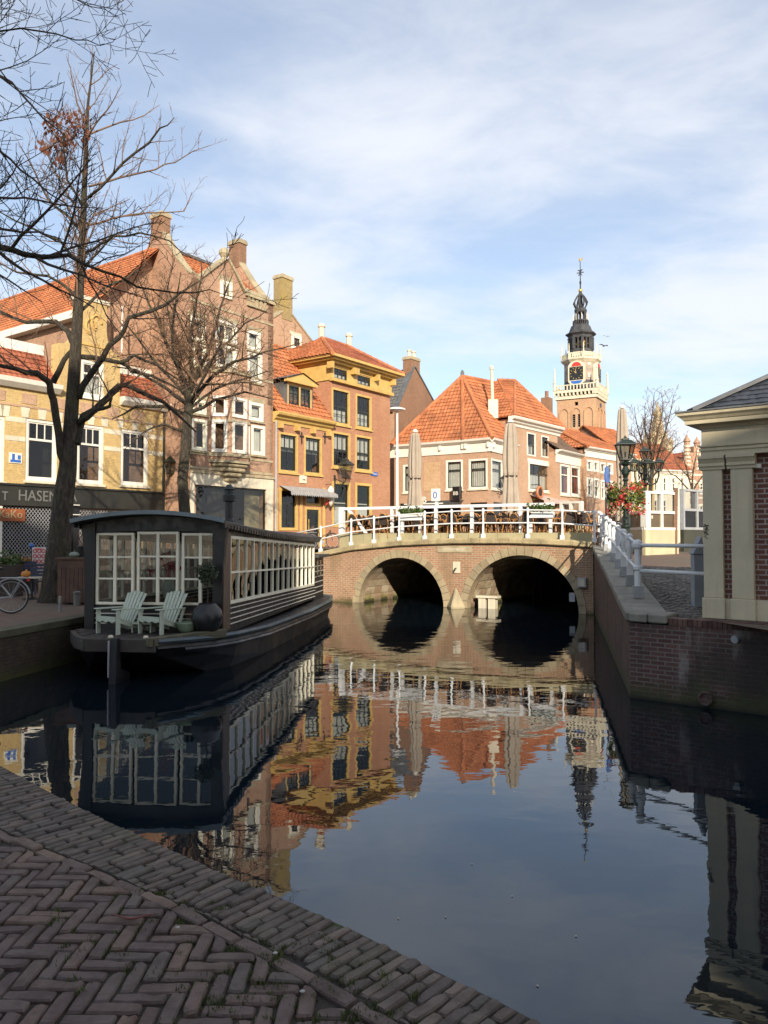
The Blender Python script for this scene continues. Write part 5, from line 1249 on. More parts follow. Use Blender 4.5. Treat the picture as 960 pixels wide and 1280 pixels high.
ws = [FI.rect(p, p + 6, 596, 615) for p in (817, 828, 839, 850)] + [FI.rect(p, p + 6, 624, 645) for p in (817, 828, 839, 850)]
wall(H, a, b, -.1, ze, ws, M['palestone'], 8)
for w in ws: window(H, w, 'white', .12, None, .05, .4, 1, 1, 1, curtain='curtain', cfrac=(0, .5), proud=.02)
cornice(H, a - .2, b + .2, ze + .15, 'white', .4, .4)
tiled([(a - .2, -.3, ze + .15), (b + .2, -.3, ze + .15), (b + .2, 4, ze + 3.0), (a - .2, 4, ze + 3.0)], 'roof', 'tile_red', H); tiled([(b + .2, 8, ze + .15), (a - .2, 8, ze + .15), (a - .2, 4, ze + 3.0), (b + .2, 4, ze + 3.0)], 'roof', 'tile_red', H)
MB().add([(a, 0, ze), (a, 8, ze), (a, 4, ze + 2.9), (b, 0, ze), (b, 8, ze), (b, 4, ze + 2.9)], [(0, 1, 2), (3, 5, 4)]).build('gable_wall', M['b_brown'], H)
# ornate stepped gable with striped pinnacles
FJ = Fr(28.8, 72, SQ, .95, .31)
H = fthing('gabled_house', 'red and cream striped gable with slender striped pinnacles beside the lodge', 'house', FJ)
a, b = FJ.u(848, 600), FJ.u(900, 600); zb_ = FJ.z(866, 590); mid = (a + b) / 2
ws = [FJ.rect(p, p + 6, 600, 618) for p in (852, 863, 874)] + [FJ.rect(p, p + 6, 630, 648) for p in (852, 863, 874)]
wall(H, a, b, -.1, zb_, ws, M['b_red'], 7)
for w in ws: window(H, w, 'white', .12, None, .05, .4, 1, 1, 1, proud=.02)
st = []; n = 4; zt_ = FJ.z(872, 558)
for i in range(n): st += [(a + (mid - a) * i / n, zb_ + (zt_ - zb_) * i / n), (a + (mid - a) * i / n, zb_ + (zt_ - zb_) * (i + 1) / n)]
st += [(b - (x - a), z) for x, z in reversed(st)]
MB().prism([(x, 0, z) for x, z in st], (0, .5, 0)).build('stepped_gable', M['b_red'], H)
m = MB()
for i in range(9): z = .5 + i * (zb_ - .5) / 8.5; m.box(a - .02, b + .02, -.05, .02, z, z + .18)
m.build('stone_band', M['palestone'], H)
for px, top in ((861, 543), (873.5, 545.5)):
    x, z = FJ.hit(px, 590); z1 = FJ.z(px, top); m1, m2 = MB(), MB(); q = 0; zz = z
    pn = MB().lathe([(.28, 0), (.26, (z1 - z) * .8), (.36, (z1 - z) * .82), (.12, (z1 - z) * .93), (.03, z1 - z)], (x, .2, z), 8).build('pinnacle', M['b_red'], H)
    for q in range(7): zz = z + (z1 - z) * .1 * (q + .6); m2.lathe([(.31, 0), (.31, .2)], (x, .2, zz), 8)
    m2.build('striped_bands', M['palestone'], pn)
tiled([(a, .4, zb_), (a, 7, zb_), (mid, 7, zt_ - .3), (mid, .4, zt_ - .3)], 'roof', 'tile_red', H); tiled([(b, 7, zb_), (b, .4, zb_), (mid, .4, zt_ - .3), (mid, 7, zt_ - .3)], 'roof', 'tile_red', H)
# tan pinnacled gable farther back
FK = Fr(27.5, 82, SQ, .97, .25)
H = fthing('ornate_gable_house', 'tan stone scrolled gable with a tall finial behind the bare tree', 'house', FK)
x, zt_ = FK.hit(824, 515); z1 = FK.z(824, 560); hw = FK.u(836, 560) - FK.u(824, 560)
pf = [(2.4 * hw, 0), (2.4 * hw, z1 - 2.2), (1.5 * hw, z1 - 1.4), (1.35 * hw, z1), (.95 * hw, z1 + .5), (.8 * hw, z1 + 1.6), (.5 * hw, z1 + 1.9), (.35 * hw, z1 + 2.8), (.16 * hw, zt_ - .5), (0, zt_ + .2)]
MB().prism([(x + a_, 0, z_) for a_, z_ in pf] + [(x - a_, 0, z_) for a_, z_ in reversed(pf[:-1])], (0, .7, 0)).build('gable', M['stone'], H)
MB().lathe([(.5, 0), (.3, .3), (.55, .7), (.3, 1.1), (.15, 1.6), (.05, 2.0)], (x, .3, zt_ - .9), 8).build('finial', M['stone'], H)
for s_ in (-1, 1): MB().lathe([(.3, 0), (.2, .4), (.35, .7), (.05, 1.3)], (x + s_ * 1.35 * hw, .3, z1), 8).build('finial', M['stone'], H)
MB().box(x - 2.3 * hw, x + 2.3 * hw, .75, 9, 0, z1 - 2.3).build('wall', M['b_brown'], H)
tiled([(x - 2.5 * hw, .7, z1 - 2.4), (x - 2.5 * hw, 9, z1 - 2.4), (x, 9, z1 + .8), (x, .7, z1 + .8)], 'roof', 'tile_orange', H); tiled([(x + 2.5 * hw, 9, z1 - 2.4), (x + 2.5 * hw, .7, z1 - 2.4), (x, .7, z1 + .8), (x, 9, z1 + .8)], 'roof', 'tile_orange', H)
# long orange roofs linking the skyline between tower and tree
FL = Fr(18, 70, SQ, .9, .44)
H = fthing('terrace_house', 'brick house with a broad orange roof at the foot of the tower', 'house', FL)
a, b = FL.u(726, 560), FL.u(800, 560); ze = FL.z(760, 572); zr_ = FL.z(760, 544, 4)
wall(H, a, b, -.1, ze, [], M['b_pink'], 8)
tiled([(a - .2, -.2, ze), (b + .2, -.2, ze), (b + .2, 4, zr_), (a - .2, 4, zr_)], 'roof', 'tile_orange', H); tiled([(b + .2, 8.2, ze), (a - .2, 8.2, ze), (a - .2, 4, zr_), (b + .2, 4, zr_)], 'roof', 'tile_orange', H)
MB().add([(a, 0, ze), (a, 8, ze), (a, 4, zr_ - .1), (b, 0, ze), (b, 8, ze), (b, 4, zr_ - .1)], [(0, 1, 2), (3, 5, 4)]).build('gable_wall', M['b_pink'], H)

# ================================================================== TOWER
cx, cy = at(745, 520, 95).x, 95.0; S_ = 4.95
FT = Fr(cx - .87 * S_ , cy + .49 * S_, SQ, .87, -.49)
H = fthing('clock_tower', 'tall brick weigh house tower with white galleries, clock and open dark lantern spire', 'tower', FT)
def ZT(py): return at(721, py, 96.3).z - SQ
zg0, zg1 = ZT(500), ZT(478)
def face_arches(F_rot, n):
    pass
bz = ZT(499)
holes = []
wbe = [(S_ * .40, S_ * .475, ZT(534), ZT(518)), (S_ * .535, S_ * .61, ZT(534), ZT(518)), (S_ * .46, S_ * .55, ZT(507), ZT(502.5))]
wall(H, 0, S_, 0, bz, wbe, M['b_tower'], S_, .35)
m = MB()
for c_ in (.19, .505, .82):
    x = S_ * c_; w = S_ * .115; zb, zs = ZT(536), ZT(517)
    P = [(x - w, -.06, zb), (x - w, -.06, zs)] + [(x - w * math.cos(g), -.06, zs + w * 1.25 * math.sin(g)) for g in [i * math.pi / 8 for i in range(1, 8)]] + [(x + w, -.06, zs), (x + w, -.06, zb)]
    for p, q in zip(P, P[1:]): m.bar(p, q, .12, .12)
    P2 = [(S_ + .06, S_ - p[0], p[2]) for p in P]
    for p, q in zip(P2, P2[1:]): m.bar(p, q, .12, .12)
m.build('blind_arches', M['b_tower'], H)
m = MB()
for a, b, c, d in wbe[:2]:
    for i in range(6): z = c + (d - c) * i / 6; m.box(a, b, .15, .3, z, z + .1)
m.build('louvres', M['lead'], H)
m = MB(); m.box(S_ + .001, S_ + .03, S_ * .4, S_ * .55, ZT(508), ZT(503)).box(S_ + .001, S_ + .03, S_ * .44, S_ * .5, ZT(536), ZT(519)); m.build('side_window', M['black'], H)
g = .32; m = MB()
m.box(-g, S_ + g, -g, S_ + g, ZT(490.5), ZT(487.4)); m.box(-g * .6, S_ + g * .6, -g * .6, S_ + g * .6, ZT(498.5), ZT(494.5))
n = 12
for i in range(n):
    x = -g + .12 + (S_ + 2 * g - .24) * i / (n - 1); m.box(x - .09, x + .09, -g, -g + .5, ZT(494.4), ZT(490.6)); m.box(S_ + g - .5, S_ + g, x - .09, x + .09, ZT(494.4), ZT(490.6))
M['towerwhite'] = plain('tower cream paint', (.62, .56, .42), .6, .1, 1.5, streak=.4, dirt=(.2, .19, .16))
gal = m.build('gallery', M['towerwhite'], H)
MB().box(-g + .15, S_ + g - .15, -g + .15, S_ + g - .15, ZT(487.39), ZT(486.9)).build('gallery_floor', M['lead'], H)
m = MB(); m.box(-g, S_ + g, -g, -g + .14, ZT(481.8), ZT(480.5)).box(S_ + g - .14, S_ + g, -g + .141, S_ + g, ZT(481.8), ZT(480.5)).box(-g, -g + .14, -g + .141, S_ + g, ZT(481.8), ZT(480.5))
for i in range(n + 2):
    x = -g + .1 + (S_ + 2 * g - .2) * i / (n + 1)
    m.box(x - .07, x + .07, -g, -g + .13, ZT(487) + .005, ZT(481.8)); m.box(S_ + g - .13, S_ + g, x - .07, x + .07, ZT(487) + .005, ZT(481.8)); m.box(-g, -g + .13, x - .09, x + .09, ZT(487) + .005, ZT(481.8))
m.build('balustrade', M['towerwhite'], H)
for x, y in ((-g + .1, -g + .1), (S_ + g - .1, -g + .1), (S_ + g - .1, S_ + g - .1)):
    MB().lathe([(.2, 0), (.2, .9), (.26, .95), (.16, 1.1), (.1, 2.4), (.13, 2.5), (.03, 2.9)], (x, y, ZT(487)), 8).build('pinnacle', M['towerwhite'], H)
c = S_ / 2; o8 = math.pi / 8; mx = .0992
def oct_(prof, name, mat, n=8): return MB().lathe(prof, (c, c, 0), n, o8).build(name, mat, H)
r1 = 21.5 * mx
oct_([(r1 * 1.14, ZT(486.9)), (r1 * 1.02, ZT(479)), (r1, ZT(474))], 'drum_base', plain('dark lead skirt', (.05, .052, .055), .6, .25, 2))
oct_([(r1, ZT(474)), (r1, ZT(451))], 'drum', plain('weathered drum panels', (.33, .27, .22), .85, .25, 1.5, streak=.5, dirt=(.12, .12, .12)))
m = MB().lathe([(r1 * 1.02, ZT(451.5)), (r1 * 1.2, ZT(448)), (r1 * 1.2, ZT(446)), (r1 * .9, ZT(445.9))], (c, c, 0), 8, o8); m.build('drum_cornice', M['towerwhite'], H)
m = MB(); rb = r1 * 1.13
for i in range(8):
    a0, a1 = o8 + i * math.pi / 4, o8 + (i + 1) * math.pi / 4; p0, p1 = Vector((c + rb * math.cos(a0), c + rb * math.sin(a0), 0)), Vector((c + rb * math.cos(a1), c + rb * math.sin(a1), 0))
    m.bar(p0 + Vector((0, 0, ZT(440.3))), p1 + Vector((0, 0, ZT(440.3))), .12, .12)
    for j in range(6): p = p0 + (p1 - p0) * (j + .5) / 6; m.box(p.x - .06, p.x + .06, p.y - .06, p.y + .06, ZT(446), ZT(440.5))
m.build('balustrade', M['towerwhite'], H)
for i in range(8):
    a0 = o8 + i * math.pi / 4; MB().lathe([(.13, 0), (.13, .6), (.16, .65), (.07, .8), (.07, 1.5), (.02, 1.9)], (c + rb * math.cos(a0), c + rb * math.sin(a0), ZT(446)), 6).build('pinnacle', M['towerwhite'], H)
# four clock faces on the drum
ap8 = r1 * math.cos(o8)
for an in (-math.pi / 2, 0):
    Mx = Matrix.Translation((c, c, 0)) @ Matrix.Rotation(an + math.pi / 2, 4, 'Z')
    zc0, zc1 = ZT(475), ZT(458); w = .86
    P = [(-w - .2, zc0), (w + .2, zc0), (w + .2, zc1)] + [((w + .2) * math.cos(g_), zc1 + .75 * math.sin(g_)) for g_ in [i * math.pi / 8 for i in range(1, 8)]] + [(-w - .2, zc1)]
    PB = [((w + .2) * math.cos(g_), zc0 - .62 * math.sin(g_)) for g_ in [math.pi - i * math.pi / 8 for i in range(1, 8)]]
    fr = MB().prism([(x, -ap8 - .30, z) for x, z in PB + P[1:] + [P[0]]], (0, .45, 0)).xf(Mx).build('clock', M['towerwhite'], H)
    MB().box(-w, w, -ap8 - .36, -ap8 - .28, zc0 + .05, zc1 - .02).xf(Mx).build('dial', M['black'], fr)
    m = MB(); dz = (zc0 + zc1) / 2
    for i in range(12):
        g_ = i * math.pi / 6; k0, k1 = .62, .80; s_, c_ = math.sin(g_), math.cos(g_); m.bar((k0 * s_, -ap8 - .37, dz + k0 * c_), (k1 * s_, -ap8 - .37, dz + k1 * c_), .07, .03, (0, 1, 0))
    m.bar((0, -ap8 - .38, dz), (-.12, -ap8 - .38, dz + .58), .07, .03, (0, 1, 0)).bar((0, -ap8 - .385, dz), (-.30, -ap8 - .385, dz + .28), .09, .03, (0, 1, 0)); m.xf(Mx).build('hands_and_hours', M['gold'], fr)
    MB().prism([(.62 * math.cos(g_), -ap8 - .33, zc1 + .05 + .55 * math.sin(g_)) for g_ in [i * math.pi / 8 for i in range(9)]], (0, .05, 0)).xf(Mx).build('red_arch', M['red'], fr)
    MB().prism([(.75 * math.cos(g_), -ap8 - .33, zc0 - .06 - .42 * math.sin(g_)) for g_ in [i * math.pi / 8 for i in range(9)]], (0, .05, 0)).xf(Mx).build('blue_arch', M['blue'], fr)
Mx = Matrix.Translation((c, c, 0)) @ Matrix.Rotation(math.pi / 4, 4, 'Z')
m = MB().box(-.22, .22, -ap8 - .08, -ap8, ZT(471), ZT(466)).box(-.22, .22, -ap8 - .08, -ap8, ZT(456), ZT(453)).xf(Mx); m.build('small_window', M['towerwhite'], H)
# dark open lantern
r2 = 15.2 * mx; dk = plain('dark lead cladding', (.045, .046, .05), .6, .25, 2, streak=.3, dirt=(.12, .12, .12))
oct_([(r1 * .82, ZT(445.9)), (r2 * 1.12, ZT(441)), (r2 * 1.1, ZT(437.5)), (r2, ZT(437.4))], 'lantern_base', M['palestone'])
oct_([(r2 * 1.04, ZT(437.3)), (r2 * 1.04, ZT(433)), (r2 * .6, ZT(432.8))], 'lantern_sill', dk)
for i in range(8):
    a0 = o8 + i * math.pi / 4
    MB().lathe([(.26, ZT(433)), (.22, ZT(432)), (.22, ZT(420)), (.28, ZT(418))], (c + r2 * .96 * math.cos(a0), c + r2 * .96 * math.sin(a0), 0), 6).build('lantern_column', dk, H)
    a1 = a0 + math.pi / 8; MB().lathe([(.12, ZT(433)), (.12, ZT(421)), (.2, ZT(419))], (c + r2 * .9 * math.cos(a1), c + r2 * .9 * math.sin(a1), 0), 6).build('lantern_column', dk, H)
m = MB().lathe([(.55, 0), (.62, .15), (.45, .5), (.4, .9), (.15, 1.15)], (c + .3, c - .5, ZT(430)), 10).lathe([(.3, 0), (.34, .1), (.25, .3), (.2, .6), (.1, .7)], (c - .7, c - .4, ZT(427)), 8).lathe([(.3, 0), (.34, .1), (.25, .3), (.2, .6), (.1, .7)], (c + .6, c + .4, ZT(426)), 8); m.build('bells', M['gold'], H)
oct_([(r2 * .55, ZT(433)), (r2 * .45, ZT(425)), (r2 * .5, ZT(418.5))], 'lantern_core', M['shade_fill'])
oct_([(r2 * 1.06, ZT(419)), (r2 * 1.08, ZT(416)), (r2 * 1.3, ZT(413.5)), (r2 * 1.3, ZT(412.5)), (r2 * 1.0, ZT(410)), (r2 * .82, ZT(403)), (r2 * .78, ZT(402))], 'lantern_roof', dk)
r3 = 9.6 * mx
m = MB().lathe([(r3 * 1.05, ZT(402)), (r3 * 1.05, ZT(401))], (c, c, 0), 8, o8)
for i in range(24): a0 = i * math.pi / 12; m.box(c + r3 * math.cos(a0) - .05, c + r3 * math.cos(a0) + .05, c + r3 * math.sin(a0) - .05, c + r3 * math.sin(a0) + .05, ZT(401), ZT(396.5))
m.lathe([(r3 * 1.06, ZT(396.5)), (r3 * 1.06, ZT(395.3)), (r3 * .9, ZT(395.2))], (c, c, 0), 8, o8); m.build('upper_gallery', dk, H)
r4 = 6.4 * mx
for i in range(8):
    a0 = o8 + i * math.pi / 4; MB().lathe([(.14, ZT(401)), (.11, ZT(399)), (.11, ZT(386)), (.16, ZT(384))], (c + r4 * math.cos(a0), c + r4 * math.sin(a0), 0), 6).build('upper_column', dk, H)
    MB().lathe([(.05, ZT(396)), (.04, ZT(391)), (.06, ZT(390)), (.02, ZT(387))], (c + r3 * math.cos(a0), c + r3 * math.sin(a0), 0), 6).build('pinnacle', M['towerwhite'], H)
oct_([(r4 * 1.1, ZT(385)), (r4 * 1.25, ZT(383)), (r4 * 1.25, ZT(381)), (r4 * .9, ZT(379.5))], 'upper_roof', dk)
m = MB()
for i in range(8):
    a0 = i * math.pi / 4; pr = [(.85, 380), (1.25, 376), (1.35, 373), (1.15, 369), (.7, 364.5), (.28, 361.5), (.12, 359)]
    m.tube([(c + r4 * r_ * math.cos(a0), c + r4 * r_ * math.sin(a0), ZT(y_)) for r_, y_ in pr], .1, 5)
    m.lathe([(.05, 0), (.12, .1), (.03, .35)], (c + r4 * 1.4 * math.cos(a0), c + r4 * 1.4 * math.sin(a0), ZT(374)), 5)
m.tube([(c, c, ZT(380)), (c, c, ZT(359))], .12, 6); m.build('open_crown', dk, H)
m = MB().lathe([(.03, -.26), (.2, -.18), (.27, 0), (.2, .18), (.03, .26)], (c, c, ZT(356.8)), 10); m.build('gilt_ball', M['gold'], H, smooth=True)
m = MB().tube([(c, c, ZT(360)), (c, c, ZT(343)), (c, c, ZT(317.5))], [.1, .07, .04], 6)
for z in (330.5,): m.tube([(c - .35, c, ZT(z)), (c + .35, c, ZT(z))], .04, 5)
for i in range(3):
    a0 = i * math.pi / 3; zz = ZT(333.8); m.bar((c - .45 * math.cos(a0), c, zz - .45 * math.sin(a0)), (c + .45 * math.cos(a0), c, zz + .45 * math.sin(a0)), .09, .09)
m.lathe([(.1, 0), (.14, .3), (.05, .6)], (c, c, ZT(349)), 6); m.build('vane_rod', M['iron'], H)
m = MB().lathe([(.02, -.2), (.14, -.12), (.16, 0), (.1, .14), (.02, .2)], (c - .02, c, ZT(317.5)), 8, sy=.4).prism([(c + .05, c - .03, ZT(317)), (c + .36, c - .03, ZT(315)), (c + .3, c - .03, ZT(318.2))], (0, .06, 0)).prism([(c - .1, c - .03, ZT(316.8)), (c - .22, c - .03, ZT(314.8)), (c - .02, c - .03, ZT(315.6))], (0, .06, 0)); m.build('weathercock', M['gold'], H)

# two birds beside the tower
for px, py, lb, s_ in ((755, 432.5, 'dark bird gliding just right of the tower lantern', .7), (758.5, 420.5, 'pale smaller bird above the other one by the tower', .5)):
    t = MB(); t.lathe([(.01, -.3), (.09, -.12), (.1, .05), (.05, .2), (.01, .3)], n=8).xf(Matrix.Rotation(R(90), 4, 'Y')); 
    t.add([(-.1, 0, .03), (.14, 0, .03), (.1, .45, .22), (-.12, .85, .12), (-.1, .4, .2), (-.1, 0, .0), (.14, 0, .0), (.1, .45, .19), (-.12, .85, .1), (-.1, .4, .17)], [(0,1,2,3,4),(9,8,7,6,5),(0,5,6,1),(1,6,7,2),(2,7,8,3),(3,8,9,4),(4,9,5,0)])
    t.add([(-.1, 0, .03), (.14, 0, .03), (.1, -.45, .22), (-.12, -.85, .12), (-.1, -.4, .2), (-.1, 0, .0), (.14, 0, .0), (.1, -.45, .19), (-.12, -.85, .1), (-.1, -.4, .17)], [(4,3,2,1,0),(5,6,7,8,9),(1,6,5,0),(2,7,6,1),(3,8,7,2),(4,9,8,3),(0,5,9,4)])
    o = tag(t.build('bird', M['chairdark'] if s_ == .7 else M['grey']), lb, 'bird', 'birds beside the tower'); o.location = at(px, py, 75); o.rotation_euler = (R(20), R(-25), R(30)); o.scale = (s_,) * 3

# ================================================================== LODGE ON THE RIGHT
FO = Fr(4.705, 11.28, 1.225, 1.51, -1.2)
H = fthing('lodge', 'small brick lodge with cream paired pilasters, heavy cornice and blue slate roof', 'lodge', FO)
W, Dp = 5.2, 4.2; Z = lambda py, px=905: FO.z(px, py)
zp1 = Z(570, 893); zf = Z(568, 905); zc1 = Z(542, 905)
MB().box(.06, W - .06, .09, Dp, .0, zf).build('wall', M['b_lodge'], H)
lodge_cream = plain('lodge stone paint', (.57, .50, .345), .6, .10, 1.6, streak=.42, dirt=(.24, .215, .15), fine=.12, bump=.002)
def pil(a, b, name='pilaster'):
    m = MB().box(a, b, -.005, .14, .30, zp1 - .2)
    o = m.build(name, lodge_cream, H, bevel=.008)
    MB().box(a - .02, b + .02, -.03, .15, .0, .298).build('base', lodge_cream, o, bevel=.008)
    m = MB(); prof = [(.14, zp1 - .2), (-.02, zp1 - .2), (-.02, zp1 - .155), (-.045, zp1 - .15), (-.045, zp1 - .12), (-.03, zp1 - .11), (-.06, zp1 - .05), (-.075, zp1 - .04), (-.075, zp1), (.14, zp1)]
    profile_bar(m, a - .045, b + .045, prof); m.build('capital', lodge_cream, o); return o
p1 = pil(FO.u(878), FO.u(902.5)); p2 = pil(FO.u(913), FO.u(940.5))
pil(W - 1.0, W - .62); pil(W - .5, W - .12)
MB().box(FO.u(902.5) + .02, FO.u(913) - .02, .02, .15, .0, .29).box(FO.u(940.5) + .02, W - 1.05, .02, .15, 0, .29).build('plinth', lodge_cream, H)
def ringprof(prof, name, mat, x0=0., x1=W, y0=0., y1=Dp):
    m = MB(); n = len(prof)
    for o_, z in prof: m.v += [(x0 - o_, y0 - o_, z), (x1 + o_, y0 - o_, z), (x1 + o_, y1 + o_, z), (x0 - o_, y1 + o_, z)]
    for i in range(n - 1):
        for q in range(4): m.f.append((i * 4 + q, i * 4 + (q + 1) % 4, i * 4 + 4 + (q + 1) % 4, i * 4 + 4 + q))
    m.f.append((0, 1, 2, 3)); m.f.append(tuple((n - 1) * 4 + q for q in range(4))); return m.build(name, mat, H)
h_ = zc1 - zf
ringprof([(-.02, zp1 + .005), (.03, zp1 + .005), (.03, zp1 + .075), (.05, zp1 + .08), (.05, zp1 + .11), (.03, zp1 + .115), (.03, zp1 + .125), (.06, zp1 + .135), (.06, zp1 + .16), (.02, zp1 + .165), (.02, zp1 + .40), (-.02, zp1 + .4)], 'frieze', lodge_cream)
z0 = zp1 + .40
ringprof([(-.02, z0 + .002), (.03, z0 + .002), (.05, z0 + .03), (.06, z0 + .06), (.20, z0 + .065), (.205, z0 + .12), (.22, z0 + .125), (.25, z0 + .16), (.29, z0 + .19), (.30, z0 + .23), (-.02, z0 + .232)], 'cornice', lodge_cream)
zt = z0 + .23
ringprof([(.28, zt + .003), (.315, zt + .003), (.315, zt + .025), (.28, zt + .03)], 'lead_edge', M['lead'])
rx = 1.9; apx = [(.05 + rx, Dp / 2, zt + 1.35), (W - .05 - rx, Dp / 2, zt + 1.35)]; e_ = .14
q0, q1, q2, q3 = (-e_, -e_, zt + .02), (W + e_, -e_, zt + .02), (W + e_, Dp + e_, zt + .02), (-e_, Dp + e_, zt + .02)
# overlapping diagonal slates
for P in ((q0, q1, apx[1], apx[0]), (q3, q0, apx[0]), (q1, q2, apx[1]), (q2, q3, apx[0], apx[1])): tiled(P, 'roof', 'slate_blue', H, .26, .17, .0, .014)
m = MB()
for p, q in ((q0, apx[0]), (q1, apx[1]), (q3, apx[0]), (q2, apx[1]), (apx[0], apx[1])): m.bar(Vector(p) + Vector((0, 0, .03)), Vector(q) + Vector((0, 0, .04)), .16, .05)
m.build('hip_leads', M['lead'], H)
# scrawled tag on the pilaster and the small alarm box
m = MB(); x, z = FO.hit(882.5, 664); rg = random.Random(4)
for st_ in ([(-.03, .1), (.04, .07), (-.02, .03), (.05, .02)], [(-.045, .07), (.05, .09)], [(.0, .1), (.02, .0), (-.03, -.05)], [(-.05, .0), (.03, -.03), (-.02, -.08), (.03, -.11)], [(.03, .05), (-.03, -.02), (.045, -.05)]):
    m.tube([(x + a * .9, -.008, z + b) for a, b in st_], .0045, 4)
m.build('scribble', M['black'], p1, uv=False)
x, z = FO.hit(945.5, 582); MB().box(x - .03, x + .05, .03, .1, z - .03, z + .025).build('alarm_box', M['white'], H)
# ================================================================== RAILING AND FURNITURE OF THE RIGHT QUAY
t = fthing('railing', 'white painted quay railing with turned posts beside the lodge and cobbled street', 'railing', RQ)
def base_post(m, x, y, z, s_=1.0):
    m.add([(x + i * .085 * s_, y + j * .085 * s_, z) for i, j in ((-1,-1),(1,-1),(1,1),(-1,1))] + [(x + i * .062 * s_, y + j * .062 * s_, z + .2 * s_) for i, j in ((-1,-1),(1,-1),(1,1),(-1,1))], [(0,1,5,4),(1,2,6,5),(2,3,7,6),(3,0,4,7),(4,5,6,7)])
M['postgrey'] = plain('grey post block', (.30, .31, .31), .7, .2, 5, streak=.3)
pxs = [797.6, 787.4, 779.7, 772.8, 767.2, 762.6, 758.6, 755.2, 752.2, 749.6]
yo = .27; pu2 = [RQ.u(px, 720, yo) for px in pxs]
for i, u in enumerate(pu2):
    m = MB(); z = ztop(u)
    if i == 0:
        pb = MB().box(u - .085, u + .085, yo - .085, yo + .085, z, z + .2)
        m.lathe([(.06, .2), (.056, .46), (.078, .48), (.078, .53), (.058, .55), (.055, .82), (.085, .85), (.09, .91), (.075, .95), (.05, .97), (.02, .985)], (u, yo, z), 12)
    else:
        pb = MB(); base_post(pb, u, yo, z); m.box(u - .052, u + .052, yo - .052, yo + .052, z + .2, z + .44)
        m.lathe([(.062, .44), (.062, .48), (.04, .5), (.06, .66), (.066, .74), (.05, .86), (.066, .89), (.066, .94), (.05, .97), (.02, .985)], (u, yo, z), 10)
    po = m.build('post', M['railwhite'], t, uv=False); pb.build('foot_block', M['postgrey'], po, uv=False)
us_ = [pu2[-1] - 2.2] + pu2[::-1]
for h in (.90, .46): MB().tube([(u, yo, ztop(u) + h) for u in us_], .026, 8).build('rail', M['railwhite'], t, smooth=True)
c0 = RQ.loc(Vector((4.95, 11.75, 0))); u0_ = pu2[0]
for py in (682.5, 717):
    z = at(800, py, 11.9).z; MB().tube([(u0_, yo, z), (c0.x, c0.y, z)], .032, 8).build('rail', M['railwhite'], t, smooth=True)
g = at(872, 700, 12.6); t = thing('bollard', 'blue grey pointed stone post standing beside the lodge wall', 'bollard', (g.x, g.y, zr(g.y)))
m = MB().box(-.09, .09, -.07, .07, 0, .86); m.prism([(-.11, -.09, .862), (.11, -.09, .862), (.03, -.09, 1.16)], (0, .18, 0)); m.build('post', plain('blue grey stone', (.30, .33, .35), .75, .12, 4), t, bevel=.008)

# street lamp with the flower basket
Lx = at(782, 600, 22); t = thing('street_lamp', 'dark green street lamp carrying a hanging basket of red geraniums', 'street lamp', (Lx.x, Lx.y, zr(22)))
zb = zr(22); zz = lambda py: at(782, py, 22).z - zb
m = MB().lathe([(.16, 0), (.16, .5), (.11, .55), (.105, .95), (.13, 1.0), (.13, 1.06), (.085, 1.1), (.075, 1.5), (.1, 1.53), (.1, 1.58), (.065, 1.62), (.055, zz(602)), (.09, zz(600)), (.05, zz(597)), (.11, zz(592)), (.12, zz(588)), (.06, zz(583)), (.14, zz(580)), (.05, zz(577)), (.05, zz(574))], n=12)
for i in range(4):
    a0 = i * math.pi / 2 + .4; m.tube([(.05 * math.cos(a0), .05 * math.sin(a0), zz(592)), (.2 * math.cos(a0), .2 * math.sin(a0), zz(588)), (.22 * math.cos(a0), .22 * math.sin(a0), zz(580)), (.1 * math.cos(a0), .1 * math.sin(a0), zz(577))], .018, 5)
m.build('pole', M['green'], t); lantern_head((0, 0, zz(574)), .50, .66, t, 'green')
t2 = thing('flower_basket', 'round hanging basket of red geraniums and green leaves on the lamp post', 'flower basket', (Lx.x, Lx.y, at(782, 622, 22).z))
pr = [(.40 * math.cos(g_), .40 * math.sin(g_), -.05) for g_ in [i * math.pi / 10 for i in range(21)]]
MB().tube(pr, .06, 6, False).lathe([(.1, -.12), (.38, -.1), (.42, 0), (.1, .02)], n=14).build('basket', M['iron'], t2)
M['basketleaf'] = island('basket leaves', [(.06, .10, .015), (.13, .16, .03), (.22, .22, .05)], .6, .001)
lv, fl = MB(), MB(); rg = random.Random(2)
def leaf(mm, p, s_, up=.3):
    a = Vector((rg.gauss(0, 1), rg.gauss(0, 1), rg.gauss(0, 1) + up)).normalized(); b = a.cross(Vector((rg.gauss(0, 1), rg.gauss(0, 1), rg.gauss(0, 1)))).normalized()
    mm.add([p - a * s_ * .5, p + b * s_ * .4 + a * .05 * s_, p + a * s_ * .5, p - b * s_ * .4], [(0, 1, 2, 3)])
for i in range(1500):
    a0 = rg.uniform(0, 6.283); rr = .28 + .24 * math.sqrt(rg.random()); z = rg.gauss(.05, .22) * (1 if rr < .4 else .9) - (.1 if rg.random() < .4 else 0)
    z = max(-.55, min(.45, z)); leaf(lv, Vector((rr * math.cos(a0), rr * math.sin(a0), z)), rg.uniform(.05, .1))
for i in range(34):
    a0 = rg.uniform(0, 6.283); rr = rg.uniform(.38, .52); z = rg.uniform(-.5, .4); c_ = Vector((rr * math.cos(a0), rr * math.sin(a0), z))
    for q in range(26): leaf(fl, c_ + Vector((rg.gauss(0, .045), rg.gauss(0, .045), rg.gauss(0, .05))), rg.uniform(.04, .07))
lv.build('leaves', M['basketleaf'], t2, uv=False, recalc=False); fl.build('flowers', M['redflower'], t2, uv=False, recalc=False)
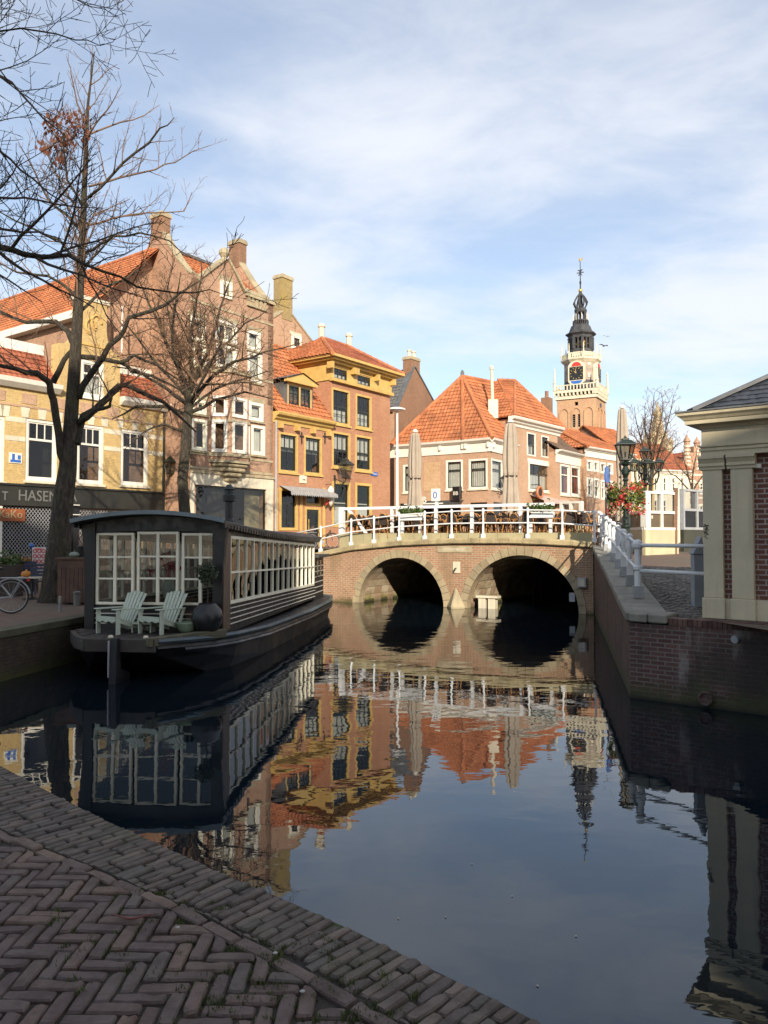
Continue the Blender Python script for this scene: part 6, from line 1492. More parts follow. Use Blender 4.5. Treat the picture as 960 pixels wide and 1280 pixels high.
# candelabra lamp farther back
Lx = at(806.5, 600, 33); zb = 1.95; t = thing('street_lamp', 'green iron candelabra street lamp with several lanterns beyond the flower basket', 'street lamp', (Lx.x, Lx.y, zb)); zz = lambda py: at(806, py, 33).z - zb; k_ = 33 / 960
m = MB().lathe([(.2, 0), (.2, .7), (.12, .8), (.1, 1.6), (.14, 1.65), (.08, 1.7), (.07, zz(600)), (.12, zz(599)), (.06, zz(596)), (.05, zz(573))], n=10)
for dx, dy, py in ((-13 * k_, 0, 588), (17 * k_, 0, 588), (0, -.45, 590), (0, .45, 590)):
    m.tube([(0, 0, zz(603)), (dx * .4, dy * .4, zz(607)), (dx * .85, dy * .85, zz(603)), (dx, dy, zz(595)), (dx, dy, zz(py))], .035, 6); m.tube([(0, 0, zz(596)), (dx * .4, dy * .4, zz(592)), (dx * .6, dy * .6, zz(600))], .025, 5)
m.build('pole', M['green'], t)
for dx, dy, py in ((-13 * k_, 0, 588), (17 * k_, 0, 588), (0, -.45, 590), (0, .45, 590), (0, 0, 574)): lantern_head((dx, dy, zz(py)), .40, .55, t, 'green')
# round blue sign seen nearly edge on
p = at(757, 595.5, 22.6); t = thing('traffic_sign', 'round blue traffic sign seen almost edge on beside the lamp', 'traffic sign', (p.x, p.y, 1.75), R(60))
MB().lathe([(.31, -.012), (.31, .012)], n=24).xf(Matrix.Translation((0, -.05, p.z - 1.75)) @ Matrix.Rotation(R(90), 4, 'X')).build('disc', M['blue'], t)
MB().lathe([(.295, -.003), (.295, .003)], n=24).xf(Matrix.Translation((0, .0, p.z - 1.75)) @ Matrix.Rotation(R(90), 4, 'X') @ Matrix.Translation((0, 0, -.035 + .07))).build('back', M['grey'], t)
MB().tube([(0, 0, 0), (0, 0, p.z - 1.75 + .25)], .03, 8).build('pole', M['grey'], t)

# glazed terrace enclosure behind the railing
cream2 = M['white']
def screen(label, P0, P1, zb, zbase, zmid, ztop, n, base, panel, frame, upper=True, posts_w=.10):
    F_ = Fr(P0[0], P0[1], zb, P1[0] - P0[0], P1[1] - P0[1]); t = fthing('terrace_screen', label, 'terrace screen', F_, None); L = math.hypot(P1[0] - P0[0], P1[1] - P0[1])
    MB().box(.0, L, -.02, .12, -.25, zbase).build('base_panel', M[base], t)
    top = ztop if upper else zmid + .08
    m = MB().box(0, L, -.03, .13, zbase + .002, zbase + .09).box(.06, L - .06, -.025, .125, zmid - .04, zmid + .05)
    if upper: m.box(0, L, -.03, .13, ztop - .08, ztop)
    for i in range(n + 1):
        x = L * i / n; w = posts_w; x = min(max(x, w / 2), L - w / 2); m.box(x - w / 2, x + w / 2, -.028, .128, zbase + .09, top - (.081 if upper else 0))
    m.build('frame', M[frame], t)
    for i in range(n): MB().box(L * i / n + .05, L * (i + 1) / n - .05, .03, .06, zbase + .09, zmid - .04).build('panel', M[panel], t)
    if upper:
        for i in range(n): MB().quad((L * i / n + .05, .045, zmid + .05), (L * (i + 1) / n - .05, .045, zmid + .05), (L * (i + 1) / n - .05, .045, ztop - .08), (L * i / n + .05, .045, ztop - .08)).build('pane', M['glass'], t, uv=False)
    return t, F_, L
M['umber'] = plain('umber panel', (.115, .085, .05), .45, .15, 2); M['darkolive'] = plain('dark olive board', (.05, .05, .035), .55, .2, 2)
M['creambase'] = plain('cream base board', (.50, .44, .28), .6, .08, 2, streak=.2, dirt=(.25, .22, .15))
h = lambda py, Y: at(800, py, Y).z - 1.78
C2 = (8.5, 25.0)
screen('low terrace screen with umber panels on a cream base behind the flower basket lamp', (9.4, 32.6), C2, 1.78, h(662, 25), h(639, 25), h(613, 25), 3, 'creambase', 'umber', 'white', False, .12)
t, F_, L_2 = screen('cream terrace screen with glass above umber panels facing the cobbles', C2, (9.95, 26.0), 1.78, h(662.5, 25), h(640, 25), h(613.5, 25), 2, 'creambase', 'umber', 'white')
MB().box(-.02, .22, -.06, .16, h(662, 25) + .09, h(613.5, 25)).build('corner_post', M['white'], t)
tm = text_mb('I', .12, .004)
MB().box(.36, .44, .02, .03, h(648, 25), h(644, 25)).build('panel_mark', M['palestone'], t)
p = at(843, 650, 25.9); t = thing('wooden_plank', 'tall dark weathered plank standing at the end of the cream screen', 'plank', (p.x, p.y, 1.78)); MB().box(-.07, .07, -.03, .03, 0, 2.3).xf(Matrix.Rotation(R(1.5), 4, 'Y')).build('plank', M['pine'], t, bevel=.01)
screen('dark terrace screen with black panels and pale frames in the shade by the lodge', (10.75, 27.6), (12.3, 28.9), 1.85, h(664, 28) - .02, h(640, 28), h(614, 28), 2, 'darkolive', 'black', 'grey')
screen('small white framed windscreen with umber pane at the right end of the terrace', tuple(at(700, 640, 28.3).xy), tuple(at(727, 640, 27.6).xy), 2.3, .6, .95, 1.42, 2, 'creambase', 'umber', 'white')

# ================================================================== TERRACE ON THE BRIDGE
TZ = 2.40
t = fthing('terrace_platform', 'olive boarded terrace platform behind the bridge railing', 'platform', B)
ul, ur = B.u(426, 672, .4), B.u(741, 672, .4)
MB().box(ul, ur, .42, 6.2, TZ - .5, TZ).build('floor', M['pine'], t)
m = MB(); n = 9
for i in range(n):
    a, b = ul + (ur - ul) * i / n, ul + (ur - ul) * (i + 1) / n; m.box(a + .006, b - .006, .30, .34, 1.7, at(570, 666.3, 27.5).z)
m.build('edge_boards', M['olive'], t)
t = fthing('terrace_fence', 'white timber terrace fence with a braced end post above the bridge railing', 'fence', B)
yf = .55; zr1 = 3.52
m = MB(); a = B.u(427.5, 650, yf); m.box(a - .09, a + .09, yf - .09, yf + .09, TZ, zr1 + .04); m.build('end_post', M['railwhite'], t)
b0_, b1_ = B.hit(434.5, 635, yf), B.hit(459, 669, yf); MB().bar((b0_[0], yf, zr1), (b1_[0], yf, TZ + .1), .09, .09).build('brace', M['railwhite'], t)
e = B.u(693, 627, yf); MB().box(a + .091, e, yf - .04, yf + .04, zr1 - .07, zr1 + .03).build('rail', M['railwhite'], t)
MB().box(a + .09, b1_[0] + .1, yf - .045, yf + .045, TZ, TZ + .1).build('rail', M['railwhite'], t)
for px in (490, 545, 590, 651): x = B.u(px, 640, yf); MB().box(x - .05, x + .05, yf - .05, yf + .05, TZ, zr1 - .071).build('post', M['railwhite'], t)
x = B.u(546, 630, yf); MB().box(x - .045, x + .045, yf - .06, yf + .06, zr1 + .031, zr1 + .62).build('post', M['railwhite'], t)
sgn = MB().box(x - .17, x + .17, yf - .1, yf - .065, zr1 + .18, zr1 + .62).build('number_sign', M['white'], t); tm = text_mb('0', .36, .01); tm.xf(Matrix.Translation((x - .11, yf - .105, zr1 + .27))); tm.build('numeral', M['blue'], sgn, uv=False)
for (pa, pb, pc_, pd), lb in (((499, 528.5, 643.2, 650.5), 'white planter box of green plants on the left of the terrace rail'), ((659.5, 692, 639.8, 647.2), 'white planter box of green plants on the right of the terrace rail')):
    y = .42; u0_, z1 = B.hit(pa, pc_, y); u1_, z0 = B.hit(pb, pd, y); t = thing('planter_box', lb, 'planter', B.w((u0_ + u1_) / 2, y, z0), B.rz); hw = (u1_ - u0_) / 2
    m = MB().box(-hw, hw, -.1, .12, 0, z1 - z0); m.build('box', M['railwhite'], t, bevel=.01)
    for s_ in (-.75, .75): MB().box(hw * s_ - .05, hw * s_ + .05, -.02, .06, TZ - z0, -.002).build('leg', M['railwhite'], t)
    mm = MB()
    for i in range(650): p = Vector((rg.uniform(-hw, hw), rg.gauss(0, .07), z1 - z0 + abs(rg.gauss(0, .1)))); leaf(mm, p, rg.uniform(.05, .11))
    mm.build('plants', M['leafgreen'], t, uv=False, recalc=False)
# rattan chairs and tables
def rattan_chair():
    r = thing('terrace_chair', 'rattan bistro chair with bent cane back standing on the bridge terrace', 'chair', (0, 0, 0), 0, 'rattan chairs on the bridge terrace')
    MB().lathe([(.02, .445), (.2, .445), (.215, .455), (.215, .475), (.19, .482), (.02, .478)], n=14, sy=.95).build('seat', M['chairdark'], r, smooth=False)
    def hoop(w, h, lean, z0, rad): return [(w * math.cos(math.pi * i / 10), .19 + lean * math.sin(math.pi * i / 10), z0 + h * math.sin(math.pi * i / 10) ** .8) for i in range(11)]
    m = MB().tube(hoop(.21, .43, .09, .46, 0), .016, 6)
    bk_ = m.build('backrest', M['rattan'], r, smooth=True)
    hp = hoop(.195, .40, .085, .47, 0); MB().prism([(x, y - .004, z) for x, y, z in hp], (0, .012, 0)).build('woven_panel', M['chairdark'], bk_, uv=False)
    m = MB().tube([(-.2, .17, .62), (-.25, .0, .66), (-.23, -.16, .65), (-.19, -.17, .46)], .013, 5).build('armrest', M['rattan'], r); m = MB().tube([(.2, .17, .62), (.25, .0, .66), (.23, -.16, .65), (.19, -.17, .46)], .013, 5).build('armrest', M['rattan'], r)
    for sx, sy in ((-1, -1), (1, -1), (1, 1), (-1, 1)): MB().tube([(sx * .15, sy * .15, .45), (sx * .2, sy * .21, 0)], [.017, .014], 6).build('leg', M['rattan'], r)
    pr = [(.165 * math.cos(g_), .165 * math.sin(g_), .2) for g_ in [i * math.pi / 8 for i in range(17)]]; MB().tube(pr, .009, 4, False).build('ring', M['rattan'], r)
    return r
def bistro_table():
    r = thing('terrace_table', 'small round dark cafe table among the rattan chairs', 'table', (0, 0, 0), 0, 'round tables on the bridge terrace')
    MB().lathe([(.3, .72), (.32, .73), (.32, .755), (.3, .76)], n=18).build('table_top', M['chairdark'], r)
    MB().tube([(0, 0, .04), (0, 0, .72)], .03, 8).build('column', M['iron'], r); m = MB()
    for i in range(4): a0 = i * math.pi / 2 + .7; m.tube([(0, 0, .1), (.16 * math.cos(a0), .16 * math.sin(a0), .06), (.26 * math.cos(a0), .26 * math.sin(a0), .01)], .018, 5)
    m.build('foot', M['iron'], r); return r
rc, tb = rattan_chair(), bistro_table(); rg = random.Random(21); first = True; ft = True
def L2(u, y): p = B.w(u, y, TZ); return (p.x, p.y, TZ)
row_y = [.98, 2.0, 3.1, 4.3]
for ri, y in enumerate(row_y):
    u = B.u(452, 655, y) + rg.uniform(0, .3); ue = B.u(738, 655, y)
    while u < ue - .2:
        for du, dy, rz in ((-.46, .08, R(70)), (.46, .08, R(-70)), (-.02, -.40, R(180)), (.05, .42, R(0)))[:4]:
            uu, yy = u + du + rg.gauss(0, .04), y + dy + rg.gauss(0, .05); loc = L2(uu, yy); ang = B.rz + rz * -1 + rg.gauss(0, .3)
            if first: rc.location = loc; rc.rotation_euler = (0, 0, ang); first = False
            else: dup(rc, loc, ang)
        loc = L2(u, y)
        if ft: tb.location = loc; ft = False
        else: dup(tb, loc, rg.uniform(0, 1))
        u += 1.36
# closed parasols
def parasol(px, ptop, Y, zb, wid, pbot, label, pole=True):
    p = at(px, 600, Y); zt = at(px, ptop, Y).z - zb; z0 = at(px, pbot, Y).z - zb; k_ = Y / 960
    t = thing('parasol', label, 'parasol', (p.x, p.y, zb)); r = wid * k_ / 2; m = MB(); n = 40; H_ = zt - z0
    prof = [(z0, 1.22), (z0 + H_ * .04, 1.2), (z0 + H_ * .14, 1.12), (z0 + H_ * .25, 1.0), (z0 + H_ * .36, .92), (z0 + H_ * .40, .82), (z0 + H_ * .44, .95), (z0 + H_ * .56, 1.04), (z0 + H_ * .7, 1.0), (z0 + H_ * .85, .86), (z0 + H_ * .96, .68), (zt - .06, .58), (zt, .1)]
    o = 0; rp = random.Random(int(px)); ph = [rp.uniform(-.5, .5) for _ in range(8)]; am = [rp.uniform(.7, 1.2) for _ in range(8)]
    for z, f in prof:
        for i in range(n):
            g_ = 2 * math.pi * i / n; sg_ = int(i / 5); w = (abs(math.sin(4 * g_ + ph[sg_])) * .44 * am[sg_] - .22) * (1 if z < zt - .03 else 0); jitter = .04 * math.sin(g_ * 3 + z * 2) * (1 if z < z0 + H_ * .35 else .3)
            low = (0 if z > z0 + .01 else .12 * math.sin(4 * g_)); m.v.append((r * f * (1 + w + jitter) * math.cos(g_), r * f * (1 + w + jitter) * math.sin(g_), z + low))
    for i in range(len(prof) - 1):
        for q in range(n): m.f.append((i * n + q, i * n + (q + 1) % n, (i + 1) * n + (q + 1) % n, (i + 1) * n + q))
    m.f.append(tuple((len(prof) - 1) * n + q for q in range(n))); m.build('canopy', M['canvas'], t, smooth=False, recalc=True)
    MB().lathe([(r * .98, z0 + H_ * .395), (r * .98, z0 + H_ * .41)], n=20).build('strap', M['chairdark'], t)
    MB().lathe([(.04, 0), (.045, zt + .08)], n=10).build('pole', M['grey'], t); MB().lathe([(r * .5, zt), (r * .5, zt + .04), (.05, zt + .1)], n=12).build('cap', M['white'], t)
    MB().lathe([(.35, 0), (.35, .06), (.06, .1)], n=14).build('foot', M['iron'], t)
    return t
parasol(519, 540, 29.2, TZ, 14.5, 638, 'closed taupe parasol on the left of the bridge terrace')
parasol(638.5, 528, 28, TZ, 17, 641, 'closed taupe parasol in the middle of the terrace before the corner house')
parasol(778.5, 510, 28.5, 1.9, 12.5, 655, 'tall closed taupe parasol rising behind the street lamp with the basket')
# pale street lamp with a flat head between the houses
p = at(496.5, 600, 43.4); t = thing('street_lamp', 'slender white lamp post with flat head between yellow trimmed house and brown gable', 'street lamp', (p.x, p.y, SQ)); zt_ = at(496, 514, 43.4).z - SQ
MB().tube([(0, 0, 0), (0, 0, zt_)], [.09, .06], 8).build('pole', M['railwhite'], t); m = MB().lathe([(.3, 0), (.52, .06), (.52, .13), (.3, .2), (.1, .22)], (-.05, 0, zt_), 14); m.build('lamp_head', M['railwhite'], t)

# bicycles
def bicycle(name, label, loc, rz, frame='black', group=None):
    r = thing(name, label, 'bicycle', loc, rz, group)
    for x in (-.53, .53):
        pr = [(x + .33 * math.cos(g_), 0, .345 + .33 * math.sin(g_)) for g_ in [i * math.pi / 16 for i in range(33)]]
        w = MB().tube(pr, .018, 6, False).build('wheel', M['black'], r, uv=False); m = MB().tube([(a + (x - a) * .06, b, c + (.345 - c) * .06) for a, b, c in pr], .011, 5, False)
        for i in range(14): g_ = i * math.pi / 7; m.tube([(x, .012 * (-1) ** i, .345), (x + .31 * math.cos(g_), 0, .345 + .31 * math.sin(g_))], .0018, 3)
        m.tube([(x, -.05, .345), (x, .05, .345)], .025, 6); m.build('rim', M['grey'], w, uv=False)
        m = MB(); m.tube([(x + .37 * math.cos(g_), 0, .345 + .37 * math.sin(g_)) for g_ in [(.05 + .9 * i / 12) * math.pi for i in range(13)]], .016, 5); m.build('mudguard', M['grey'] if frame == 'grey' else M['black'], r, uv=False)
    m = MB()
    for a, b in (((.53, 0, .345), (.40, 0, .88)), ((.40, 0, .82), (-.02, 0, .30)), ((.40, 0, .74), (-.12, 0, .50)), ((-.02, 0, .28), (-.22, 0, .86)), ((-.02, 0, .29), (-.53, 0, .345)), ((-.2, 0, .76), (-.53, 0, .345))): m.tube([a, b], .017, 6)
    m.build('frame', M[frame], r, uv=False)
    m = MB().tube([(.40, 0, .88), (.38, 0, 1.0)], .014, 6).tube([(.22, -.27, 1.0), (.34, -.2, 1.06), (.39, 0, 1.03), (.34, .2, 1.06), (.22, .27, 1.0)], .013, 6); m.build('handlebar', M['grey'], r, uv=False)
    MB().lathe([(.02, -.03), (.09, -.02), (.1, .02), (.05, .05)], (-.24, 0, .91), 10, sx=1.4).build('saddle', M['black'], r, uv=False)
    m = MB().tube([(-.82, -.06, .73), (-.32, -.06, .73)], .01, 4).tube([(-.82, .06, .73), (-.32, .06, .73)], .01, 4).tube([(-.75, .06, .73), (-.53, .06, .35)], .008, 4).tube([(-.75, -.06, .73), (-.53, -.06, .35)], .008, 4).box(-.83, -.8, -.07, .07, .72, .74); m.build('carrier', M['grey'], r, uv=False)
    MB().box(-.88, -.84, -.04, .04, .66, .72).build('rear_light', M['red'], r, uv=False); m = MB().lathe([(.09, -.01), (.09, .01)], n=14).xf(Matrix.Translation((-.02, -.05, .29)) @ Matrix.Rotation(R(90), 4, 'X')).tube([(-.02, -.07, .29), (.1, -.07, .18)], .01, 5).box(.06, .15, -.14, -.06, .165, .19); m.build('crank', M['grey'], r, uv=False)
    m = MB().tube([(-.3, .05, .3), (-.36, .14, .0)], .01, 4); m.build('kickstand', M['grey'], r, uv=False); return r
# near bicycle: its rear wheel shows at the left edge
p = onz(12, 767.5, .845); bicycle('bicycle', 'grey city bicycle parked on the left quay, rear wheel in view', (p.x - .53, p.y, .845), R(188), 'grey').location = (p.x - .535, p.y, .845)
for lb, (x, y, z), rz in (('black bicycle leaning at the ramp below the orange brick shop', (*at(403, 672, 36).xy, 1.9), R(30)), ('black bicycle standing behind the railing where bridge and right quay meet', (7.25, 25.6, 1.85), R(62)), ('black bicycle parked beneath the blue traffic sign near the bridge end', (7.0, 23.4, 1.8), R(80))): bicycle('bicycle', lb, (x, y, z), rz)

# ================================================================== HOUSEBOAT
BA = -math.atan(.105); Bo = Vector((-4.27, 14.3, 0))
boat = thing('houseboat', 'black houseboat with curved roof and cream framed windows moored at the left quay', 'houseboat', Bo, BA)
def BW(x, y, z): return Bo + Matrix.Rotation(BA, 3, 'Z') @ Vector((x, y, z))
hullm = plain('tarred hull', (.014, .014, .016), .5, .35, 2, streak=.5, dirt=(.05, .04, .035), bump=.004)
secs = [(-1.36, .62, .66, .42, .50), (-1.0, .92, .65, .66, .34), (-.45, 1.26, .63, 1.0, .08), (.25, 1.48, .61, 1.3, -.2), (2, 1.64, .55, 1.45, -.5), (6, 1.74, .50, 1.5, -.5), (9, 1.70, .50, 1.45, -.5), (10.4, 1.5, .52, 1.2, -.3), (10.7, 1.2, .54, .9, -.1)]
m = MB(); nS = 8
for y, hb, zg, bb, zb in secs:
    m.v += [(-hb + .03, y, zg), (-hb - .03, y, zg - .12), (-(hb * .55 + bb * .45) - .06, y, (zg + zb) / 2), (-bb, y, zb), (bb, y, zb), ((hb * .55 + bb * .45) + .06, y, (zg + zb) / 2), (hb + .03, y, zg - .12), (hb - .03, y, zg)]
for i in range(len(secs) - 1):
    for q in range(7): m.f.append((i * nS + q, i * nS + q + 1, (i + 1) * nS + q + 1, (i + 1) * nS + q))
    m.f.append((i * nS + 7, i * nS, (i + 1) * nS, (i + 1) * nS + 7))
m.f.append(tuple(range(nS))); m.f.append(tuple((len(secs) - 1) * nS + q for q in reversed(range(nS)))); m.build('hull', hullm, boat)
m = MB()
for s_ in (-1, 1): m.tube([(s_ * (hb + .02), y, zg + .0) for y, hb, zg, bb, zb in secs], .05, 6)
m.build('gunwale', plain('blue grey gunwale', (.06, .085, .10), .5, .3, 3), boat)
m = MB()
for s_ in (-1, 1): m.tube([(s_ * (hb + .05), y, zg - .16) for y, hb, zg, bb, zb in secs[1:]], .035, 5)
m.build('rubbing_strake', M['black'], boat)
# deck planks with its thick front board and the grey timber
m = MB(); rg = random.Random(9); n = 19
for i in range(n): a = -1.42 + 2.84 * i / n; am = abs(a + .075); y0 = lerp_table([(0, -1.38), (.6, -1.34), (.9, -1.0), (1.25, -.46), (1.45, -.05)], am); m.box(a + .004, a + 2.84 / n - .004, y0, .0, .655, .70 + rg.uniform(-.004, .004))
dkm = plain('dark deck boards', (.045, .036, .03), .75, .35, 4, bump=.006); m.build('deck', dkm, boat)
rimm = plain('dark rim board', (.06, .05, .04), .8, .3, 4, bump=.006); ed = [(-1.38, -.36), (-.95, -1.03), (-.60, -1.40), (.62, -1.41)]
for (x0, y0), (x1, y1) in zip(ed, ed[1:]): MB().bar((x0, y0, .60), (x1, y1, .60), .09, .22).build('front_board', rimm, boat, bevel=.01)
MB().bar((.50, -1.47, .66), (1.42, -.22, .68), .14, .15).build('timber_beam', plain('grey mossy timber', (.12, .11, .07), .9, .35, 4, bump=.012, fine=.4), boat, bevel=.012)
m = MB().prism([(-.09, -1.58, .74), (-.09, -1.46, .73), (-.09, -1.40, .22), (-.09, -1.05, .10), (-.09, -1.15, -.6), (-.09, -1.66, -.6)], (.12, 0, 0)); rd = m.build('rudder', hullm, boat, bevel=.01)
MB().box(-.105, -.085, -1.625, -1.59, .1, .70).build('rudder_stripe', M['grey'], rd)
for i, (x, y) in enumerate(((-.22, -1.28), (.40, -1.28))): MB().lathe([(.045, 0), (.05, .02), (.03, .045), (.005, .05)], (x, y, .705), 8).build('deck_stud', M['palestone'], boat)
# cabin
CW, CL = 1.30, 8.8
sheer = [(-.5, 2.68), (0, 2.64), (2, 2.53), (4, 2.45), (5.7, 2.40), (8, 2.37), (9.9, 2.37)]
def sh(y): return lerp_table(sheer, y)
wt = lambda y: 2.47 - .27 * (y / 9.3) - .03; wb = lambda y: 1.16 - .17 * (y / 9.3)
blackwood = plain('black boarded wood', (.016, .015, .015), .5, .25, 5, streak=.2, dirt=(.05, .04, .03))
m = MB(); y0s, y1s = .42, 8.55
for s_ in (-1, 1):
    x = s_ * CW; ny = 12
    for i in range(ny):
        a, b = CL * i / ny, CL * (i + 1) / ny
        m.quad((x, a, .6), (x, b, .6), (x, b, wb(b)), (x, a, wb(a))); m.quad((x, a, wt(a)), (x, b, wt(b)), (x, b, sh(b)), (x, a, sh(a)))
    m.quad((x, 0, wb(0)), (x, y0s, wb(y0s)), (x, y0s, wt(y0s)), (x, 0, wt(0))); m.quad((x, y1s, wb(y1s)), (x, CL, wb(CL)), (x, CL, wt(CL)), (x, y1s, wt(y1s)))
m.quad((-CW, CL, .6), (CW, CL, .6), (CW, CL, sh(CL)), (-CW, CL, sh(CL)))
m.quad((-CW, 0, .6), (CW, 0, .6), (CW, 0, 1.14), (-CW, 0, 1.14))
m.build('cabin_wall', blackwood, boat)
MB().box(-CW + .02, CW - .02, .05, CL - .05, .62, .70).build('cabin_floor', M['pine'], boat)
# curved front posts and head
for s_ in (-1, 1):
    P = [(s_ * (CW + .02 + .10 * ((z - .7) / 1.95) ** 4), z) for z in (.68, 1.1, 1.5, 1.9, 2.2, 2.4, 2.55, 2.66)]
    m = MB().prism([(x, -.06, z) for x, z in P] + [(s_ * (CW - .17), -.06, 2.66), (s_ * (CW - .16), -.06, .68)], (0, .12, 0)); m.build('front_post', blackwood, boat)
m = MB().prism([(-CW + .1, -.03, 2.47)] + [(x_, -.03, 2.48 + .05 * math.cos(x_ / CW * 1.57)) for x_ in (-.8, -.4, 0, .4, .8)] + [(CW - .1, -.03, 2.47), (CW - .1, -.03, 2.72), (0, -.03, 2.82), (-CW + .1, -.03, 2.72)], (0, .06, 0)); m.build('front_head', blackwood, boat)
brownpost = plain('brown corner board', (.12, .075, .05), .6, .2, 4); MB().box(CW - .0, CW + .035, -.02, .40, .68, 2.5).build('corner_board', brownpost, boat)
# front casements: three pairs of two by three panes
fw = [(-1.13, -.39), (-.33, .47), (.53, 1.24)]
for a, b in fw:
    c, d = 1.15, 2.46 + .05 * math.cos((a + b) / 2 / CW * 1.57); m = MB(); bars(m, a, b, c, d, -.02, .05, .05); xm = (a + b) / 2; m.box(xm - .03, xm + .03, -.018, .048, c + .05, d - .05)
    for f in (.36, .66): z = c + (d - c) * f; m.box(a + .05, xm - .03, -.01, .04, z - .018, z + .018).box(xm + .03, b - .05, -.01, .04, z - .018, z + .018)
    o = m.build('front_window', M['cream_frame'], boat, uv=False, bevel=.006); MB().quad((a, .015, c), (b, .015, c), (b, .015, d), (a, .015, d)).build('pane', M['glass'], o, uv=False)
m = MB()
for z in (.80, .89, .98): m.box(-CW + .15, CW - .2, -.012, .003, z, z + .016)
m.build('white_lines', M['white'], boat)
# side windows
for s_ in (-1, 1):
    x = s_ * CW; m = MB(); n = 15
    def bb(y0, z0, y1, z1, w): m.bar((x, y0, z0), (x, y1, z1), .07, w)
    bb(y0s, wb(y0s) + .02, y1s, wb(y1s) + .02, .06); bb(y0s, wt(y0s) - .02, y1s, wt(y1s) - .02, .06); mz = lambda y: wb(y) + (wt(y) - wb(y)) * .46; bb(y0s, mz(y0s), y1s, mz(y1s), .035)
    for i in range(n + 1):
        y = y0s + (y1s - y0s) * i / n; w = .06 if i % 3 == 0 else .04; m.box(x - .032, x + .032, y - w / 2, y + w / 2, wb(y), wt(y))
    o = m.build('side_window', M['cream_frame'], boat, uv=False); MB().quad((x, y0s, wb(y0s)), (x, y1s, wb(y1s)), (x, y1s, wt(y1s)), (x, y0s, wt(y0s))).build('pane', glassy('side glass', (.6, .6, .58), 1.6) if s_ == -1 else M['glass'], o, uv=False)
    m = MB()
    for q in range(4): m.bar((x + s_ * .006, y0s + .05, .76 + q * .10), (x + s_ * .006, CL, .66 + q * .088), .014, .017)
    m.build('white_lines', M['white'], boat)
# cambered roof with deep eaves and scalloped edge strip
m = MB(); ny, nx = 16, 12
for lay in (0, 1):
    for j in range(ny + 1):
        y = -.36 + (CL + .69) * j / ny
        for i in range(nx + 1):
            f = -1 + 2 * i / nx; x = f * (CW + .14); m.v.append((x, y, sh(y) + .16 * (1 - f * f) + (.06 if lay else 0) - (.02 if abs(f) > .99 else 0)))
K = (ny + 1) * (nx + 1)
for j in range(ny):
    for i in range(nx):
        a = j * (nx + 1) + i; m.f.append((a, a + nx + 1, a + nx + 2, a + 1)); m.f.append((K + a, K + a + 1, K + a + nx + 2, K + a + nx + 1))
for i in range(nx): m.f += [(i, i + 1, K + i + 1, K + i), (ny * (nx + 1) + i, K + ny * (nx + 1) + i, K + ny * (nx + 1) + i + 1, ny * (nx + 1) + i + 1)]
for j in range(ny): a, b = j * (nx + 1), (j + 1) * (nx + 1); m.f += [(a, K + a, K + b, b), (a + nx, b + nx, K + b + nx, K + a + nx)]
m.build('roof', plain('bitumen roof', (.03, .03, .032), .6, .25, 3), boat)
m = MB()
for i in range(nx):
    f0, f1 = -1 + 2 * i / nx, -1 + 2 * (i + 1) / nx; q0, q1 = (f0 * (CW + .15), -.385, sh(-.36) + .16 * (1 - f0 * f0) + .035), (f1 * (CW + .15), -.385, sh(-.36) + .16 * (1 - f1 * f1) + .035); m.bar(q0, q1, .03, .075)
m.build('roof_edge', plain('blue grey roof edge', (.16, .20, .22), .5, .2, 4), boat)
m = MB()
for i in range(48): y = -.3 + (CL + .5) * i / 48; z = sh(y) - .045; m.box(CW + .11, CW + .145, y, y + .13, z - .035, z + .06); m.box(-CW - .145, -CW - .11, y, y + .13, z - .035, z + .06)
m.build('eave_blocks', blackwood, boat)
m = MB().lathe([(.13, 0), (.11, .12), (.085, .14), (.085, .48), (.13, .5), (.14, .62), (.1, .66), (.1, .72), (.13, .74), (.04, .84)], (.92, 1.6, sh(1.6) + .10), 12); m.build('chimney', M['iron'], boat)
# low after cabin
m = MB().box(-1.1, 1.25, CL + .02, 10.45, .5, 1.80); m.build('after_cabin', blackwood, boat)
m = MB()
for i in range(6): z = .72 + i * .16; m.box(1.25, 1.258, CL + .1, 10.4, z, z + .022)
m.build('white_lines', M['white'], boat)
m = MB(); MB().box(-1.25, 1.42, CL + .02, 10.62, 1.802, 1.88).build('after_roof', plain('bitumen roof edge', (.05, .05, .052), .6), boat)
for a in (CL + .45, CL + .95): MB().box(1.252, 1.28, a, a + .2, 1.2, 1.7).build('after_window', M['glass'], boat)
# inside: a table with a vase, a lamp
t = thing('table', 'low wooden table inside the houseboat behind the middle window', 'table', BW(.02, .8, .70), BA)
MB().box(-.45, .45, -.3, .3, .46, .5).build('table_top', M['pine'], t)
for sx, sy in ((-1, -1), (1, -1), (1, 1), (-1, 1)): MB().box(sx * .4 - .03, sx * .4 + .03, sy * .25 - .03, sy * .25 + .03, 0, .46).build('leg', M['pine'], t)
t = thing('vase', 'pale ribbed vase of red and purple flowers behind the houseboat window', 'vase', BW(.0, .7, 1.20), BA)
MB().lathe([(.07, 0), (.11, .1), (.13, .22), (.1, .34), (.08, .4), (.1, .42)], n=16).build('vase', M['palegreen'], t, smooth=True); fl = MB(); rg = random.Random(8)
for i in range(14):
    c_ = Vector((rg.gauss(0, .12), rg.gauss(0, .1), .55 + rg.random() * .3)); fl.tube([(0, 0, .38), tuple(c_)], .006, 4)
    for q in range(14): leaf(fl, c_ + Vector((rg.gauss(0, .03), rg.gauss(0, .03), rg.gauss(0, .03))), .06)
fl.build('flowers', M['redflower'], t, uv=False)
t = thing('table_lamp', 'white shaded table lamp inside the houseboat beside the vase', 'lamp', BW(.65, 1.6, .7), BA); MB().lathe([(.14, 0), (.14, .03), (.03, .06), (.03, .95)], n=10).build('stand', M['iron'], t); MB().lathe([(.2, .92), (.15, 1.2)], n=16).build('lamp_shade', M['curtain'], t)
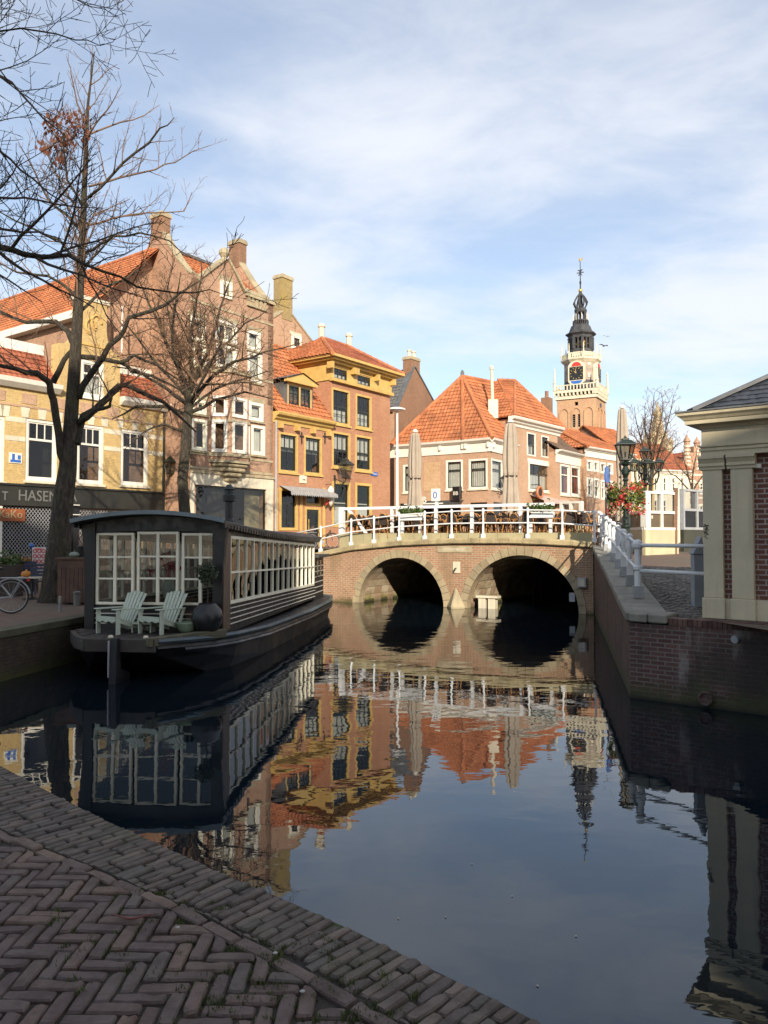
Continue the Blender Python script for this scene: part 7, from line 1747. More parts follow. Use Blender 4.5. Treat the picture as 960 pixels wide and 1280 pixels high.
# things on the foredeck
def deckchair(label, loc, rz):
    r = thing('deck_chair', label, 'deck chair', loc, rz, 'pale green chairs on the foredeck'); w = .29; r.scale = (.82, .82, .80)
    for i in range(6):
        f = -1 + 2 * i / 5; a = f * .055
        bx0, bx1 = f * .20, f * .265; m = MB(); m.add([(bx0 - .032, .14, .20), (bx0 + .032, .14, .20), (bx1 + .043, .47, .90 - .05 * f * f), (bx1 - .043, .47, .90 - .05 * f * f), (bx0 - .032, .165, .20), (bx0 + .032, .165, .20), (bx1 + .043, .495, .90 - .05 * f * f), (bx1 - .043, .495, .90 - .05 * f * f)], [(0,1,2,3),(7,6,5,4),(0,4,5,1),(1,5,6,2),(2,6,7,3),(3,7,4,0)])
        m.build('back_slat', M['palegreen'], r, uv=False, bevel=.006)
    m = MB()
    for i in range(5): y = -.36 + i * .105; z = .37 - i * .038; m.add([(-w, y, z), (w, y, z), (w, y + .095, z - .034), (-w, y + .095, z - .034), (-w, y, z + .022), (w, y, z + .022), (w, y + .095, z - .012), (-w, y + .095, z - .012)], [(0,3,2,1),(4,5,6,7),(0,1,5,4),(1,2,6,5),(2,3,7,6),(3,0,4,7)])
    P = [(-w, -.385, .39), (w, -.385, .39), (w, -.385, .30)] + [(w - 2 * w * i / 12, -.385, .275 + .018 * math.cos(i * math.pi / 2)) for i in range(1, 12)] + [(-w, -.385, .30)]
    m.prism(P, (0, .022, 0)); m.build('seat', M['palegreen'], r, uv=False)
    for s_ in (-1, 1):
        MB().add([(s_ * .28 - .07, -.42, .54), (s_ * .28 + .07, -.42, .54), (s_ * .30 + .05, .38, .52), (s_ * .30 - .04, .38, .52), (s_ * .28 - .07, -.42, .565), (s_ * .28 + .07, -.42, .565), (s_ * .30 + .05, .38, .545), (s_ * .30 - .04, .38, .545)], [(0,3,2,1),(4,5,6,7),(0,1,5,4),(1,2,6,5),(2,3,7,6),(3,0,4,7)]).build('armrest', M['palegreen'], r, uv=False, bevel=.005)
        MB().box(s_ * .31 - .014, s_ * .31 + .014, -.37, -.27, 0, .54).build('leg', M['palegreen'], r, uv=False); MB().bar((s_ * .27, -.37, .33), (s_ * .27, .55, .03), .028, .1).build('leg', M['palegreen'], r, uv=False); MB().bar((s_ * .3, .36, .52), (s_ * .28, .22, .12), .03, .06).build('back_brace', M['palegreen'], r, uv=False)
    return r
deckchair('pale green slatted deck chair on the left of the houseboat foredeck', BW(-.42, -.50, .70), BA + R(-24)); deckchair('pale green slatted deck chair on the right of the pair, nearer the round pot', BW(.34, -.46, .70), BA + R(-22))
t = thing('footstool', 'low pale green wooden footstool between the two deck chairs', 'footstool', BW(-.02, -.40, .70), BA); MB().box(-.2, .2, -.13, .13, .15, .18).build('top', M['palegreen'], t)
for s_ in (-1, 1): MB().box(s_ * .17 - .012, s_ * .17 + .012, -.11, .11, 0, .149).build('leg', M['palegreen'], t)
t = thing('bowl', 'pale green glazed bowl on deck left of the round black pot', 'bowl', BW(.80, -.42, .70), BA); MB().lathe([(.1, 0), (.16, .06), (.2, .17), (.21, .2), (.18, .19), (.14, .08), (.01, .05)], n=18).build('bowl', plain('dull green glaze', (.20, .26, .17), .4), t, smooth=True)
t = thing('olive_tree', 'small ball clipped olive tree in a round glossy black pot on deck', 'potted tree', BW(1.16, -.40, .70), BA)
MB().lathe([(.13, 0), (.2, .06), (.27, .2), (.28, .3), (.24, .42), (.16, .5), (.15, .53), (.11, .5), (.02, .48)], n=22).build('pot', plain('glossy black glaze', (.014, .014, .015), .4, .4, 6, fine=.0), t, smooth=True)
MB().tube([(0, 0, .45), (.01, 0, .7), (-.01, .01, .95)], [.016, .013, .012], 6).build('trunk', M['bark'], t); lv = MB()
for i in range(900):
    v = Vector((rg.gauss(0, 1), rg.gauss(0, 1), rg.gauss(0, 1))).normalized() * (.2 * rg.random() ** .45); leaf(lv, v + Vector((-.01, .01, 1.06)), rg.uniform(.03, .055))
lv.build('crown', island('olive leaves', [(.03, .045, .02), (.06, .08, .04), (.10, .12, .07)], .6, .001), t, uv=False, recalc=False)
t = thing('twig_plant', 'dry twiggy plant on the houseboat deck left of the pot', 'plant', BW(.92, -.28, .70), BA); m = MB()
for i in range(46):
    a0 = rg.uniform(0, 6.28); q = [(0, 0, 0)]; p = Vector((0, 0, .02))
    for s_ in range(4): p = p + Vector((.05 * math.cos(a0) + rg.gauss(0, .02), .05 * math.sin(a0) + rg.gauss(0, .02), .09)); q.append(tuple(p))
    m.tube(q, [.004, .003, .003, .002, .001], 3)
m.build('twigs', M['twig'], t, uv=False)

# mooring ropes of the houseboat
for lb, a_, b_ in (('mooring rope from the houseboat stern to the left quay', BW(-1.5, 9.5, .6), Vector((lqx(26) - .1, 26, zl(26) + .02))),):
    t = thing('mooring_rope', lb, 'rope', a_); n = 14; MB().tube([(b_ - a_) * (i / n) - Vector((0, 0, .22 * math.sin(math.pi * i / n))) for i in range(n + 1)], .014, 6).build('rope', plain('worn rope', (.22, .19, .14), .9, .2, 20), t, uv=False)
# ================================================================== TREES
class Tree:
    def __init__(s, seed, sides=(8, 5, 3)): s.r = random.Random(seed); s.a = MB(); s.b = MB(); s.lv = MB()
    def tube(s, pts, rs):
        big = rs[0] > .035
        (s.a if big else s.b).tube(pts, rs, 9 if rs[0] > .09 else (6 if big else (4 if rs[0] > .012 else 3)), cap=big)
    def grow(s, p, d, L, r, lev, up, spread, rmin, gap, straight=.12):
        R_ = s.r; n = max(3, int(L / .22)) if lev > 0 else 3; n = min(n, 9); pts = [p.copy()]; q = p.copy(); d = d.normalized(); dirs = []
        for i in range(n):
            d = (d + Vector((R_.gauss(0, straight), R_.gauss(0, straight), R_.gauss(0, straight) + up * .10))).normalized(); q = q + d * (L / n); pts.append(q.copy()); dirs.append(d.copy())
        rs = [max(rmin, r * (1 - .75 * i / n)) for i in range(n + 1)]; s.tube(pts, rs)
        if lev > 0: s.kids(pts, rs, lev, up, spread, rmin, gap, .15)
    def kids(s, pts, rs, lev, up, spread, rmin, gap, start=.0, lenf=.5, lmax=9):
        R_ = s.r; tot = sum((b - a).length for a, b in zip(pts, pts[1:])); s_ = tot * start + R_.random() * gap; ph = R_.uniform(0, 6.28)
        while s_ < tot:
            acc = 0
            for i, (a, b) in enumerate(zip(pts, pts[1:])):
                l = (b - a).length
                if acc + l >= s_ or i == len(pts) - 2: break
                acc += l
            f = min(1, (s_ - acc) / max(l, 1e-6)); p = a + (b - a) * f; t = (b - a).normalized(); r = rs[i] + (rs[i + 1] - rs[i]) * f
            ph += 2.4 + R_.gauss(0, .5); x = t.orthogonal().normalized(); y = t.cross(x); side = x * math.cos(ph) + y * math.sin(ph)
            an = R_.gauss(spread, .22); d = t * math.cos(an) + side * math.sin(an) + Vector((0, 0, up * .45))
            L = min(lmax, (tot * (1 - .62 * s_ / tot)) * lenf * R_.uniform(.55, 1.15))
            if L > .10: s.grow(p, d, L, max(rmin, min(r * .55, .004 + L * .014)), lev - 1, up, spread, rmin, gap * (.66 if lev > 1 else .8))
            s_ += gap * R_.uniform(.6, 1.4)
    def limb(s, pts, rs, lev, up=.5, spread=.85, rmin=.004, gap=.23, start=.2, lenf=.42, lmax=2.6):
        P = [pts[0]]; Rr = [rs[0]]
        for i in range(len(pts) - 1):           # smooth and roughen the drawn path
            for k_ in (.5, 1.0):
                q = pts[i].lerp(pts[i + 1], k_); 
                if 0 < k_ < 1: q = q + Vector((s.r.gauss(0, .03), s.r.gauss(0, .03), s.r.gauss(0, .03)))
                P.append(q); Rr.append(rs[i] + (rs[i + 1] - rs[i]) * k_)
        s.tube(P, Rr); s.kids(P, Rr, lev, up, spread, rmin, gap, start, lenf, lmax); return P
    def build(s, name, label, base, group=None, twig='twig', leaves=None):
        t = thing(name, label, 'tree', base, 0, group); Mx = Matrix.Translation(-Vector(base))
        s.a.xf(Mx).build('trunk', M['bark'], t, uv=False, smooth=True, recalc=False); s.b.xf(Mx).build('crown', M[twig], t, uv=False, smooth=True, recalc=False)
        if s.lv.v: s.lv.xf(Mx).build('leaves', M[leaves], t, uv=False, recalc=False)
        return t
def path(D0, pts, D1=None):
    n = len(pts) - 1; D1 = D0 if D1 is None else D1
    return [at(p[0], p[1], D0 + (D1 - D0) * i / n) for i, p in enumerate(pts)]
def wd(D, ws): return [w * D / 960 / 2 for w in ws]
T = Tree(1); D = 18.7
tr = path(D, [(71, 764), (72, 745), (71, 720), (76, 660), (80, 620), (85, 585), (88, 540), (92, 480), (97, 400), (103, 300), (107, 200), (110, 130), (118, 65)])
trr = wd(D, [56, 42, 33, 27, 25, 22, 18, 15.5, 13, 9, 6, 3.4, 1.2])
T.tube(tr, trr)
T.a.tube(path(D - .15, [(62, 690), (60, 720), (55, 752), (46, 768)]), wd(D, [10, 12, 15, 20]), 8); T.a.tube(path(D - .1, [(84, 690), (90, 735), (103, 766)]), wd(D, [9, 12, 17]), 8)
T.kids(tr[8:], trr[8:], 3, .55, .8, .004, .26, .0, .36, 2.3)
L = T.limb
L(path(D, [(84, 588), (74, 545), (67, 500), (62, 478), (46, 466), (20, 461), (-25, 457), (-70, 440)], D - 1.5), wd(D, [10, 9.5, 9, 8, 7, 5.5, 4, 2]), 3, start=.4)
L(path(D, [(96, 438), (85, 414), (70, 402), (32, 403), (0, 389), (-30, 372)], D + 1), wd(D, [8, 7, 6, 5, 4, 2]), 3)
L(path(D, [(66, 478), (80, 450), (92, 436)], D), wd(D, [9, 7, 6]), 2)
L(path(D, [(96, 555), (104, 520), (128, 503), (140, 490), (158, 481), (205, 503), (245, 540)], D + 1.4), wd(D, [10, 9, 9, 8, 7, 5, 2]), 3)
L(path(D, [(98, 528), (120, 512), (137, 508), (140, 498)], D - .6), wd(D, [8, 6, 4, 2]), 2)
L(path(D, [(98, 498), (112, 470), (128, 448), (150, 421), (161, 397), (207, 381), (248, 352)], D - 1.2), wd(D, [9, 8, 7, 6, 5, 4, 1.5]), 3)
L(path(D, [(102, 446), (130, 449), (150, 453), (165, 464), (190, 470), (232, 492)], D + 1.6), wd(D, [7, 6, 5, 5, 4, 1.5]), 3)
L(path(D, [(150, 453), (168, 444), (195, 455), (225, 476)], D + .5), wd(D, [5, 4, 3, 1.5]), 3)
L(path(D, [(105, 316), (125, 305), (141, 295), (175, 291), (212, 301), (240, 322)], D - 1.4), wd(D, [w * .72 for w in [5, 4.5, 4, 3.4, 2.6, 1]]), 3)
L(path(D, [(107, 282), (140, 273), (184, 266), (230, 264), (240, 240)], D + 1.2), wd(D, [w * .72 for w in [4.5, 4, 3, 2, 1]]), 3)
L(path(D, [(110, 247), (140, 219), (169, 191), (200, 160), (218, 147)], D - 1.0), wd(D, [w * .72 for w in [5, 4.5, 4, 3, 1]]), 3, up=.8)
L(path(D, [(111, 233), (150, 222), (194, 212), (219, 203), (265, 181)], D + .8), wd(D, [w * .72 for w in [4.5, 4, 3.2, 2.2, 1]]), 3, up=.9)
L(path(D, [(111, 168), (150, 153), (181, 144), (200, 131)], D + .6), wd(D, [w * .72 for w in [4, 3, 2, 1]]), 3, up=.8)
L(path(D, [(107, 160), (96, 128), (89, 94), (84, 75)], D - .5), wd(D, [w * .72 for w in [3.4, 2.6, 1.8, .9]]), 3, up=.8)
L(path(D, [(114, 106), (130, 92), (147, 80)], D), wd(D, [w * .72 for w in [2.4, 1.6, .9]]), 2, up=.8)
L(path(D, [(101, 286), (84, 269), (59, 247), (44, 216), (23, 178)], D + 1), wd(D, [w * .72 for w in [6, 5, 4, 3, 1]]), 3, up=.7)
L(path(D, [(104, 260), (84, 225), (80, 190), (70, 150)], D - 1.2), wd(D, [w * .72 for w in [5, 4, 3, 1]]), 3, up=.7)
L(path(D, [(100, 330), (75, 300), (40, 285), (-5, 262)], D - 1.5), wd(D, [w * .72 for w in [6, 5, 3.5, 2]]), 3, up=.6)
L(path(D, [(98, 372), (60, 345), (20, 340), (-20, 318)], D + 1.5), wd(D, [w * .72 for w in [6, 5, 3.5, 2]]), 3, up=.5)
L(path(D, [(98, 392), (130, 360), (155, 350), (185, 330)], D + 1.5), wd(D, [w * .72 for w in [6, 5, 4, 1.5]]), 3, up=.5)
rg = random.Random(31)
for (cx_, cy_, n_, sx_, sy_) in ((68, 152, 60, 9, 9), (82, 172, 110, 11, 9), (96, 150, 40, 6, 9), (76, 196, 70, 7, 9), (58, 182, 50, 7, 6), (108, 160, 60, 4, 15), (84, 140, 30, 7, 5)):
    for i in range(n_):
        p = at(cx_ + rg.gauss(0, sx_ * .75), cy_ + rg.gauss(0, sy_ * .75), D + rg.gauss(0, .4)); s_ = rg.uniform(.09, .18); a = Vector((rg.gauss(0, .4), rg.gauss(0, .4), -1)).normalized(); b = Vector((rg.gauss(0, 1), rg.gauss(0, 1), 0)).normalized()
        T.lv.add([p, p + a * s_ * .5 + b * s_ * .28, p + a * s_, p + a * s_ * .5 - b * s_ * .28], [(0, 1, 2), (0, 2, 3)])
        T.b.tube([p, p + Vector((rg.gauss(0, .1), rg.gauss(0, .1), .14))], .003, 3, False)
T.build('bare_tree', 'tall bare tree with a cluster of dry brown leaves, trunk left of the houseboat', tr[0] - Vector((0, 0, .02)), leaves='brownleaf')
nb = T

T = Tree(5); D = 10.0; base = Vector((-8.4, 10.6, .84)); L = T.limb
tr = [base, base + Vector((.05, 0, 1.5)), base + Vector((.1, .0, 3)), base + Vector((.05, -.1, 5)), base + Vector((.2, -.1, 7)), base + Vector((.25, 0, 9)), base + Vector((.2, .1, 11))]
T.tube(tr, [.30, .25, .22, .19, .15, .09, .03]); T.kids(tr[3:], [.19, .15, .09, .03], 3, .5, .9, .004, .5, .0, .35, 2.5)
def fromtrunk(h, pts, ws, D1, lev=3, **kw):
    ws = [w * .68 for w in ws]; P = [base + Vector((.1, 0, h))] + path(D, pts, D1); L(P, [wd(D, [ws[0] * 1.15])[0]] + wd(D, ws), lev, **kw)
fromtrunk(4.4, [(-90, 286), (-30, 300), (0, 309), (30, 318), (85, 319), (128, 339), (172, 359), (219, 366), (262, 362), (292, 372)], [15, 14, 13, 12, 8.5, 6, 4.5, 3.2, 2.2, 1], 10.6, start=.2, gap=.21, lmax=1.7)
fromtrunk(6.0, [(-60, 60), (0, 95), (28, 119), (53, 147), (82, 170)], [7, 5.5, 5, 4, 1.5], 9.5, gap=.21, lmax=1.4)
fromtrunk(6.8, [(-60, 36), (0, 39), (50, 39), (94, 50), (125, 57), (146, 45)], [5, 4, 3.4, 2.6, 1.8, .8], 10.5, gap=.2, lmax=1.3)
fromtrunk(5.4, [(-60, 150), (0, 189), (25, 212), (56, 237), (82, 254), (105, 300)], [6, 4.6, 4, 3.4, 2.6, 1], 11, gap=.21, lmax=1.4)
fromtrunk(5.1, [(-50, 235), (0, 247), (31, 247), (75, 256), (128, 260)], [5.5, 4.5, 4, 3, 1], 9.4, gap=.21, lmax=1.2)
fromtrunk(7.2, [(-60, 5), (0, -18), (60, -24), (112, 8), (150, 22)], [5, 4, 3, 2, .8], 10, gap=.2, lmax=1.2)
fromtrunk(4.8, [(-60, 275), (0, 286), (50, 290), (92, 305), (118, 318)], [6, 5, 3.5, 2.2, 1], 9.6, gap=.21, lmax=1.2)
T.build('bare_tree', 'nearest bare tree whose dark boughs reach in from the left edge', base, twig='twigdark') if 'twigdark' in M else None
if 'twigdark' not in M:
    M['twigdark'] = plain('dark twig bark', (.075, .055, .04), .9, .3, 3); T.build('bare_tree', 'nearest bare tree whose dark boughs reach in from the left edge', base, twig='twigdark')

T = Tree(9); D = 25; L = T.limb
b0 = onz(232, 700, zl(25)); b0 = Vector((at(232, 690, D).x, D, zl(D) - .05))
tr = [b0] + path(D, [(232, 690), (231, 640), (228, 600), (232, 560), (234, 530), (236, 505)])
T.tube(tr, [.30] + wd(D, [18, 14.5, 13, 12.5, 12, 11]))
for pts, ws, D1 in (([(236, 507), (218, 494), (196, 478), (170, 462), (140, 458)], [10, 8, 6, 4, 1.5], 23.5), ([(235, 520), (205, 508), (170, 508), (140, 524)], [9, 7, 5, 2], 26), ([(236, 505), (240, 470), (238, 420), (246, 372), (252, 325)], [11, 9, 7, 4, 1.2], 25), ([(236, 508), (262, 474), (292, 452), (330, 440), (378, 428)], [9, 7, 5, 3.4, 1], 24), ([(235, 500), (224, 462), (204, 420), (186, 380), (172, 345)], [10, 8, 6, 4, 1.2], 26.5), ([(236, 516), (268, 500), (306, 490), (345, 500)], [8, 6, 4, 1.2], 26.5), ([(238, 488), (216, 440), (219, 382), (226, 340)], [8, 6, 4, 1.2], 23.4), ([(238, 490), (262, 436), (275, 386), (292, 340)], [9, 7, 4.5, 1.2], 26.4), ([(239, 480), (272, 440), (306, 404), (338, 384)], [7, 5, 3.4, 1], 25), ([(236, 500), (200, 460), (170, 420), (150, 398)], [7, 5, 3.4, 1], 24), ([(233, 540), (205, 530), (180, 540), (155, 562)], [6, 5, 3, 1], 23.5), ([(238, 505), (256, 470), (276, 430), (262, 380)], [7, 5, 3.4, 1], 23), ([(236, 512), (270, 486), (312, 472), (352, 462)], [6, 5, 3, 1], 25.4), ([(236, 500), (240, 440), (222, 395), (205, 345)], [7, 5, 3.4, 1], 25.6)):
    L(path(D, pts, D1), wd(D, [w * .66 for w in ws]), 3, up=.25, spread=1.0, gap=.2, start=.12, lenf=.5, lmax=2.4, rmin=.0052)
T.build('bare_tree', 'bare spreading tree with mossy trunk before the red brick gabled house', b0)

def smalltree(seed, px, D, z, ytop, label, limbs, trunk, lev=3, gap=.32, name='bare_tree'):
    T = Tree(seed); b = Vector((at(px, 600, D).x, D, z)); tr = [b] + path(D, trunk[0]); T.tube(tr, [trunk[1][0] * 1.3 * D / 1920] + wd(D, [w * .7 for w in trunk[1]]))
    for pts, ws, dd in limbs: T.limb(path(D, pts, D + dd), wd(D, [w * .52 for w in ws]), lev, up=.6, spread=.95, gap=gap, start=.05, lenf=.55, lmax=2.8, rmin=.009)
    T.build(name, label, b)
smalltree(14, 813, 45, SQ, 485, 'bare tree standing behind the candelabra lamp and cream screen', [([(816, 585), (812, 556), (815, 520), (818, 490)], [6, 5, 3, 1], 0), ([(815, 590), (804, 560), (796, 530), (793, 508)], [5, 4, 2.4, 1], 1), ([(817, 586), (826, 556), (836, 524), (842, 494)], [5, 4, 2.6, 1], -1), ([(816, 596), (832, 574), (846, 556), (858, 548)], [4.5, 3.5, 2.4, 1], 1), ([(815, 600), (800, 580), (786, 566), (780, 548)], [4.5, 3.5, 2.4, 1], -1), ([(816, 575), (822, 540), (829, 510), (826, 490)], [4.5, 3.5, 2, 1], 1.5), ([(815, 570), (806, 535), (806, 508)], [4, 3, 1], -1.5)], ([(812, 660), (812, 630), (814, 600), (816, 583)], [9, 8, 7, 6.5]))
smalltree(17, 866, 50, SQ, 540, 'smaller sunlit bare tree between the striped gable and the lodge', [([(865, 610), (858, 585), (852, 562)], [4, 3, 1], 0), ([(865, 606), (868, 580), (872, 556)], [4, 3, 1], 1), ([(865, 616), (850, 600), (838, 592), (830, 580)], [3.5, 3, 2, 1], -1), ([(866, 614), (876, 598), (888, 585)], [3.5, 3, 1], 1), ([(864, 600), (846, 580), (842, 566)], [3, 2, 1], 1)], ([(866, 650), (865, 625), (865, 606)], [5.5, 5, 4.5]), gap=.36)

# ================================================================== LEFT QUAY THINGS
g = onz(97, 748, zl(17.6)); t = thing('wooden_locker', 'weathered reddish wooden locker right of the big tree trunk', 'locker', (at(98, 700, 18.2).x, 18.2, .84), R(-4)); k_ = 18.2 / 960
wl_, hl = 37 * k_, 56 * k_
redwood = plain('reddish weathered boards', (.115, .066, .045), .85, .35, 5, bump=.008, streak=.4, dirt=(.06, .045, .03))
m = MB(); n = 7
for i in range(n): x = -wl_ / 2 + wl_ * i / n; m.box(x + .004, x + wl_ / n - .004, -.31, -.285, .05, hl * .80)
m.box(-wl_ / 2 + .01, wl_ / 2 - .01, -.284, .3, .05, hl * .98); m.build('door_boards', redwood, t); MB().box(-wl_ / 2, wl_ / 2, -.315, -.28, hl * .805, hl * .99).build('top_board', redwood, t); MB().box(-wl_ / 2 - .04, wl_ / 2 + .04, -.35, .34, hl * .992, hl * 1.03).build('lid', redwood, t)
topz = .84 + hl * 1.03
p = at(93, 690, 18.1); t = thing('gourd', 'pale grey green ribbed gourd on the wooden locker lid', 'gourd', (p.x, p.y, topz)); m = MB(); n = 32
prof = [(.02, .0), (.09, .01), (.115, .05), (.11, .09), (.07, .125), (.02, .13)]
for r_, z in prof:
    for i in range(n): a0 = 2 * math.pi * i / n; q = r_ * (1 + .05 * math.cos(8 * a0)); m.v.append((q * math.cos(a0) * 1.05, q * math.sin(a0), z))
for j in range(len(prof) - 1):
    for i in range(n): m.f.append((j * n + i, j * n + (i + 1) % n, (j + 1) * n + (i + 1) % n, (j + 1) * n + i))
m.f += [tuple(reversed(range(n))), tuple((len(prof) - 1) * n + i for i in range(n))]; m.tube([(0, 0, .12), (.01, 0, .16)], [.014, .01], 6); m.build('gourd', plain('grey green rind', (.19, .23, .19), .5, .15, 8), t, smooth=True)
p = at(103.5, 690, 18.2); t = thing('plant_pot', 'black plant pot with dry stems on the locker lid right of the gourd', 'plant pot', (p.x, p.y, topz)); MB().lathe([(.09, 0), (.12, .24), (.135, .25), (.13, .27), (.1, .25), (.02, .24)], n=16).build('pot', M['black'], t); m = MB(); rg = random.Random(3)
for i in range(14): a0 = rg.uniform(0, 6.28); m.tube([(0, 0, .22), (.06 * math.cos(a0), .06 * math.sin(a0), .38), (.13 * math.cos(a0), .13 * math.sin(a0), .46 + rg.random() * .15)], .005, 4)
m.build('stems', M['twig'], t, uv=False)
p = onz(75, 765, .845); t = thing('bollard', 'short white topped marker post on the quay before the tree roots', 'bollard', (p.x, p.y, .845)); MB().lathe([(.035, 0), (.033, .30), (.036, .31), (.02, .33)], n=10).build('post', plain('worn white post', (.30, .30, .29), .7, .35, 9), t)
p = onz(96, 757, .845); t = thing('bollard', 'squat grey mooring post right of the tree roots', 'bollard', (p.x, p.y, .845)); MB().lathe([(.075, 0), (.07, .26), (.085, .28), (.085, .31), (.04, .33)], n=12).build('post', M['greystone'], t)
Y_ = 20.5
p = at(49, 700, Y_); t = thing('menu_board', 'white menu board with red print standing left of the tree', 'menu board', (p.x, p.y, zl(Y_)), R(6)); kk = Y_ / 960; w = 17 * kk; z0 = at(49, 713, Y_).z - zl(Y_); z1 = at(49, 684, Y_).z - zl(Y_)
bd = MB().box(-w / 2, w / 2, -.012, .012, z0, z1).build('board', plain('paper white board', (.55, .54, .53), .6, .05), t, uv=False)
m = MB()
for r_ in range(4):
    for c_ in range(3):
        x, z = -w * .3 + c_ * w * .3, z1 - .10 - r_ * (z1 - z0 - .06) / 4; pr = [(x + .045 * math.cos(a_), -.016, z + .045 * math.sin(a_)) for a_ in [i * math.pi / 5 for i in range(11)]]; m.tube(pr, .012, 4, False)
m.build('red_print', M['red'], bd, uv=False); MB().box(-w * .28, w * .2, -.017, -.013, z1 - .055, z1 - .03).build('headline', M['red'], bd, uv=False)
m = MB()
for x in (-w * .4, w * .4): m.tube([(x, .0, z0), (x, -.1, 0)], .014, 5).tube([(x, .01, z1 - .05), (x, .35, 0)], .012, 5)
m.build('stand', M['iron'], t)
p = at(40, 720, 19.3); t = thing('cafe_table', 'small pale topped cafe table holding an orange pumpkin by the tree', 'table', (p.x, p.y, zl(19.3))); zt_ = at(40, 721, 19.3).z - zl(19.3)
MB().box(-.30, .30, -.26, .26, zt_ - .03, zt_).build('table_top', M['palestone'], t); m = MB().tube([(0, 0, .03), (0, 0, zt_ - .03)], .03, 8).box(-.22, .22, -.03, .03, 0, .035).box(-.03, .03, -.22, .22, .036, .06); m.build('foot', M['iron'], t)
t = thing('pumpkin', 'orange pumpkin on the pale cafe table left of the tree', 'pumpkin', (p.x - .12, p.y - .05, zl(19.3) + zt_)); MB().lathe([(.03, 0), (.11, .02), (.13, .07), (.1, .13), (.03, .15), (.015, .19)], n=18).build('pumpkin', plain('orange rind', (.50, .19, .02), .45, .12, 8), t, smooth=True)
p = at(20, 700, 21); zf_ = zl(21); t = thing('planter', 'purple planter trough of orange flowers before the roller grille', 'planter', (p.x, p.y, zf_), R(8)); z0 = at(20, 712, 21).z - zf_; z1 = at(20, 705, 21).z - zf_
MB().prism([(-.36, 0, z0), (.36, 0, z0), (.42, 0, z1), (-.42, 0, z1)], (0, .26, 0)).build('trough', plain('purple glaze', (.10, .05, .11), .5, .2, 5), t); MB().box(-.5, .5, -.05, .32, 0, z0 - .005).build('stand', M['chairdark'], t); lv, fl = MB(), MB(); rg = random.Random(6)
for i in range(260): leaf(lv, Vector((rg.uniform(-.42, .42), .13 + rg.gauss(0, .08), z1 + abs(rg.gauss(.02, .05)))), .08)
for i in range(260): leaf(fl, Vector((rg.uniform(-.3, .38), .12 + rg.gauss(0, .08), z1 + .06 + abs(rg.gauss(.03, .04)))), .06)
lv.build('leaves', M['leafgreen'], t, uv=False); fl.build('flowers', island('orange petals', [(.5, .14, .01), (.6, .22, .02), (.5, .3, .05)], .6, .001), t, uv=False)
p = at(6, 712, 20); t = thing('planter', 'dark planter box of yellow green shrubs at the left edge', 'planter', (p.x, p.y, zl(20))); MB().box(-.4, .4, -.2, .2, 0, .85).build('box', M['chairdark'], t, bevel=.02); lv = MB()
for i in range(420): leaf(lv, Vector((rg.uniform(-.42, .42), rg.gauss(0, .12), .85 + abs(rg.gauss(.08, .1)))), .09)
lv.build('plants', M['leafgreen'], t, uv=False)
navy = plain('navy folding chair', (.035, .05, .09), .5, .2, 6)
for lb, px, Y2, rz in (('navy slatted cafe chair in front of the white menu board', 51, 19.5, R(200)), ('navy slatted cafe chair tucked behind the pumpkin table', 34, 20.2, R(20))):
    p = at(px, 700, Y2); t = thing('cafe_chair', lb, 'chair', (p.x, p.y, zl(Y2)), rz, 'navy cafe chairs on the left quay')
    m = MB()
    for i in range(5): m.box(-.2, .2, -.2 + i * .082, -.13 + i * .082, .44, .46)
    m.build('seat', navy, t); m = MB()
    for i in range(4): m.box(-.2, .2, .2, .22, .58 + i * .085, .64 + i * .085)
    m.build('backrest', navy, t)
    for sx in (-1, 1): MB().tube([(sx * .2, -.2, 0), (sx * .2, .21, .55), (sx * .2, .22, .92)], .013, 5).build('leg', navy, t); MB().tube([(sx * .2, .22, 0), (sx * .2, -.18, .45)], .013, 5).build('leg', navy, t)
t = thing('blue_ball', 'small blue round ornament on a stick above the menu board', 'ornament', (at(39.5, 682, Y_).x, Y_, zl(Y_))); zb_ = at(39.5, 682, Y_).z - zl(Y_); MB().lathe([(.01, -.07), (.05, -.05), (.07, 0), (.05, .05), (.01, .07)], (0, 0, zb_), 12).build('ball', M['blue'], t, smooth=True); MB().tube([(0, 0, 0), (0, 0, zb_ - .06)], .01, 5).build('stick', M['iron'], t)
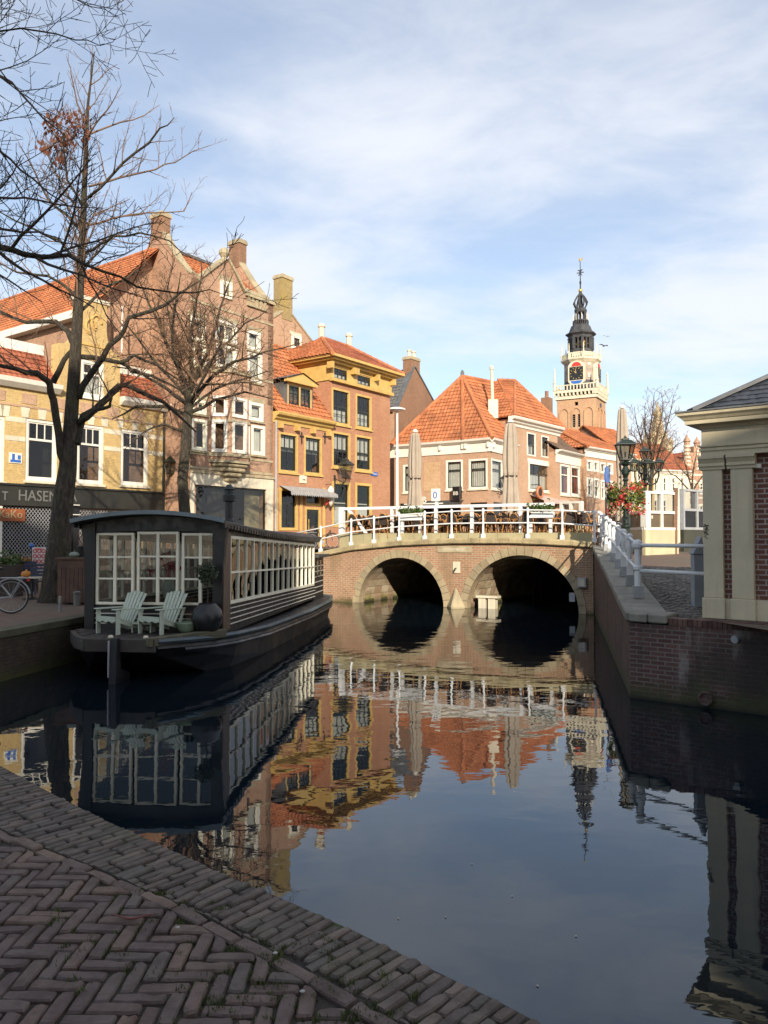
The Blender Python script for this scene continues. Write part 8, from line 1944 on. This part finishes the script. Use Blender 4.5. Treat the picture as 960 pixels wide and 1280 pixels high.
# wall lanterns on the left row
for px, py, lb in ((204, 580, 'green wall lantern on the drain pipe corner right of the cafe house'),):
    Fq = Fr(-12.3, 28, .9, *dR); p = Fq.w(Fq.u(px, py), -.0, Fq.z(px, py + 12)); t = thing('wall_lantern', lb, 'lantern', p, Fq.rz); lantern_head((0, -.45, .0), .42, .72, t, 'green'); MB().tube([(0, 0, -.35), (0, -.3, -.38), (0, -.45, -.02)], .022, 6).box(-.05, .05, -.03, .02, -.5, -.1).build('bracket', M['iron'], t)

# ================================================================== HOUSES ADDED UNSEEN BEHIND THE VIEWER (sized to shade the foreground)
def shade_house(x0, x1, y, eave, rise, label, wallmat, roofmat):
    F_ = Fr(x1, y, .84, -1, 0); H = fthing('shadow_house', label, 'house', F_); W = x1 - x0; ws = []
    nx = max(2, int(W / 2.2)); z = .9
    while z + 2 < eave - .84:
        for i in range(nx): c = W * (i + .5) / nx; ws.append((c - .5, c + .5, z, z + 1.7))
        z += 3.0
    wall(H, 0, W, 0, eave - .84, ws, M[wallmat], 6)
    for w in ws: window(H, w, 'white', .1, None, .05, .35, 2, 1, 1, sill='palestone')
    e = eave - .84; m = MB().add([(0, 0, e), (0, 6, e), (0, 3, e + rise), (W, 0, e), (W, 6, e), (W, 3, e + rise)], [(0, 1, 2), (3, 5, 4)]); m.build('gable_wall', M[wallmat], H)
    m = MB().add([(-.1, -.2, e - .05), (W + .1, -.2, e - .05), (W + .1, 3, e + rise), (-.1, 3, e + rise), (W + .1, 6.2, e - .05), (-.1, 6.2, e - .05)], [(0, 1, 2, 3), (3, 2, 4, 5)]); m.build('roof', M[roofmat], H)
shade_house(-10.5, -3.2, -20, 20.0, 3.6, 'tall red brick canal house across the quay behind the viewer', 'b_red', 'tile_red')
shade_house(-3.15, 4.1, -20, 20.2, 3.4, 'tall orange brick canal house directly behind the viewer', 'b_orange', 'tile_orange')
shade_house(4.15, 12.5, -20, 14.9, 3.0, 'lower brown brick canal house behind the viewer on the right', 'b_brown', 'tile_red')
shade_house(12.55, 22, -20, 15.2, 3.0, 'lower pinkish canal house far right behind the viewer', 'b_pink', 'tile_red')
